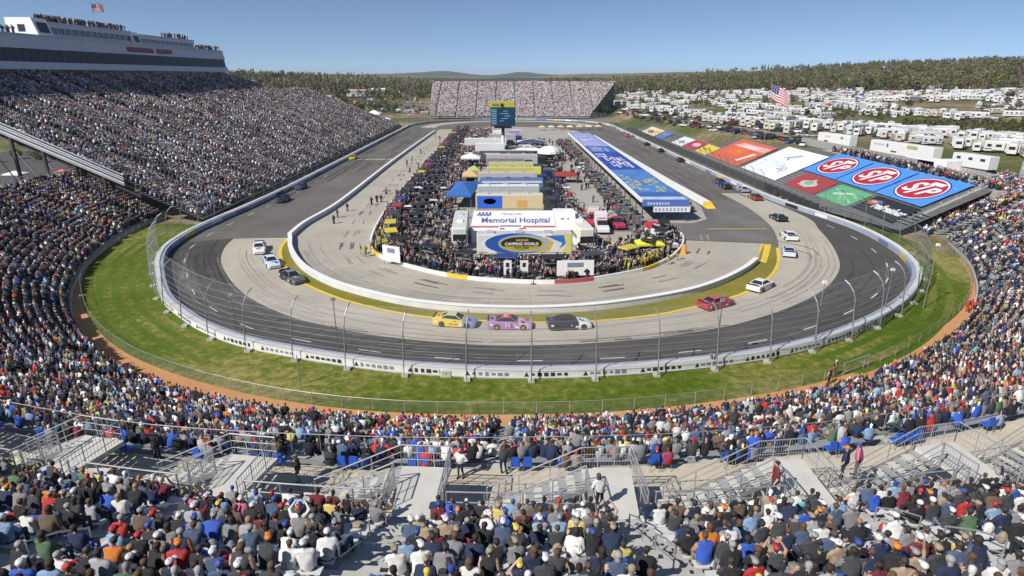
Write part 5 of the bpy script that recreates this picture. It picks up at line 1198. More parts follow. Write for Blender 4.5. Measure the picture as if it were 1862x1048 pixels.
# ---------------------------------------------------------------- transporters and sheds of the infield
def wheels(b, xs, y0, y1, r=.5, w=.3, ax=(0, 1, 0)):
    for x in xs:
        for y in (y0, y1): b.disc((x, y, r), ax, r, w, rubber, 12)
def hauler(x0, x1, y, h, side, roof, label, prints=(), tractor=True, rz=0., cab=(.6, .6, .6), depth=2.6):
    """trailer broadside to the camera from x0 to x1, its near face at y"""
    L = x1-x0; e = empty('transporter', ((x0+x1)/2, y, 0), rz); tag(e, label, 'truck')
    b = MB(); b.rbox(-L/2, L/2, 0, depth, 1.0, h, CM(side, .45), .08); b.box(-L/2+.1, L/2-.1, .15, depth-.15, .55, 1.0, M('chassis', (.06, .06, .06), .7)); b.build('trailer', e)
    b = MB(); b.box(-L/2+.12, L/2-.12, .12, depth-.12, h-.01, h+.025, CM(roof, .5))
    for i in range(3): b.rbox(-L/2+1.5+i*L*.3, -L/2+2.7+i*L*.3, .8, 1.8, h+.02, h+.3, CM(tuple(v*.8 for v in roof), .5), .05)
    b.build('roof', e)
    b = MB(); b.box(-L/2+.2, L/2-.2, -.012, -.004, 1.15, 1.35, CM(tuple(min(1, v*.5) for v in side), .5)); b.box(-L/2-.01, -L/2+.0, .2, depth-.2, 1.2, h-.2, steel); b.build('trim', e)
    b = MB(); wheels(b, (-L/2+1.4, -L/2+2.7), .25, depth-.25); b.build('wheels', e)
    if tractor:
        b = MB(); b.rbox(L/2+.3, L/2+2.7, .1, 2.5, 1.0, 3.4, CM(cab, .35), .15); b.rbox(L/2+2.6, L/2+4.6, .25, 2.35, .9, 2.2, CM(cab, .35), .2); b.build('cab', e)
        b = MB(); b.box(L/2+2.69, L/2+2.73, .35, 2.25, 2.3, 3.1, glassd); b.box(L/2+1.4, L/2+2.4, .08, .1, 2.2, 3.0, glassd); b.build('cab_window', e)
        b = MB(); wheels(b, (L/2+.9, L/2+4.0), .25, 2.35); b.build('cab_wheels', e)
    for kind, *a in prints:
        mt = CM(a[-1], .5)
        if kind == 'b': MB().box(a[0], a[1], -.03-.002*len(a), -.015, a[2], a[3], mt).build('print', e)
        elif kind == 'bt': MB().box(a[0], a[1], .3, depth-.4, h+.03, h+.036+a[2], mt).build('print', e)
        elif kind == 'e':
            n = 40; b = MB(); b.add([(a[0]+a[2]*math.cos(2*math.pi*i/n), -.03-a[4], a[1]+a[3]*math.sin(2*math.pi*i/n)) for i in range(n)], [tuple(range(n))], mt); b.build('print', e)
        elif kind == 'p': b = MB(); b.add([(px_, -.03-a[1], pz) for px_, pz in a[0]], [tuple(range(len(a[0])))], mt); b.build('print', e)
        elif kind == 't': text(a[0], a[3], frame((a[1], -.06-a[5] if len(a) > 6 else -.06, a[2]), (1, 0, 0), (0, 0, 1)), mt, e, bold=a[4], sx=a[6] if len(a) > 7 else 1.)
    return e
blu, wh_, yl = (.03, .10, .42), (.72, .72, .72), (.62, .42, .03)
# the truck series trailer nearest the camera
hauler(-4.5, 10.2, 89.9, 4.1, (.66, .66, .62), (.5, .5, .5), 'nearest infield trailer with a blue and yellow swoosh around an oval logo', (
  ('p', [(-7.2, 2.6), (-4.6, 4.2), (-2.5, 4.25), (-5.2, 2.9), (-4.4, 1.2), (-5.4, 1.1)], .0, (.72, .72, .66)),
  ('e', -1.2, 2.7, 4.9, 1.62, .004, (.02, .09, .36)), ('e', -.2, 2.7, 3.9, 1.4, .008, (.28, .42, .62)), ('e', -.4, 2.65, 3.5, 1.22, .012, (.45, .38, .05)),
  ('e', -.5, 2.72, 3.15, 1.02, .016, (.02, .02, .02)), ('p', [(-3.4, 2.25), (2.4, 2.25), (1.7, 1.75), (-2.7, 1.75)], .02, (.45, .36, .03)),
  ('p', [(2.2, 1.2), (3.2, 3.8), (4.4, 2.9), (3.8, 1.6)], .0, (.66, .42, .03)), ('p', [(3.2, 3.9), (6.0, 4.0), (6.3, 2.7), (5.3, 1.9), (5.8, 2.8)], .003, (.03, .16, .55)), ('p', [(4.0, 4.2), (7.2, 4.2), (7.2, 1.2), (5.6, 1.3), (6.6, 2.6)], .0, (.62, .60, .15)),
  ('t', 'NASCAR', -.4, 3.22, .5, .01, .0, (.62, .5, .12)), ('t', 'CAMPING WORLD', -.45, 2.62, .62, .02, .0, (.74, .7, .66)), ('t', 'TRUCK SERIES', -.45, 2.02, .36, .01, .0, (.05, .04, .02))), tractor=False)
# care centre behind it: white building with sloping sign face
cc = empty('care_center', (2.7, 99.9, 0)); tag(cc, 'white care building with sloping roof sign reading Memorial Hospital and red stripes', 'building')
b = MB(); b.box(-8.6, 8.6, .05, 5.5, 0, 2.6, white); b.build('wall', cc)
b = MB(); b.add([(-8.8, -.2, 2.3), (5.9, -.2, 2.3), (5.3, 2.4, 5.2), (-8.2, 2.4, 5.2), (-8.8, .1, 2.2), (5.9, .1, 2.2), (5.3, 2.7, 5.1), (-8.2, 2.7, 5.1)], [(0, 1, 2, 3), (7, 6, 5, 4), (0, 4, 5, 1), (1, 5, 6, 2), (2, 6, 7, 3), (3, 7, 4, 0)], M('sign white', (.66, .67, .72), .5)); b.build('sloping_sign', cc)
b = MB(); b.add([(5.95, -.3, 2.4), (9.2, -.3, 2.4), (9.1, 2.2, 5.0), (5.4, 2.2, 5.0)], [(0, 1, 2, 3)], white); b.box(5.5, 9.1, 2.2, 5, 2.6, 5.0, white); b.build('side_sign', cc)
F2 = frame((-1.4, 1.0, 3.72), (1, 0, 0), (0, 2.6, 2.9))
ink = M('hospital ink', (.10, .11, .28), .6)
text('Memorial Hospital', 1.4, F2 @ Matrix.Translation((.3, .1, .03)), ink, cc, bold=.012, sx=1.12)
text('Martinsville', .75, F2 @ Matrix.Translation((-.4, 1.35, .03)), M('hospital pink', (.62, .45, .5), .6), cc)
b = MB(); b.X = F2
for i in range(4): x = -6.3+i*.6; b.add([(x, .95, .03), (x+.2, .95, .03), (x+.6, 1.75, .03), (x+.44, 1.75, .03)], [(0, 1, 2, 3)], ink); b.add([(x+.44, 1.75, .031), (x+.6, 1.75, .031), (x+.62, .95, .031), (x+.46, .95, .031)], [(0, 1, 2, 3)], ink)
b.build('emblem', cc)
b = MB(); st = M('stripe red', (.48, .10, .10), .6)
b.X = F2
for x0, x1 in ((-7.2, -2.6), (1.6, 7.0)): b.box(x0, x1, -1.25, -.95, .02, .03, st)
b.box(-2.4, -1.6, -1.62, -1.35, .02, .03, st); b.box(.9, 2.0, -1.62, -1.35, .02, .03, st); b.box(-2.4, 1.2, -1.1, -.82, .02, .03, M('grey ink', (.25, .25, .27), .6)); b.build('stripe', cc)
b = MB(); b.X = F2; b.box(7.2, 10.2, -.9, -.55, .02, .03, st); b.box(8, 8.6, .2, .5, .03, .04, ink); b.box(9.1, 9.5, .2, .5, .03, .04, ink); b.build('stripe', cc)
# light transporters pointing at the camera either side of it
def van_end(x, y0, y1, h, col, label, tilt=0., w=2.6):
    e = empty('motorhome', (x, y0, 0), tilt); tag(e, label, 'motorhome'); L = y1-y0
    b = MB(); b.rbox(-w/2, w/2, 0, L, .5, h, CM(col, .4), .25); b.build('body', e)
    b = MB(); b.box(-w/2+.2, w/2-.2, -.03, .0, 1.5, 2.6, glassd); b.build('windshield', e)
    b = MB(); b.rbox(-.5, .5, L*.3, L*.3+1.1, h, h+.28, white, .05); b.rbox(-.4, .4, L*.7, L*.7+.9, h, h+.25, CM(tuple(v*.8 for v in col), .5), .05); b.build('roof_unit', e)
    b = MB(); wheels(b, (-w/2+.15, w/2-.15), 1.6, L-2, .48, .3, (1, 0, 0)); b.build('wheels', e)
    b = MB(); b.box(-w/2-.012, -w/2-.002, 1.5, L-1.5, 1.8, 2.5, glassd); b.box(w/2+.002, w/2+.012, 1.5, L-1.5, 1.8, 2.5, glassd); b.build('window', e)
van_end(-7.6, 96, 109.5, 3.7, (.62, .62, .58), 'pale grey motorhome parked nose-on left of the sloping hospital sign', R(2)); van_end(13.0, 94.5, 110, 3.9, (.68, .67, .58), 'cream motorhome parked nose-on right of the sloping hospital sign', R(7))
rows = [(122.5, -6.2, 7.6, (.60, .50, .30), (.58, .57, .50), 'blue and beige printed transporter just behind the hospital building', (('b', -6.6, -1.5, 1.4, 3.9, (.03, .13, .62)), ('b', 1.5, 3.6, 1.6, 3.0, (.62, .35, .1)), ('e', -4, 2.8, 1.3, .6, .01, (.35, .5, .75)))),
 (133, -6.3, 7.4, (.42, .44, .45), (.70, .70, .68), 'grey transporter with a white roof, second behind the hospital building', (('bt', -2.4, 2.9, .02, (.74, .74, .7)),)),
 (142.5, -6.2, 8.8, (.10, .17, .33), (.09, .15, .35), 'dark blue transporter with a mottled blue roof', (('b', -7, 7.2, 3.2, 3.7, (.55, .62, .72)),)),
 (152.5, -7, 7.6, (.45, .42, .42), (.52, .46, .46), 'pinkish grey transporter between a blue and a yellow one', (('b', -6, 1, 1.8, 3.0, (.5, .25, .25)),)),
 (161.5, -5.0, 9.4, (.52, .50, .12), (.48, .47, .22), 'yellow transporter, nearer of two yellow ones', (('b', -5, 4, 1.9, 3.2, (.35, .33, .05)), ('b', 5.4, 7.1, 1.2, 4.0, (.6, .6, .1)))),
 (171, -4.8, 7.8, (.5, .5, .22), (.42, .41, .33), 'yellow-green transporter, farther of two yellow ones', ()),
 (180.5, -5.6, 5.2, (.25, .19, .24), (.40, .38, .38), 'purplish grey transporter in the middle row of trailers', ()),
 (189, -6, 9.8, (.42, .43, .44), (.50, .50, .50), 'long light grey transporter near the scoreboard foot', ()),
 (199.5, -8.5, 6.6, (.10, .10, .11), (.58, .58, .60), 'black-sided transporter with a pale roof near the scoreboard foot', (('b', -6, -1, 3, 3.4, (.6, .6, .62)),)),
 (211, 1.0, 15, (.05, .055, .065), (.3, .31, .33), 'black transporter to the right of the scoreboard post', ()),
 (222, -11, -.4 , (.66, .66, .66), (.7, .7, .7), 'white transporter to the left of the scoreboard post', ()),
 (240, -16, .2, (.64, .64, .63), (.72, .72, .72), 'long white transporter behind the scoreboard at left', ()),
 (258, -7, 4, (.35, .36, .38), (.55, .56, .57), 'grey transporter behind the scoreboard', ()),
 (275, -5.6, -1, (.72, .72, .72), (.74, .74, .74), 'short white trailer behind the scoreboard at left', ()), (277, 1.2, 6, (.30, .24, .48), (.7, .7, .74), 'short purple and white trailer behind the scoreboard at right', ())]
for y, x0, x1, sd_, rf2, lb, pr in rows: hauler(x0, x1, y, 4.1, sd_, rf2, lb, pr, tractor=(x1-x0 > 9), cab=random.choice(((.02, .02, .025), (.02, .02, .022), (.04, .045, .05), (.03, .04, .12))))
def tent(x, y, w, d, h, col, label, name='tent', dome=False, rz=0., legc=None):
    e = empty(name, (x, y, 0), rz); tag(e, label, 'tent'); m_ = CM(col, .7); b = MB()
    if dome:
        n = 12; vs = []; fs = []
        for j in range(6):
            t = j/5*math.pi/2
            for i in range(n): a = 2*math.pi*i/n; vs.append((w/2*math.cos(t)*math.cos(a)**1, d/2*math.cos(t)*math.sin(a), h*.6+h*.55*math.sin(t)))
        for j in range(5):
            for i in range(n): k = (i+1) % n; fs.append((j*n+i, j*n+k, j*n+n+k, j*n+n+i))
        b.add(vs, fs, m_)
    else:
        b.add([(-w/2, -d/2, h*.72), (w/2, -d/2, h*.72), (w/2, d/2, h*.72), (-w/2, d/2, h*.72), (0, 0, h), (-w/2, -d/2, h*.62), (w/2, -d/2, h*.62), (w/2, d/2, h*.62), (-w/2, d/2, h*.62)], [(0, 1, 4), (1, 2, 4), (2, 3, 4), (3, 0, 4), (0, 5, 6, 1), (1, 6, 7, 2), (2, 7, 8, 3), (3, 8, 5, 0)], m_)
    b.build('canopy', e); b = MB()
    for sx in (-1, 1):
        for sy in (-1, 1): b.tube([(sx*w*.47, sy*d*.47, 0), (sx*w*.47, sy*d*.47, h*.68)], .05, legc or steel, 5)
    b.build('frame', e); return e
tent(14.5, 206, 8, 8, 4.3, (.72, .73, .70), 'white domed tent at the right of the transporter rows', dome=True); tent(7.5, 213, 9, 7, 4.6, (.72, .72, .72), 'white peaked tent right of the scoreboard post'); tent(-11, 193, 6, 6, 4.2, (.70, .71, .72), 'small white tent left of the pale transporters')
tent(10, 243, 11, 6, 3.8, (.72, .72, .70), 'wide white tent behind the scoreboard at right'); tent(-9.5, 137, 5.5, 18, 4.2, (.04, .14, .42), 'long blue awning left of the transporter rows', rz=R(-4)); tent(-9.3, 160, 4, 7, 3.8, (.60, .42, .2), 'cream and orange awning left of the yellow transporters'); tent(-8.8, 168, 3.5, 4, 3.8, (.45, .45, .12), 'small yellow-green awning beside the yellow transporters')
for i_ in range(7): tent(*ground_pt(985+i_*17, 237.5-.2*i_), 3.4, 3.2, 2.6, ((.62, .5, .2), (.66, .6, .38))[i_ % 2], 'small %s canopy at the far end of the infield, %s from the left' % (('ochre', 'cream')[i_ % 2], ORDW(i_+1)))
tent(16, 163, 6, 5, 3.0, (.30, .04, .04), 'dull red canopy right of the yellow transporters')
# rescue vehicles at the near right corner of the infield
def pickup(name, X, Y, rz, col, label, cat='truck', box=None, bar=True, stripe=None, sc=1.):
    e = empty(name, (X, Y, .04), rz); tag(e, label, cat); e.scale = (sc,)*3; m_ = CM(col, .35)
    st = [(2.8, .88, .45, .95), (2.6, .95, .4, 1.08), (1.2, .97, .4, 1.18), (1.1, .97, .4, 1.2), (-.9, .97, .4, 1.22), (-2.8, .97, .45, 1.2)]
    b = MB(); loft(b, [[(-hw, y, zb), (-hw, y, zt-.12), (-hw*.92, y, zt), (hw*.92, y, zt), (hw, y, zt-.12), (hw, y, zb)] for y, hw, zb, zt in st], lambda i, k: m_); b.build('body', e)
    MB().add([(-.82, 1.15, 1.2), (.82, 1.15, 1.2), (.82, -.9, 1.2), (-.82, -.9, 1.2), (-.68, .45, 1.86), (.68, .45, 1.86), (.68, -.75, 1.88), (-.68, -.75, 1.88)], [(0, 1, 5, 4), (1, 2, 6, 5), (2, 3, 7, 6), (3, 0, 4, 7)], glassd).build('window', e)
    MB().box(-.7, .7, -.78, .48, 1.86, 1.92, m_, .03, .03).build('roof', e)
    if box: MB().rbox(-1.0, 1.0, -2.9, -.95, 1.0, box, CM(stripe or (.7, .7, .7), .4), .08).build('cargo_box', e)
    else: MB().box(-.8, .8, -2.65, -1.0, 1.2, 1.235, M('bed liner', (.04, .04, .04), .8)).build('bed', e)
    if bar: MB().box(-.6, .6, -.3, .0, 1.93, 2.08, M('light bar', (.5, .05, .04), .3)).build('light_bar', e)
    b = MB(); wheels(b, (-.88, .88), 1.8, -1.8, .42, .26, (1, 0, 0)); b.build('wheels', e)
    return e
pickup('ambulance', 17.6, 108.5, R(178), (.70, .70, .69), 'white ambulance facing the camera beside the cream motorhome', 'ambulance', 2.7, sc=1.15); pickup('ambulance', 14.6+2.0, 114, R(165), (.42, .04, .08), 'red and white ambulance with a rounded roof behind the white one', 'ambulance', 2.6, stripe=(.6, .5, .5), sc=1.1)
pickup('rescue_truck', 27.2, 104.2, R(200), (.62, .62, .63), 'white rescue truck with red cargo box near the curved end of the pit wall', 'truck', 1.8, stripe=(.42, .04, .05), sc=1.15); pickup('rescue_truck', 26.3, 97.6, R(205), (.60, .60, .60), 'white pickup in the corner behind the yellow canopy', 'truck', bar=False); pickup('rescue_truck', 20.8, 111.5, R(190), (.40, .04, .09), 'dark red pickup behind the two ambulances', 'truck')
tent(22.6, 92.2, 4.3, 2.6, 3.1, (.66, .62, .05), 'bright yellow pit canopy near the right end of the pit wall')
cone_ = MB().tube([(0, 0, 0), (0, 0, 1.5)], .55, CM((.75, .30, .04), .6), 10, .25).build('marker_barrel'); cone_.location = (*ground_pt(1243, 462), .04); tag(cone_, 'orange barrel marker on pit road beyond the curved pit wall', 'barrel')
# ---------------------------------------------------------------- pit stalls: carts with canopies along the pit wall
def pit_cart(kind=0):
    e = empty('pit_cart'); b = MB(); b.rbox(-1.3, 1.3, -.7, .7, .35, 1.35, M('cart body', (.03, .03, .035), .4), .06); b.build('cabinet', e)
    b = MB()
    for i in range(4): b.box(-1.2+i*.62, -.66+i*.62, -.72, -.7, .5, 1.2, M('drawer', (.12, .12, .125), .4, .3))
    b.build('drawer', e)
    b = MB(); b.rbox(-1.5, 1.5, -1.0, 1.0, 2.75, 2.9, black, .05); b.build('canopy', e)
    b = MB()
    for sx in (-1, 1):
        for sy in (-1, 1): b.tube([(sx*1.2, sy*.65, 1.3), (sx*1.35, sy*.85, 2.76)], .04, steel, 5)
    b.box(-1.2, 1.2, -.6, .6, 1.95, 2.0, steel); b.build('frame', e)
    b = MB(); wheels(b, (-.95, .95), -.62, .62, .3, .16); b.build('wheels', e)
    b = MB(); b.box(-1.25, -.35, .0, .06, 2.05, 2.6, M('monitor', (.02, .03, .05), .2)); b.box(.35, 1.25, .0, .06, 2.05, 2.6, M('monitor')); b.build('monitor', e)
    return e
def tire_stack():
    e = empty('tire_stack'); 
    for i in range(4): b = MB(); b.tube([(.02*i, 0, .05+.3*i), (.02*i, .0, .31+.3*i)], .36, rubber, 14); b.disc((.02*i, 0, .32+.3*i), (0, 0, 1), .2, .02, steel, 10); b.build('tire', e)
    return e
pc0 = pit_cart(); register(pc0); tk0 = tire_stack(); register(tk0)
CANCOL = [((.02, .02, .022), 'black'), ((.02, .02, .022), 'black'), ((.40, .03, .03), 'red'), ((.02, .02, .022), 'black'), ((.55, .45, .04), 'yellow'), ((.03, .05, .2), 'blue'), ((.02, .02, .022), 'black'), ((.05, .055, .06), 'charcoal')]
CREW = {'black': (.03, .03, .035), 'red': (.42, .03, .03), 'blue': (.03, .07, .32), 'yellow': (.6, .52, .05), 'white': (.6, .6, .6), 'charcoal': (.09, .09, .1)}
GP, GC_ = [], []   # people of the infield
def ground_person(x, y, cols, z=.04):
    if in_frame(x, y, z+1)[0]: GP.append((x, y, z)); cols = cols.copy(); cols[[SHIRT, PANTS, SLEEVE]] *= .62; GC_.append(cols)
def crewcols(c):
    o = rcols(1)[0]; o[SHIRT] = np.array(c)*random.uniform(.8, 1.2); 
    if random.random() < .7: o[PANTS] = o[SHIRT]
    return o
stalls = [s for s in resample(PWs, 7.4) if s[1] < 322]; first = True; firstt = True; placed = []
for i, (x, y, a) in enumerate(stalls):
    nx, ny = -math.sin(a), math.cos(a)      # to the inside
    if x < -5 and y > 100: nx, ny = 1, 0
    col, cn = CANCOL[(i*5+3) % 8] if y > 88 or True else None
    if abs(x-4) < 3: col, cn = CANCOL[0]
    if x < -19.5 and y < 100: col, cn = (.6, .5, .04), 'yellow'
    px_, py_ = x+nx*3.4, y+ny*3.4; placed.append((px_, py_))
    c = pc0 if first else copy_tree(pc0); first = False; c.location = (px_, py_, .04); c.rotation_euler = (0, 0, a)
    where = ('%s stall counting up the left side of the infield' if y > 100 and x < 0 else '%s stall along the curved near pit wall')
    c['label'] = '%s canopied pit cart, ' % cn + where % ORDW(i+1); c['category'] = 'pit cart'; c['group'] = 'pit carts behind the pit wall'
    kids = [k for k in c.children if k.name.startswith('canopy')]
    for k in kids: k.material_slots[0].link = 'OBJECT'; k.material_slots[0].material = CM(col, .6)
    for j in range(2):
        t = tk0 if firstt else copy_tree(tk0); firstt = False; o_ = 1.9+.9*j
        t.location = (x+nx*1.3+math.cos(a)*o_, y+ny*1.3+math.sin(a)*o_, .04); t['category'] = 'tires'; t['group'] = 'stacks of race tires at the pit stalls'
        t['label'] = '%s tire stack by the %s pit cart, %s pit stall' % (('nearer', 'farther')[j], cn, ORDW(i+1))
    crew = CREW[cn] if random.random() < .8 else (.05, .05, .05)
    for j in range(26 if y < 110 else 24):
        u, v = random.uniform(-3.4, 3.4), abs(random.gauss(0, 2.2))+.7
        ground_person(x+math.cos(a)*u+nx*v, y+math.sin(a)*u+ny*v, crewcols(crew) if random.random() < .6 else rcols(1)[0])
    if y > 100 and x < 0 and i % 1 == 0:      # a second row of carts further in
        c = copy_tree(pc0); c.location = (px_+4.2+random.uniform(-.4, .4), py_+random.uniform(-1.5, 1.5), .04); c.rotation_euler = (0, 0, a+random.choice((0, 1.57)))
        for k in [k for k in c.children if k.name.startswith('canopy')]: k.material_slots[0].link = 'OBJECT'; k.material_slots[0].material = black
        c['label'] = 'black canopied cart in the second row behind the %s pit stall' % ORDW(i+1); c['category'] = 'pit cart'; c['group'] = 'carts of the second row'
    if y < 110:
        for j in range(10): u, v = random.uniform(-3.4, 3.4), random.uniform(4.5, 9); ground_person(x+math.cos(a)*u+nx*v, y+math.sin(a)*u+ny*v, rcols(1)[0])
# tool chests, generators and fuel carts that crowd the inside
def chest(kind):
    e = empty(('tool_chest', 'generator', 'fuel_cart', 'golf_cart')[kind]); b = MB()
    if kind == 0:
        b.rbox(-.9, .9, -.4, .4, .2, 1.25, M('cart body'), .05); b.build('cabinet', e); b = MB()
        for i in range(5): b.box(-.82, .82, -.415, -.4, .28+i*.18, .42+i*.18, M('drawer'))
        b.build('drawer', e); b = MB(); wheels(b, (-.7, .7), -.3, .3, .12, .08); b.build('wheels', e); b = MB(); b.box(-.88, .88, -.38, .38, 1.25, 1.29, steel); b.build('worktop', e)
    elif kind == 1:
        b.rbox(-.7, .7, -.5, .5, .3, 1.3, CM((.12, .12, .13), .5), .1); b.build('housing', e); b = MB(); b.tube([(-.8, -.55, .2), (-.8, -.55, 1.4), (.8, -.55, 1.4), (.8, -.55, .2)], .04, steel, 5); b.tube([(-.8, .55, .2), (-.8, .55, 1.4), (.8, .55, 1.4), (.8, .55, .2)], .04, steel, 5); b.build('frame', e)
    elif kind == 2:
        b.tube([(0, -.7, .7), (0, .7, .7)], .42, CM((.42, .04, .04), .4), 12); b.build('tank', e); b = MB(); wheels(b, (-.45, .45), -.5, .5, .25, .12, (1, 0, 0)); b.tube([(0, .7, .5), (0, 1.2, 1.0)], .04, steel); b.build('trolley', e)
    else:
        b.rbox(-.6, .6, -1.2, 1.1, .3, .75, white, .1); b.build('body', e); b = MB(); b.rbox(-.65, .65, -.9, .7, 1.8, 1.88, white, .05); b.build('roof', e); b = MB()
        for sx in (-.55, .55):
            for y in (-.8, .6): b.tube([(sx, y, .7), (sx, y, 1.82)], .03, steel, 5)
        b.box(-.5, .5, -.5, -.1, .75, .95, black); b.build('frame', e); b = MB(); wheels(b, (-.55, .55), -.85, .8, .24, .15, (1, 0, 0)); b.build('wheels', e)
    return e
LEV = [(93, 'swoosh trailer'), (108, 'hospital sign'), (122, 'beige trailer'), (133, 'white-roofed trailer'), (142, 'dark blue trailer'), (152, 'pinkish trailer'), (161, 'nearer yellow trailer'), (171, 'farther yellow trailer'), (180, 'purplish trailer'), (189, 'light grey trailer'), (199, 'black-sided trailer'), (211, 'black trailer'), (222, 'white trailer'), (232, 'scoreboard post'), (242, 'wide white tent'), (258, 'far grey trailer'), (276, 'short purple trailer'), (300, 'open pavement')]
protos = [chest(k) for k in range(4)]; used = [False]*4
for p in protos: register(p)
nmk = ('black tool chest', 'dark grey generator', 'red fuel cart', 'white golf cart'); cnt = [0]*4
def put_chest(kind, x, y, rz, zone):
    p = protos[kind]; c = copy_tree(p) if used[kind] else p; used[kind] = True; cnt[kind] += 1
    c.location = (x, y, .04); c.rotation_euler = (0, 0, rz); c['category'] = ('tool chest', 'generator', 'fuel cart', 'golf cart')[kind]; c['group'] = nmk[kind]+'s '+zone; c['label'] = nmk[kind]+' '+zone+', level with the '+LEV[min(range(len(LEV)), key=lambda q: abs(LEV[q][0]-y))][1]
for y in range(104, 330, 4):
    for j in range(5):
        x = random.uniform(-21.5, -9.8); 
        if abs(x+9.5) < 3.2 and 126 < y < 150: x -= 4
        put_chest(random.choices((0, 1, 2, 3), (6, 3, 1, 1))[0], x, y+random.uniform(-1.5, 1.5), random.choice((0, 1.57, .3)), 'in the left lane')
        if random.random() < .85:
            for q in range(8): ground_person(x+random.gauss(0, 2.2), y+random.gauss(0, 2), rcols(1)[0])
for y in range(112, 270, 3):
    for x in (24.8, 26.2, 23.3):
        if random.random() < .8: put_chest(random.choices((0, 1, 2, 3), (7, 3, 1, .5))[0], x+random.uniform(-.5, .5), y+random.uniform(-1, 1), random.choice((0, 1.57)), 'before the garage')
        if random.random() < .5: ground_person(x-1.2+random.gauss(0, .8), y, rcols(1)[0])
    for q in range(3):
        ground_person(random.uniform(17.5, 23), y+random.uniform(-1.5, 1.5), rcols(1)[0]) if random.random() < .3 else None
    if random.random() < .7: put_chest(random.choices((0, 1, 2, 3), (7, 3, 1, .5))[0], random.uniform(12.6, 16), y+random.uniform(-1, 1), random.choice((0, 1.57)), 'behind the trucks')
    for q in range(3): ground_person(random.uniform(10, 17), y+random.uniform(-1.5, 1.5), rcols(1)[0])
for y in range(125, 280, 4):     # crews along the right pit wall
    if random.random() < .8: put_chest(random.choices((0, 1), (6, 3))[0], 38.6+random.uniform(-.4, .4), y, 1.57, 'behind the garage')
    for q in range(2): ground_person(40.2-(y-125)*.01+random.gauss(0, .5)-1.5, y+random.uniform(-2, 2), rcols(1)[0])
for i in range(620): 
    th = R(random.uniform(200, 340)); r_ = random.uniform(4, 23); x, y = 4+r_*1.05*math.cos(th), 103+r_*.95*math.sin(th)
    if -21 < x < 29 and y > 81.5 and not (-6 < x < 11.5 and 88.5 < y): ground_person(x, y, rcols(1)[0])
for t_, n_, cc_ in (((-20.2, 94.2), 16, (.62, .58, .06)), ((22.5, 89.6), 26, (.64, .58, .05)), ((-11.5, 95), 8, (.5, .4, .05)), ((-2, 83), 12, (.42, .04, .05)), ((9, 83), 18, (.42, .05, .06)), ((17.3, 87.5), 12, (.04, .08, .35)), ((14.5, 85), 10, (.42, .06, .05))):
    for j in range(n_): ground_person(t_[0]+random.gauss(0, 1.4), t_[1]+random.gauss(0, 1.2), crewcols(cc_))
for (x, y) in [(random.uniform(-34, -23), random.uniform(110, 300)) for _ in range(15)]: ground_person(x, y, rcols(1)[0])
for (x, y) in ((-53+88+26, 0),): pass
GPa = np.array(GP); near_g = GPa[:, 1] < 112; GCa = np.array(GC_)
CR.add(MID_ST, GPa[near_g], rng.uniform(0, 6.3, near_g.sum()), GCa[near_g]); CR.add(LO_ST, GPa[~near_g], rng.uniform(0, 6.3, (~near_g).sum()), GCa[~near_g])
# two white number boards, stools over the near pit wall
for (x, y, nm, lab) in ((923, 492, 'pit_sign', 'white pit board with a dark notch, left of a pair at the near pit wall'), (953, 492, 'pit_sign', 'white pit board with a dark notch, right of a pair at the near pit wall'), (712, 468, 'pit_banner', 'white banner with a grey crest hung at the left end of the near pit wall'), (1046, 493, 'pit_banner', 'wide white banner with a pale print hung at the near pit wall right of centre')):
    X, Y = ground_pt(x, y, 1.3); e = empty(nm, (X, Y, .05), R(-28) if x < 800 else R(3)); tag(e, lab, 'sign'); w, h = (1.1, 2.1) if nm == 'pit_sign' else (3.2, 2.4) if x < 800 else (5.2, 2.2)
    b = MB(); b.box(-w/2, w/2, -.04, .04, .6, .6+h, white); b.build('board', e)
    b = MB(); b.box(-w*.22, w*.22, -.055, -.042, .6+h*.55, .6+h*.85, black if nm == 'pit_sign' else inkb); (b.box(-w*.2, w*.2, -.055, -.042, .6, .6+h*.25, black) if nm == 'pit_sign' else None); b.build('mark', e)
    b = MB()
    for sx in (-1, 1): b.tube([(sx*w*.45, 0, 0), (sx*w*.45, 0, .7)], .04, steel, 5)
    b.build('leg', e)
for x, y in ((915, 512), (970, 517)):
    X, Y = ground_pt(x, y); e = empty('pit_sign_pole', (X, Y, .04)); tag(e, 'thin black pole held out over pit road, %s of two at the centre' % ('left' if x < 950 else 'right'), 'pole'); MB().tube([(0, 0, 0), (.02, .3, 1.9)], .05, black, 6).build('pole', e); MB().box(-.35, .35, -.3, .3, 0, .06, black).build('foot', e)
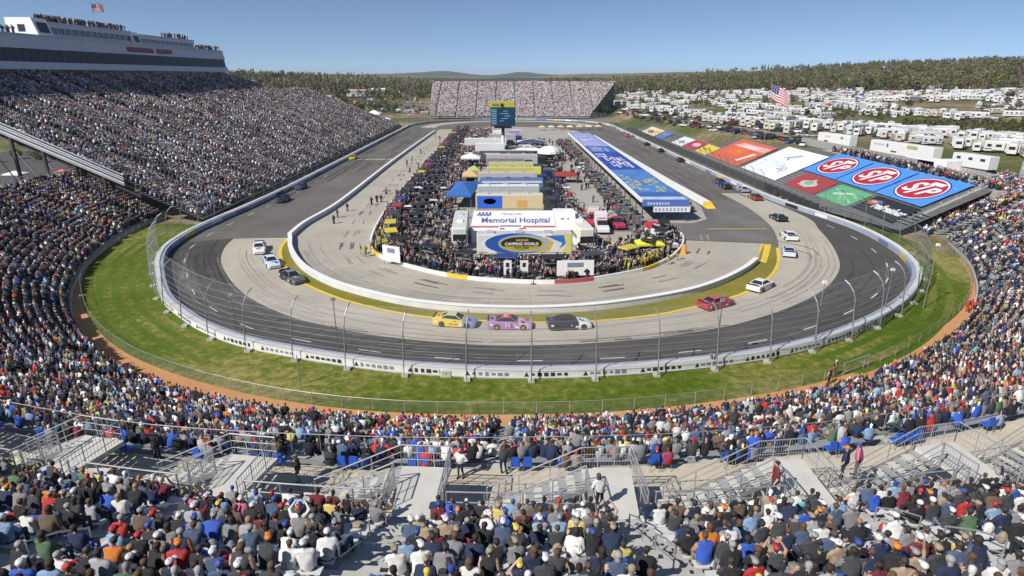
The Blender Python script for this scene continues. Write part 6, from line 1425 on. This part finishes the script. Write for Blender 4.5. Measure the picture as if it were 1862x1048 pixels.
# ---------------------------------------------------------------- campers, trucks and cars beyond the track
def camper(kind):
    b = MB(); w_, g_ = white, glassd
    if kind == 0:      # motorhome
        b.rbox(-1.25, 1.25, -5, 5, .5, 3.3, M('camper white', (.60, .60, .59), .4, var=.08, scale=.6), .25); b.box(-1.0, 1.0, 4.99, 5.03, 1.5, 2.7, g_); wheels(b, (-1.05, 1.05), -3, 3.4, .45, .3, (1, 0, 0)); b.rbox(-.4, .4, -2.2, -1, 3.3, 3.6, M('camper grey', (.4, .4, .4), .5), .05); b.rbox(-.4, .4, 1.5, 2.6, 3.3, 3.6, M('camper grey'), .05)
        for y in (-3.6, -1.6, .6, 2.6):
            for sx in (-1, 1): b.box(sx*1.26-.01, sx*1.26+.01, y, y+1.1, 1.8, 2.5, g_)
        for sx in (-1, 1): b.box(sx*1.262-.01, sx*1.262+.01, -4.8, 4.6, 1.2, 1.4, M('camper stripe', (.30, .22, .16), .5))
        for sy in (-5.02,): b.box(-.6, .6, sy, sy+.03, 1.9, 2.6, g_)
    elif kind == 1:    # travel trailer
        b.rbox(-1.2, 1.2, -3.8, 3.8, .6, 3.0, M('camper cream', (.50, .47, .40), .45, var=.08, scale=.6), .3); wheels(b, (-1.05, 1.05), -.5, .6, .36, .25, (1, 0, 0)); b.tube([(0, 3.8, .6), (0, 5, .6)], .06, steel); b.rbox(-.4, .4, -.6, .6, 3.0, 3.25, M('camper grey'), .05)
        for y in (-2.8, -.2, 1.8):
            for sx in (-1, 1): b.box(sx*1.21-.01, sx*1.21+.01, y, y+.9, 1.7, 2.3, g_)
        b.box(-.6, .6, 3.79, 3.82, 1.7, 2.3, g_); b.box(-.5, .5, -3.82, -3.79, 1.7, 2.3, g_)
        for sx in (-1, 1): b.box(sx*1.212-.01, sx*1.212+.01, -3.6, 3.6, 1.0, 1.25, M('camper stripe'))
    elif kind == 2:    # pickup / SUV
        m_ = M('car dark', (.03, .035, .045), .3); loft(b, [[(-hw, y, .4), (-hw, y, zt-.15), (-hw*.9, y, zt), (hw*.9, y, zt), (hw, y, zt-.15), (hw, y, .4)] for y, hw, zt in ((2.6, .85, .9), (2.4, .93, 1.02), (1.1, .95, 1.12), (-2.6, .95, 1.15))], lambda i, k: m_)
        b.box(-.85, .85, -1.6, 1.1, 1.1, 1.75, g_, .16, .45); b.box(-.66, .66, -1.1, .6, 1.75, 1.79, m_, .03); wheels(b, (-.85, .85), 1.7, -1.7, .38, .25, (1, 0, 0))
    elif kind == 3:    # sedan
        m_ = M('car silver', (.42, .43, .45), .3); loft(b, [[(-hw, y, .3), (-hw, y, zt-.12), (-hw*.9, y, zt), (hw*.9, y, zt), (hw, y, zt-.12), (hw, y, .3)] for y, hw, zt in ((2.3, .75, .6), (2.1, .86, .75), (1.0, .9, .88), (-1.6, .9, .92), (-2.3, .82, .82))], lambda i, k: m_)
        b.box(-.8, .8, -1.7, .95, .88, 1.4, g_, .16, .6); b.box(-.6, .6, -1.0, .3, 1.4, 1.44, m_, .03); wheels(b, (-.8, .8), 1.4, -1.4, .32, .22, (1, 0, 0))
    else:              # fifth wheel with grey end and slide-outs
        b.rbox(-1.25, 1.25, -5.2, 3, .7, 3.7, M('camper white'), .2); b.rbox(-1.2, 1.2, 2.8, 5.2, 1.7, 3.6, M('camper grey'), .3); wheels(b, (-1.1, 1.1), -1.6, -.6, .4, .25, (1, 0, 0)); b.box(1.25, 1.8, -3.6, .2, 1, 3.3, M('camper cream')); b.box(-1.8, -1.25, -2, 1, 1, 3.3, M('camper white'))
        for y in (-4.6, 1.2):
            for sx in (-1, 1): b.box(sx*1.26-.01, sx*1.26+.01, y, y+1.1, 1.9, 2.7, g_)
        b.box(1.79, 1.82, -2.6, -.6, 1.9, 2.7, g_); b.box(-1.82, -1.79, -1.2, .2, 1.9, 2.7, g_)
        b.box(-.8, .8, -5.23, -5.2, 1.9, 2.8, g_)
        for sx in (-1, 1): b.box(sx*1.262-.01, sx*1.262+.01, -5, 2.8, 1.1, 1.5, M('camper stripe'))
    return b
CAMP = []
for k in range(5): o = camper(k).build(('motorhome', 'camper_trailer', 'pickup_truck', 'parked_car', 'fifth_wheel_camper')[k]); CAMP.append(o.data); bpy.data.objects.remove(o)
kn = ('white motorhome', 'cream travel trailer', 'dark pickup', 'silver car', 'white fifth-wheel camper'); kc = ('motorhome', 'camper', 'pickup', 'car', 'camper')
taken = []
def park(kind, x, y, rz, zone, label=None, sc=1.):
    for a, c, r_ in taken[-400:]:
        if (a-x)**2+(c-y)**2 < (r_+(5 if kind in (0, 1, 4) else 2.4))**2*.13: return None
    taken.append((x, y, 5 if kind in (0, 1, 4) else 2.4))
    o = bpy.data.objects.new(('motorhome', 'camper_trailer', 'pickup_truck', 'parked_car', 'fifth_wheel_camper')[kind], CAMP[kind]); link(o)
    o.location = (x, y, ground_z(x, y)+.02); o.rotation_euler = (0, 0, rz); o.scale = (sc,)*3
    ori = abs(math.sin(rz)); da = abs(math.sin(rz+math.atan2(x, y))); way = 'end-on' if da < .35 else 'broadside' if da > .85 else 'slantwise'
    key = {0: 'camper stripe', 1: 'camper stripe', 2: 'car dark', 3: 'car silver', 4: 'camper stripe'}[kind]
    cn, cc = random.choice((('brown', (.24, .15, .09)), ('blue', (.06, .13, .34)), ('dark red', (.3, .05, .05)), ('grey', (.22, .22, .23)), ('green', (.08, .2, .1))) if kind in (0, 1, 4) else (('black', (.02, .02, .022)), ('navy', (.02, .035, .1)), ('dark grey', (.09, .09, .1)), ('dark red', (.2, .02, .02)), ('white', (.7, .7, .7))) if kind == 2 else (('silver', (.42, .43, .45)), ('white', (.7, .7, .7)), ('black', (.02, .02, .022)), ('blue', (.04, .1, .3)), ('red', (.36, .03, .03))))
    for sl in o.material_slots:
        if sl.material and sl.material.name == key: sl.link = 'OBJECT'; sl.material = CM(cc, .4)
    kk_ = kn[kind]+' with '+cn+' stripe' if kind in (0, 1, 4) else cn+(' pickup' if kind == 2 else ' car')
    tag(o, label or kk_+' '+way+' '+zone, kc[kind], kn[kind]+'s '+zone); return o
# named ones close behind the right-hand stand
def trailer(x0y0, x1y1, h, label, col=(.72, .72, .71), marks=()):
    a, c = Vector((*x0y0, 0)), Vector((*x1y1, 0)); d = c-a; L = d.length; ang = math.atan2(d.y, d.x); m_ = (a+c)/2; zg = ground_z(m_.x, m_.y)
    e = empty('box_trailer', (m_.x, m_.y, zg), ang); tag(e, label, 'trailer'); taken.append((m_.x, m_.y, L/2))
    MB().rbox(-L/2, L/2, 0, 2.6, .9, h, CM(col, .4), .06).build('body', e); b = MB(); wheels(b, (-L/2+1.6, -L/2+2.8, L/2-2), .3, 2.3, .48, .28); b.build('wheels', e)
    b = MB(); b.box(-L/2+.3, L/2-.3, .1, 2.5, .5, .9, M('chassis')); b.build('chassis', e); b = MB()
    for x, z, w, hh, cc_ in marks: b.box(x-w/2, x+w/2, -.02, -.004, z-hh/2, z+hh/2, CM(cc_, .5))
    if marks: b.build('print', e)
    b = MB(); b.rbox(-1, .2, .8, 1.8, h, h+.25, M('camper grey'), .04); b.build('roof_vent', e)
trailer((97.5, 193), (100.5, 180), 3.9, 'big white box trailer with two faint prints behind the white banner', marks=((-2.5, 3, 2.2, .5, (.5, .5, .5)), (3.4, 3, 1.2, .8, (.25, .3, .28)), (-3, 1.6, 1.6, .5, (.08, .08, .08))))
trailer((100.8, 170), (104.2, 149), 3.9, 'long white box trailer with a dark and yellow print behind the blue banners', marks=((-7.5, 3, 4, .5, (.5, .5, .52)), (-4.4, 3, .6, .9, (.1, .1, .12)), (4, 3.2, 3.4, .9, (.42, .40, .15)), (-2, 1.6, 2, .4, (.1, .1, .1))))
trailer((104, 142), (105.8, 133), 3.7, 'white camper with small dark windows right of the long trailer', marks=((-3, 2.8, 1, .6, (.04, .05, .06)), (0, 2.8, 1, .6, (.04, .05, .06)), (3, 2.8, 1.2, .6, (.04, .05, .06))))
trailer((108, 127), (110, 111), 3.9, 'grey and white motor coach with dark side at the right edge', (.35, .36, .36), marks=((-4, 3, 7, 1.2, (.66, .66, .66)), (5, 2.6, 6, 1.6, (.03, .035, .04))))
b = MB()
for i in range(80): y = 196-i*1.25; x = 94+(196-y)*.045; b.box(x, x+.06, y-1.2, y, ground_z(x, y), ground_z(x, y)+2.1, M('metal sheet fence', (.46, .46, .45), .5, .3, var=.15, scale=3))
tag(b.build('sheet_fence'), 'long grey sheet-metal fence behind the people at the top of the covered seats', 'fence')
e = empty('vendor_stand', (94.4, 136, ground_z(94, 136)), R(-84)); tag(e, 'white-roofed vendor stand with a dark open front behind the crowd', 'stall'); b = MB(); b.box(-5.5, 3, -1.2, 2.4, 2.7, 3.0, white); b.build('roof', e); b = MB(); b.box(-5.4, 2.9, 2.2, 2.4, 0, 2.7, black); b.box(-5.4, 2.9, -1, -.9, 0, 1.1, black); b.build('wall', e); MB().rbox(3.2, 6.6, -1.4, 2.4, 0, 3.4, white, .1).build('side_cabin', e); MB().box(4.2, 5.6, -1.43, -1.4, 1.4, 2.3, M('camper grey')).build('hatch', e)
e = empty('souvenir_trailer', (101.5, 112, ground_z(101, 112)), R(-80)); tag(e, 'maroon roofed souvenir trailer at the right edge beside the crowd', 'trailer'); MB().rbox(-5, 5, 0, 2.6, .5, 3.2, CM((.14, .03, .05), .5), .1).build('body', e); MB().add([(-5, -1.6, 2.6), (5, -1.6, 2.6), (5, .1, 3.2), (-5, .1, 3.2)], [(0, 1, 2, 3)], CM((.45, .3, .3), .6)).build('awning', e); b = MB(); wheels(b, (-1, 1), .3, 2.3, .4, .25); b.build('wheels', e)
zones = [  # (zone text, pixel rows to follow, kinds, weights)
 ('in the first row on the grass bank', [(1125, 207, 1460, 262, 6.3, 30)], (2, 3), (5, 1.5)),
 ('in the second row above the grass bank', [(1120, 199, 1480, 248, 6.6, 30)], (2, 3, 1), (4, 1.5, 1)),
 ('in the third row beyond the grass bank', [(1110, 188, 1420, 228, 7.5, 26), (1120, 193, 1440, 238, 7, 26)], (0, 1, 4, 2), (4, 2, 3, 2)),
 ('in the lower camping rows', [(1240, 178, 1500, 212, 9, 22), (1300, 195, 1470, 226, 8, 14), (1490, 228, 1862, 262, 6.5, 26), (1560, 245, 1862, 282, 6.8, 18), (1470, 236, 1640, 250, 6.5, 10)], (0, 1, 4, 2), (5, 2, 4, 1)),
 ('in the middle of the camping hillside', [(1400, 176, 1640, 200, 11, 26), (1480, 186, 1700, 212, 10, 22), (1480, 196, 1640, 214, 9, 12), (1790, 182, 1862, 200, 12, 8), (1780, 196, 1862, 214, 11, 8), (1640, 205, 1800, 222, 9, 12)], (0, 1, 4, 2, 3), (5, 3, 4, 1.4, .6)),
 ('high on the camping hillside under the woods', [(1250, 166, 1560, 168, 16, 22), (1470, 176, 1862, 172, 17, 34), (1560, 184, 1862, 182, 15, 26), (1650, 163, 1862, 160, 19, 14), (1330, 172, 1500, 176, 13, 14)], (0, 1, 4, 2), (5, 3, 4, 1)),
 ('in the far lot beyond the far grandstand', [(1130, 176, 1400, 176, 10, 22), (1130, 168, 1300, 170, 14, 14), (1140, 182, 1260, 190, 8, 12)], (0, 1, 4, 3), (4, 2, 3, 1)),
 ('among trees left of the far grandstand', [(600, 176, 770, 186, 8, 18), (640, 188, 775, 198, 5, 18), (690, 200, 780, 206, 3, 12), (620, 168, 760, 172, 12, 12)], (3, 2, 1), (5, 4, 2)),
 ('beyond the end of the main grandstand', [(432, 160, 560, 162, 14, 8), (560, 160, 640, 166, 13, 8)], (0, 1, 4), (3, 2, 3))]
npk = 0
for zt, rws, ks, ws in zones:
    for (xa, ya, xb, yb, z, n_) in rws:
        n_ = int(n_*2.3)
        for i in range(n_):
            t = (i+random.uniform(-.3, .3))/max(1, n_-1); k = random.choices(ks, ws)[0]; px_, py_ = xa+(xb-xa)*t, ya+(yb-ya)*t+random.uniform(-4, 4); z_ = z
            for _ in range(12): X, Y = ground_pt(px_, py_, z_); z_ = .5*z_+.5*min(24, ground_z(X, Y))
            if Y > 1500 or Y < 0: continue
            if park(k, X, Y, (-math.atan2(X, Y)+random.uniform(-.25, .25) if random.random() < .6 else R(random.choice((0, 90, 70, 110, 140, 45)))+random.uniform(-.2, .2)), zt, sc=random.uniform(.72, .98)): npk += 1
print('parked', npk)
def popup(mat):
    b = MB(); b.add([(-1.6, -1.6, 2.1), (1.6, -1.6, 2.1), (1.6, 1.6, 2.1), (-1.6, 1.6, 2.1), (0, 0, 3.0), (-1.6, -1.6, 1.85), (1.6, -1.6, 1.85), (1.6, 1.6, 1.85), (-1.6, 1.6, 1.85)], [(0, 1, 4), (1, 2, 4), (2, 3, 4), (3, 0, 4), (0, 5, 6, 1), (1, 6, 7, 2), (2, 7, 8, 3), (3, 8, 5, 0)], mat)
    for sx in (-1.55, 1.55):
        for sy in (-1.55, 1.55): b.tube([(sx, sy, 0), (sx, sy, 2.1)], .05, steel, 4)
    return b.build('t').data
PU = []
for cn, cc in (('blue', (.03, .10, .4)), ('white', (.7, .7, .7)), ('dark grey', (.08, .08, .09)), ('green', (.05, .14, .06)), ('red', (.4, .04, .04)), ('tan', (.4, .33, .22))): PU.append((cn, popup(CM(cc, .7)))); bpy.data.objects.remove(bpy.data.objects['t'])
for zt, rws, ks, ws in zones[3:8]:
    for (xa, ya, xb, yb, z, n_) in rws:
        for i in range(max(2, n_//3)):
            t = random.random(); z_ = z; px_, py_ = xa+(xb-xa)*t, ya+(yb-ya)*t+random.uniform(-3, 3)
            for _ in range(12): X, Y = ground_pt(px_, py_, z_); z_ = .5*z_+.5*min(24, ground_z(X, Y))
            if any((a-X)**2+(c-Y)**2 < 6 for a, c, r_ in taken): continue
            cn, me = random.choice(PU); o = bpy.data.objects.new('pop_up_tent', me); link(o); o.location = (X, Y, ground_z(X, Y)); o.rotation_euler = (0, 0, random.uniform(0, 1.5)); taken.append((X, Y, 2)); tag(o, 'small %s pop-up tent ' % cn+zt, 'tent', cn+' pop-up tents '+zt)
# ---------------------------------------------------------------- trees
leaf_m = attr_mat('foliage', .7, .25, .6); bark = M('bark', (.09, .07, .055), .9, var=.2, scale=2)
def leaf_cloud(n, rx, rz_, zc, base, leaf, seed, conif=False):
    r = np.random.default_rng(seed); k = r.integers(4, 8); cen = r.normal(0, .42, (k, 3)); cen[:, 2] = r.uniform(-.55, .6, k); rad = r.uniform(.32, .6, k)
    w = r.integers(0, k, n); d = r.normal(0, 1, (n, 3)); d /= np.linalg.norm(d, axis=1)[:, None]; p = cen[w]+d*(rad[w]*r.uniform(.55, 1.05, n))[:, None]
    if conif: h = r.uniform(0, 1, n); a = r.uniform(0, 6.28, n); q = (1-h)*r.uniform(.3, 1, n); p = np.stack([q*np.cos(a), q*np.sin(a), h*2-1], 1)
    P = p*np.array([rx, rx, rz_])+np.array([0, 0, zc]); A = r.normal(0, 1, (n, 3)); A /= np.linalg.norm(A, axis=1)[:, None]; B = np.cross(A, r.normal(0, 1, (n, 3))); B /= np.linalg.norm(B, axis=1)[:, None]
    s = leaf*r.uniform(.6, 1.4, n)[:, None]; V = np.stack([P-A*s, P+A*s, P+B*s*1.3], 1).reshape(-1, 3); F = np.arange(n*3).reshape(-1, 3)
    C = np.array(base)*r.uniform(.75, 1.25, (n, 1))*r.uniform(.93, 1.07, (n, 3)); return V, F, C
def tree(name, x, y, h, base, label, group=None, conif=False, n=700, wd=.42, leaf=.3):
    zg = ground_z(x, y)-.1; e = empty(name, (x, y, zg)); tag(e, label, 'tree', group)
    b = MB(); b.tube([(0, 0, 0), (.1, 0, h*.35), (0, .1, h*.75)], h*.028, bark, 7, h*.01)
    for i in range(5): a = i*1.3; z = h*(.3+.08*i); b.tube([(0, 0, z), (math.cos(a)*h*.22, math.sin(a)*h*.22, z+h*.18)], h*.011, bark, 5, h*.004)
    b.build('trunk', e); V, F, C = leaf_cloud(n, h*wd, h*.36, h*.62, base, leaf*h/8, hash((round(x), round(y))) % 9999, conif); tri_mesh('crown', V, F, C, leaf_m, e)
TG = [(.045, .075, .022), (.06, .09, .028), (.035, .055, .022), (.09, .12, .03), (.085, .075, .045)]
for i, (px_, py_, z, h, c_, lab) in enumerate(((505, 168, 8, 13, 2, 'dark round tree behind the far end of the main stand, left of a pair'), (533, 166, 8, 12, 2, 'dark round tree behind the far end of the main stand, right of a pair'), (628, 188, 5, 8, 2, 'dark low tree left of the white shed'), (662, 194, 5, 9, 2, 'dark tree in front of the white shed'), (686, 196, 4, 10, 1, 'green tree in the parking lot right of the white shed'), (716, 204, 3, 10, 3, 'yellow-green tree nearest the far grandstand'), (640, 200, 4, 6, 1, 'small bushy tree on the bank behind the stand end'), (672, 208, 3, 5, 1, 'low bushy tree near the tents'), (1098, 208, 2, 9, 2, 'dark tree against the right side of the far grandstand'), (1110, 200, 3, 10, 2, 'dark tree behind the right side of the far grandstand'), (1650, 205, 9, 9, 4, 'bare brownish tree in the camping hillside'), (1440, 190, 10, 8, 4, 'bare grey tree in the camping hillside left of the flag'), (1838, 232, 6, 7, 4, 'brownish tree at the right edge above the campers'), (1780, 225, 6, 7, 4, 'reddish brown tree in the brushy hollow'), (1830, 186, 15, 10, 4, 'tall bare tree on the hillside at the right'), (30, 290, 0, 4.5, 3, 'yellow-green shrub under the open side of the main stand, left of a pair'), (66, 296, 0, 4.2, 3, 'yellow-green shrub under the open side of the main stand, right of a pair'), (-14, 296, 0, 5, 2, 'dark green shrub at the left edge under the main stand'))):
    X, Y = ground_pt(px_, py_, z)
    tree('tree', X, Y, h, TG[c_], lab, wd=.5 if c_ != 4 else .35, n=900 if c_ != 4 else 380)
tmplT = [leaf_cloud(125 if k < 5 else 100, 4.4 if k < 5 else 3.0, 6.0, 7.6, (1, 1, 1), .85, 40+k, k >= 5) for k in range(7)]
Vs, Fs, Cs, nn = [], [], [], 0
def forest_tree(x, y, h, c):
    global nn
    V, F, C = random.choice(tmplT); s = h/14; a = random.uniform(0, 6.3); ca, sa = math.cos(a)*s, math.sin(a)*s; z = ground_z(x, y)
    Q = np.stack([V[:, 0]*ca-V[:, 1]*sa+x, V[:, 0]*sa+V[:, 1]*ca+y, V[:, 2]*s+z], 1); Vs.append(Q); Fs.append(F+nn); Cs.append(C*np.array(c)); nn += len(V)
    t = MB().tube([(x, y, z), (x, y, z+h*.6)], .22*s, black, 3, .1, cap=False); Vs.append(np.array([tuple(v) for v in t.v])); F2_ = np.array([(f[0], f[1], f[2]) for f in t.f]+[(f[0], f[2], f[3]) for f in t.f]); Fs.append(F2_+nn); Cs.append(np.tile((.07, .06, .05), (len(F2_), 1))); nn += len(t.v)
FC = [tuple(v*1.18 for v in c) for c in [(.085, .10, .034), (.11, .125, .04), (.14, .145, .05), (.125, .105, .07), (.145, .12, .09), (.055, .068, .03), (.115, .105, .055), (.13, .108, .072), (.15, .125, .095)]]
def belt(n, dmin, dmax, a0, a1, hmin, hmax, cols=None):
    for i in range(n):
        a = R(random.uniform(a0, a1)); d = random.uniform(dmin, dmax); x, y = d*math.sin(a), d*math.cos(a)
        forest_tree(x, y, random.uniform(hmin, hmax), random.choice(cols or FC)*1 if False else random.choice(cols or FC))
belt(1100, 640, 900, -42, -8, 8, 13.5); belt(900, 620, 900, -8, 14, 8, 12); belt(1300, 900, 1500, -44, 44, 8, 13)
belt(1300, 740, 1050, 12, 50, 7, 12); belt(1000, 620, 840, 14, 30, 7, 11.5); belt(1200, 575, 800, 28, 48, 8, 13)
fo = tri_mesh('woods', np.concatenate(Vs), np.concatenate(Fs), np.concatenate(Cs), leaf_m); fo['kind'] = 'stuff'; tag(fo, 'mixed spring woods closing the horizon', 'woods')
# scrub in the hollow between the camping lots
Vs, Fs, Cs, nn = [], [], [], 0
for i in range(900):
    u = random.random(); px_, py_ = random.choice(((random.uniform(1640, 1880), random.uniform(222, 244)), (random.uniform(1380, 1640), random.uniform(196, 218)), (random.uniform(1120, 1420), random.uniform(182, 196)), (random.uniform(570, 700), random.uniform(176, 210)))); z_ = 7
    for _ in range(8): X, Y = ground_pt(px_, py_, z_); z_ = .5*z_+.5*min(22, ground_z(X, Y))
    if Y > 900: continue
    V, F, C = random.choice(tmplT); s = random.uniform(.12, .28); Q = np.stack([V[:, 0]*s*1.6+X, V[:, 1]*s*1.6+Y, (V[:, 2]-3.4)*s+ground_z(X, Y)], 1); Vs.append(Q); Fs.append(F+nn); Cs.append(C*np.array(random.choice(((.10, .11, .035), (.13, .115, .06), (.08, .10, .03))))); nn += len(V)
sc_ = tri_mesh('scrub', np.concatenate(Vs), np.concatenate(Fs), np.concatenate(Cs), leaf_m); sc_['kind'] = 'stuff'; tag(sc_, 'low brown and green scrub between the camping lots', 'scrub')
# ---------------------------------------------------------------- sheds beyond, hills
def shed(x0, x1, y, z, h, d, wc, rc, label, rise=1.6):
    e = empty('shed', ((x0+x1)/2, y, z)); tag(e, label, 'building'); w = x1-x0; MB().box(-w/2, w/2, 0, d, 0, h, CM(wc, .6)).build('wall', e)
    MB().add([(-w/2-.5, -.6, h), (w/2+.5, -.6, h), (w/2+.5, d/2, h+rise), (-w/2-.5, d/2, h+rise), (w/2+.5, d+.6, h), (-w/2-.5, d+.6, h)], [(0, 1, 2, 3), (3, 2, 4, 5), (0, 3, 5), (1, 4, 2)], CM(rc, .6)).build('roof', e)
    b = MB()
    for i in range(int(w//6)): b.box(-w/2+2+i*6, -w/2+4.5+i*6, -.05, -.01, .2, h*.7, M('shed door', (.45, .45, .44), .6))
    b.build('door', e)
def at_ground(px_, py_, z_=9):
    for _ in range(14): X, Y = ground_pt(px_, py_, z_); z_ = .5*z_+.5*min(23, ground_z(X, Y))
    return X, Y, ground_z(X, Y)
X, Y, z = at_ground(642, 176); shed(X-16, X+13, Y, z, 5, 14, (.74, .74, .72), (.42, .30, .22), 'long white shed with a brown roof beyond the main stand', 2.2)
X, Y, z = at_ground(446, 163); shed(X-14, X+14, Y, z-1, 5, 12, (.78, .78, .78), (.78, .78, .78), 'bright white low building just past the end of the suite tower')
X, Y, z = at_ground(685, 170); shed(X-9, X+9, Y, z, 4, 9, (.7, .7, .68), (.66, .66, .64), 'small white shed right of the brown-roofed one')
tent(-97, 393, 22, 9, 4.2, (.62, .56, .46), 'tan flat-topped tent left of the far grandstand'); tent(-82, 392, 9, 9, 7, (.74, .74, .73), 'pointed white tent next to the far grandstand')
for i in range(5): tent(-72-.0*i, 380-i*6, 5, 4, 3.2, [(.7, .7, .72), (.10, .12, .4), (.7, .7, .7), (.3, .3, .32), (.66, .66, .68)][i], ['white', 'violet blue', 'off-white', 'grey', 'pale'][i]+' small canopy at the far end of the left straight')
# concourse vendors below the open side of the main stand
VS = [ground_pt(118, 326), (0, 0), ground_pt(32, 330)]
for (x, y, w, d, h, c_, lb) in ((*VS[0], 3.2, 3, 2.9, (.62, .18, .12), 'small red-topped vendor stall in the concourse gap at left'), (VS[0][0]+3.6, VS[0][1]-3.5, 3, 2.6, 2.6, (.70, .66, .42), 'small yellow vendor stall in the concourse gap at left'), (*VS[2], 5, 3.6, 2.9, (.72, .74, .70), 'white canopy in the concourse gap at left')): tent(x, y, w, d, h, c_, lb, 'vendor_stall')
b = MB(); b.add([(-86, 97.5, 10.4), (-75, 104.8, 4.2), (-75, 105.3, 4.2), (-86, 98.4, 10.4)], [(0, 1, 2, 3)], tread_n)
tag(fill('concourse_roof', [(-100, 113.6), (-84, 113.6), (-84, 115.6), (-100, 115.6)], 4.6, M('grey roof', (.3, .29, .28), .8), kind=None), 'flat grey concession roof under the open side of the main stand', 'roof')
def hills(name, d, amp, base, a0, a1, col, seed, lobes):
    n = 90; vs = []; fs = []
    for j, (dd, hh) in enumerate(((0, 0), (250, .45), (600, 1), (1000, .7), (1600, 0))):
        for i in range(n+1):
            a = R(a0+(a1-a0)*i/n); pxx = 920+FPX*math.tan(a)*1.0; h = base+sum(p_*math.exp(-((pxx-c_)/w_)**2) for c_, w_, p_ in lobes)+6*noise.noise(Vector((i*.2, seed, 0))); x, y = (d+dd)*math.sin(a), (d+dd)*math.cos(a); vs.append((x, y, -10+(h+10)*hh))
    for j in range(4):
        for i in range(n): fs.append((j*(n+1)+i, j*(n+1)+i+1, (j+1)*(n+1)+i+1, (j+1)*(n+1)+i))
    o = MB().add(vs, fs, col).build(name, smooth=True); o['kind'] = 'structure'
hm_ = ground_mat('wooded hill', [(.3, (.035, .05, .03)), (.5, (.05, .07, .035)), (.7, (.075, .09, .045))], .004, .03, .5, .6)
hills('hills', 1500, 30, 20, -46, 46, hm_, 2, ((1600, 260, 10),))
hills('distant_hills', 5200, 60, 31, -46, 46, hm_, 5, ((812, 42, 38), (945, 30, 27), (1070, 60, 14), (700, 40, 12), (620, 30, 12), (755, 30, 14)))
# ---------------------------------------------------------------- standing people on clay path, then the whole crowd as one
for (x, y, n_, c_) in ((1757, 568, 3, (.5, .05, .04)), (1777, 520, 1, (.03, .03, .03)), (1735, 445, 2, (.1, .1, .1)), (1505, 700, 1, (.05, .04, .04)), (1516, 685, 1, (.4, .2, .1)), (1292, 668, 1, (.15, .15, .12))):
    for j in range(n_):
        X, Y = ground_pt(x+j*7, y+j*2); CR.add(MID_ST, np.array([(X, Y, .02)]), [random.uniform(0, 6)], np.array([crewcols(c_)]))
co = CR.build('crowd', crowd_m); co['kind'] = 'stuff'; tag(co, 'dense crowd of seated spectators and infield crews in mixed dark, white and bright clothing', 'crowd')

# ---------------------------------------------------------------- the spring air
HZ = 9600; b = MB(); b.box(-HZ, HZ, -HZ, HZ+300, -8, 90, white); hz = b.build('haze'); hz['kind'] = 'stuff'; hz.data.materials.clear()
hm = bpy.data.materials.new('air'); hm.use_nodes = True; n_ = hm.node_tree.nodes; n_.remove(n_['Principled BSDF']); pv = n_.new('ShaderNodeVolumePrincipled')
pv.inputs['Color'].default_value = (.93, .96, 1, 1); pv.inputs['Density'].default_value = .00008; pv.inputs['Anisotropy'].default_value = .2
hm.node_tree.links.new(pv.outputs[0], n_['Material Output'].inputs['Volume']); hz.data.materials.append(hm)
try: hm.cycles.homogeneous_volume = True
except Exception: pass
S.cycles.volume_bounces = 0
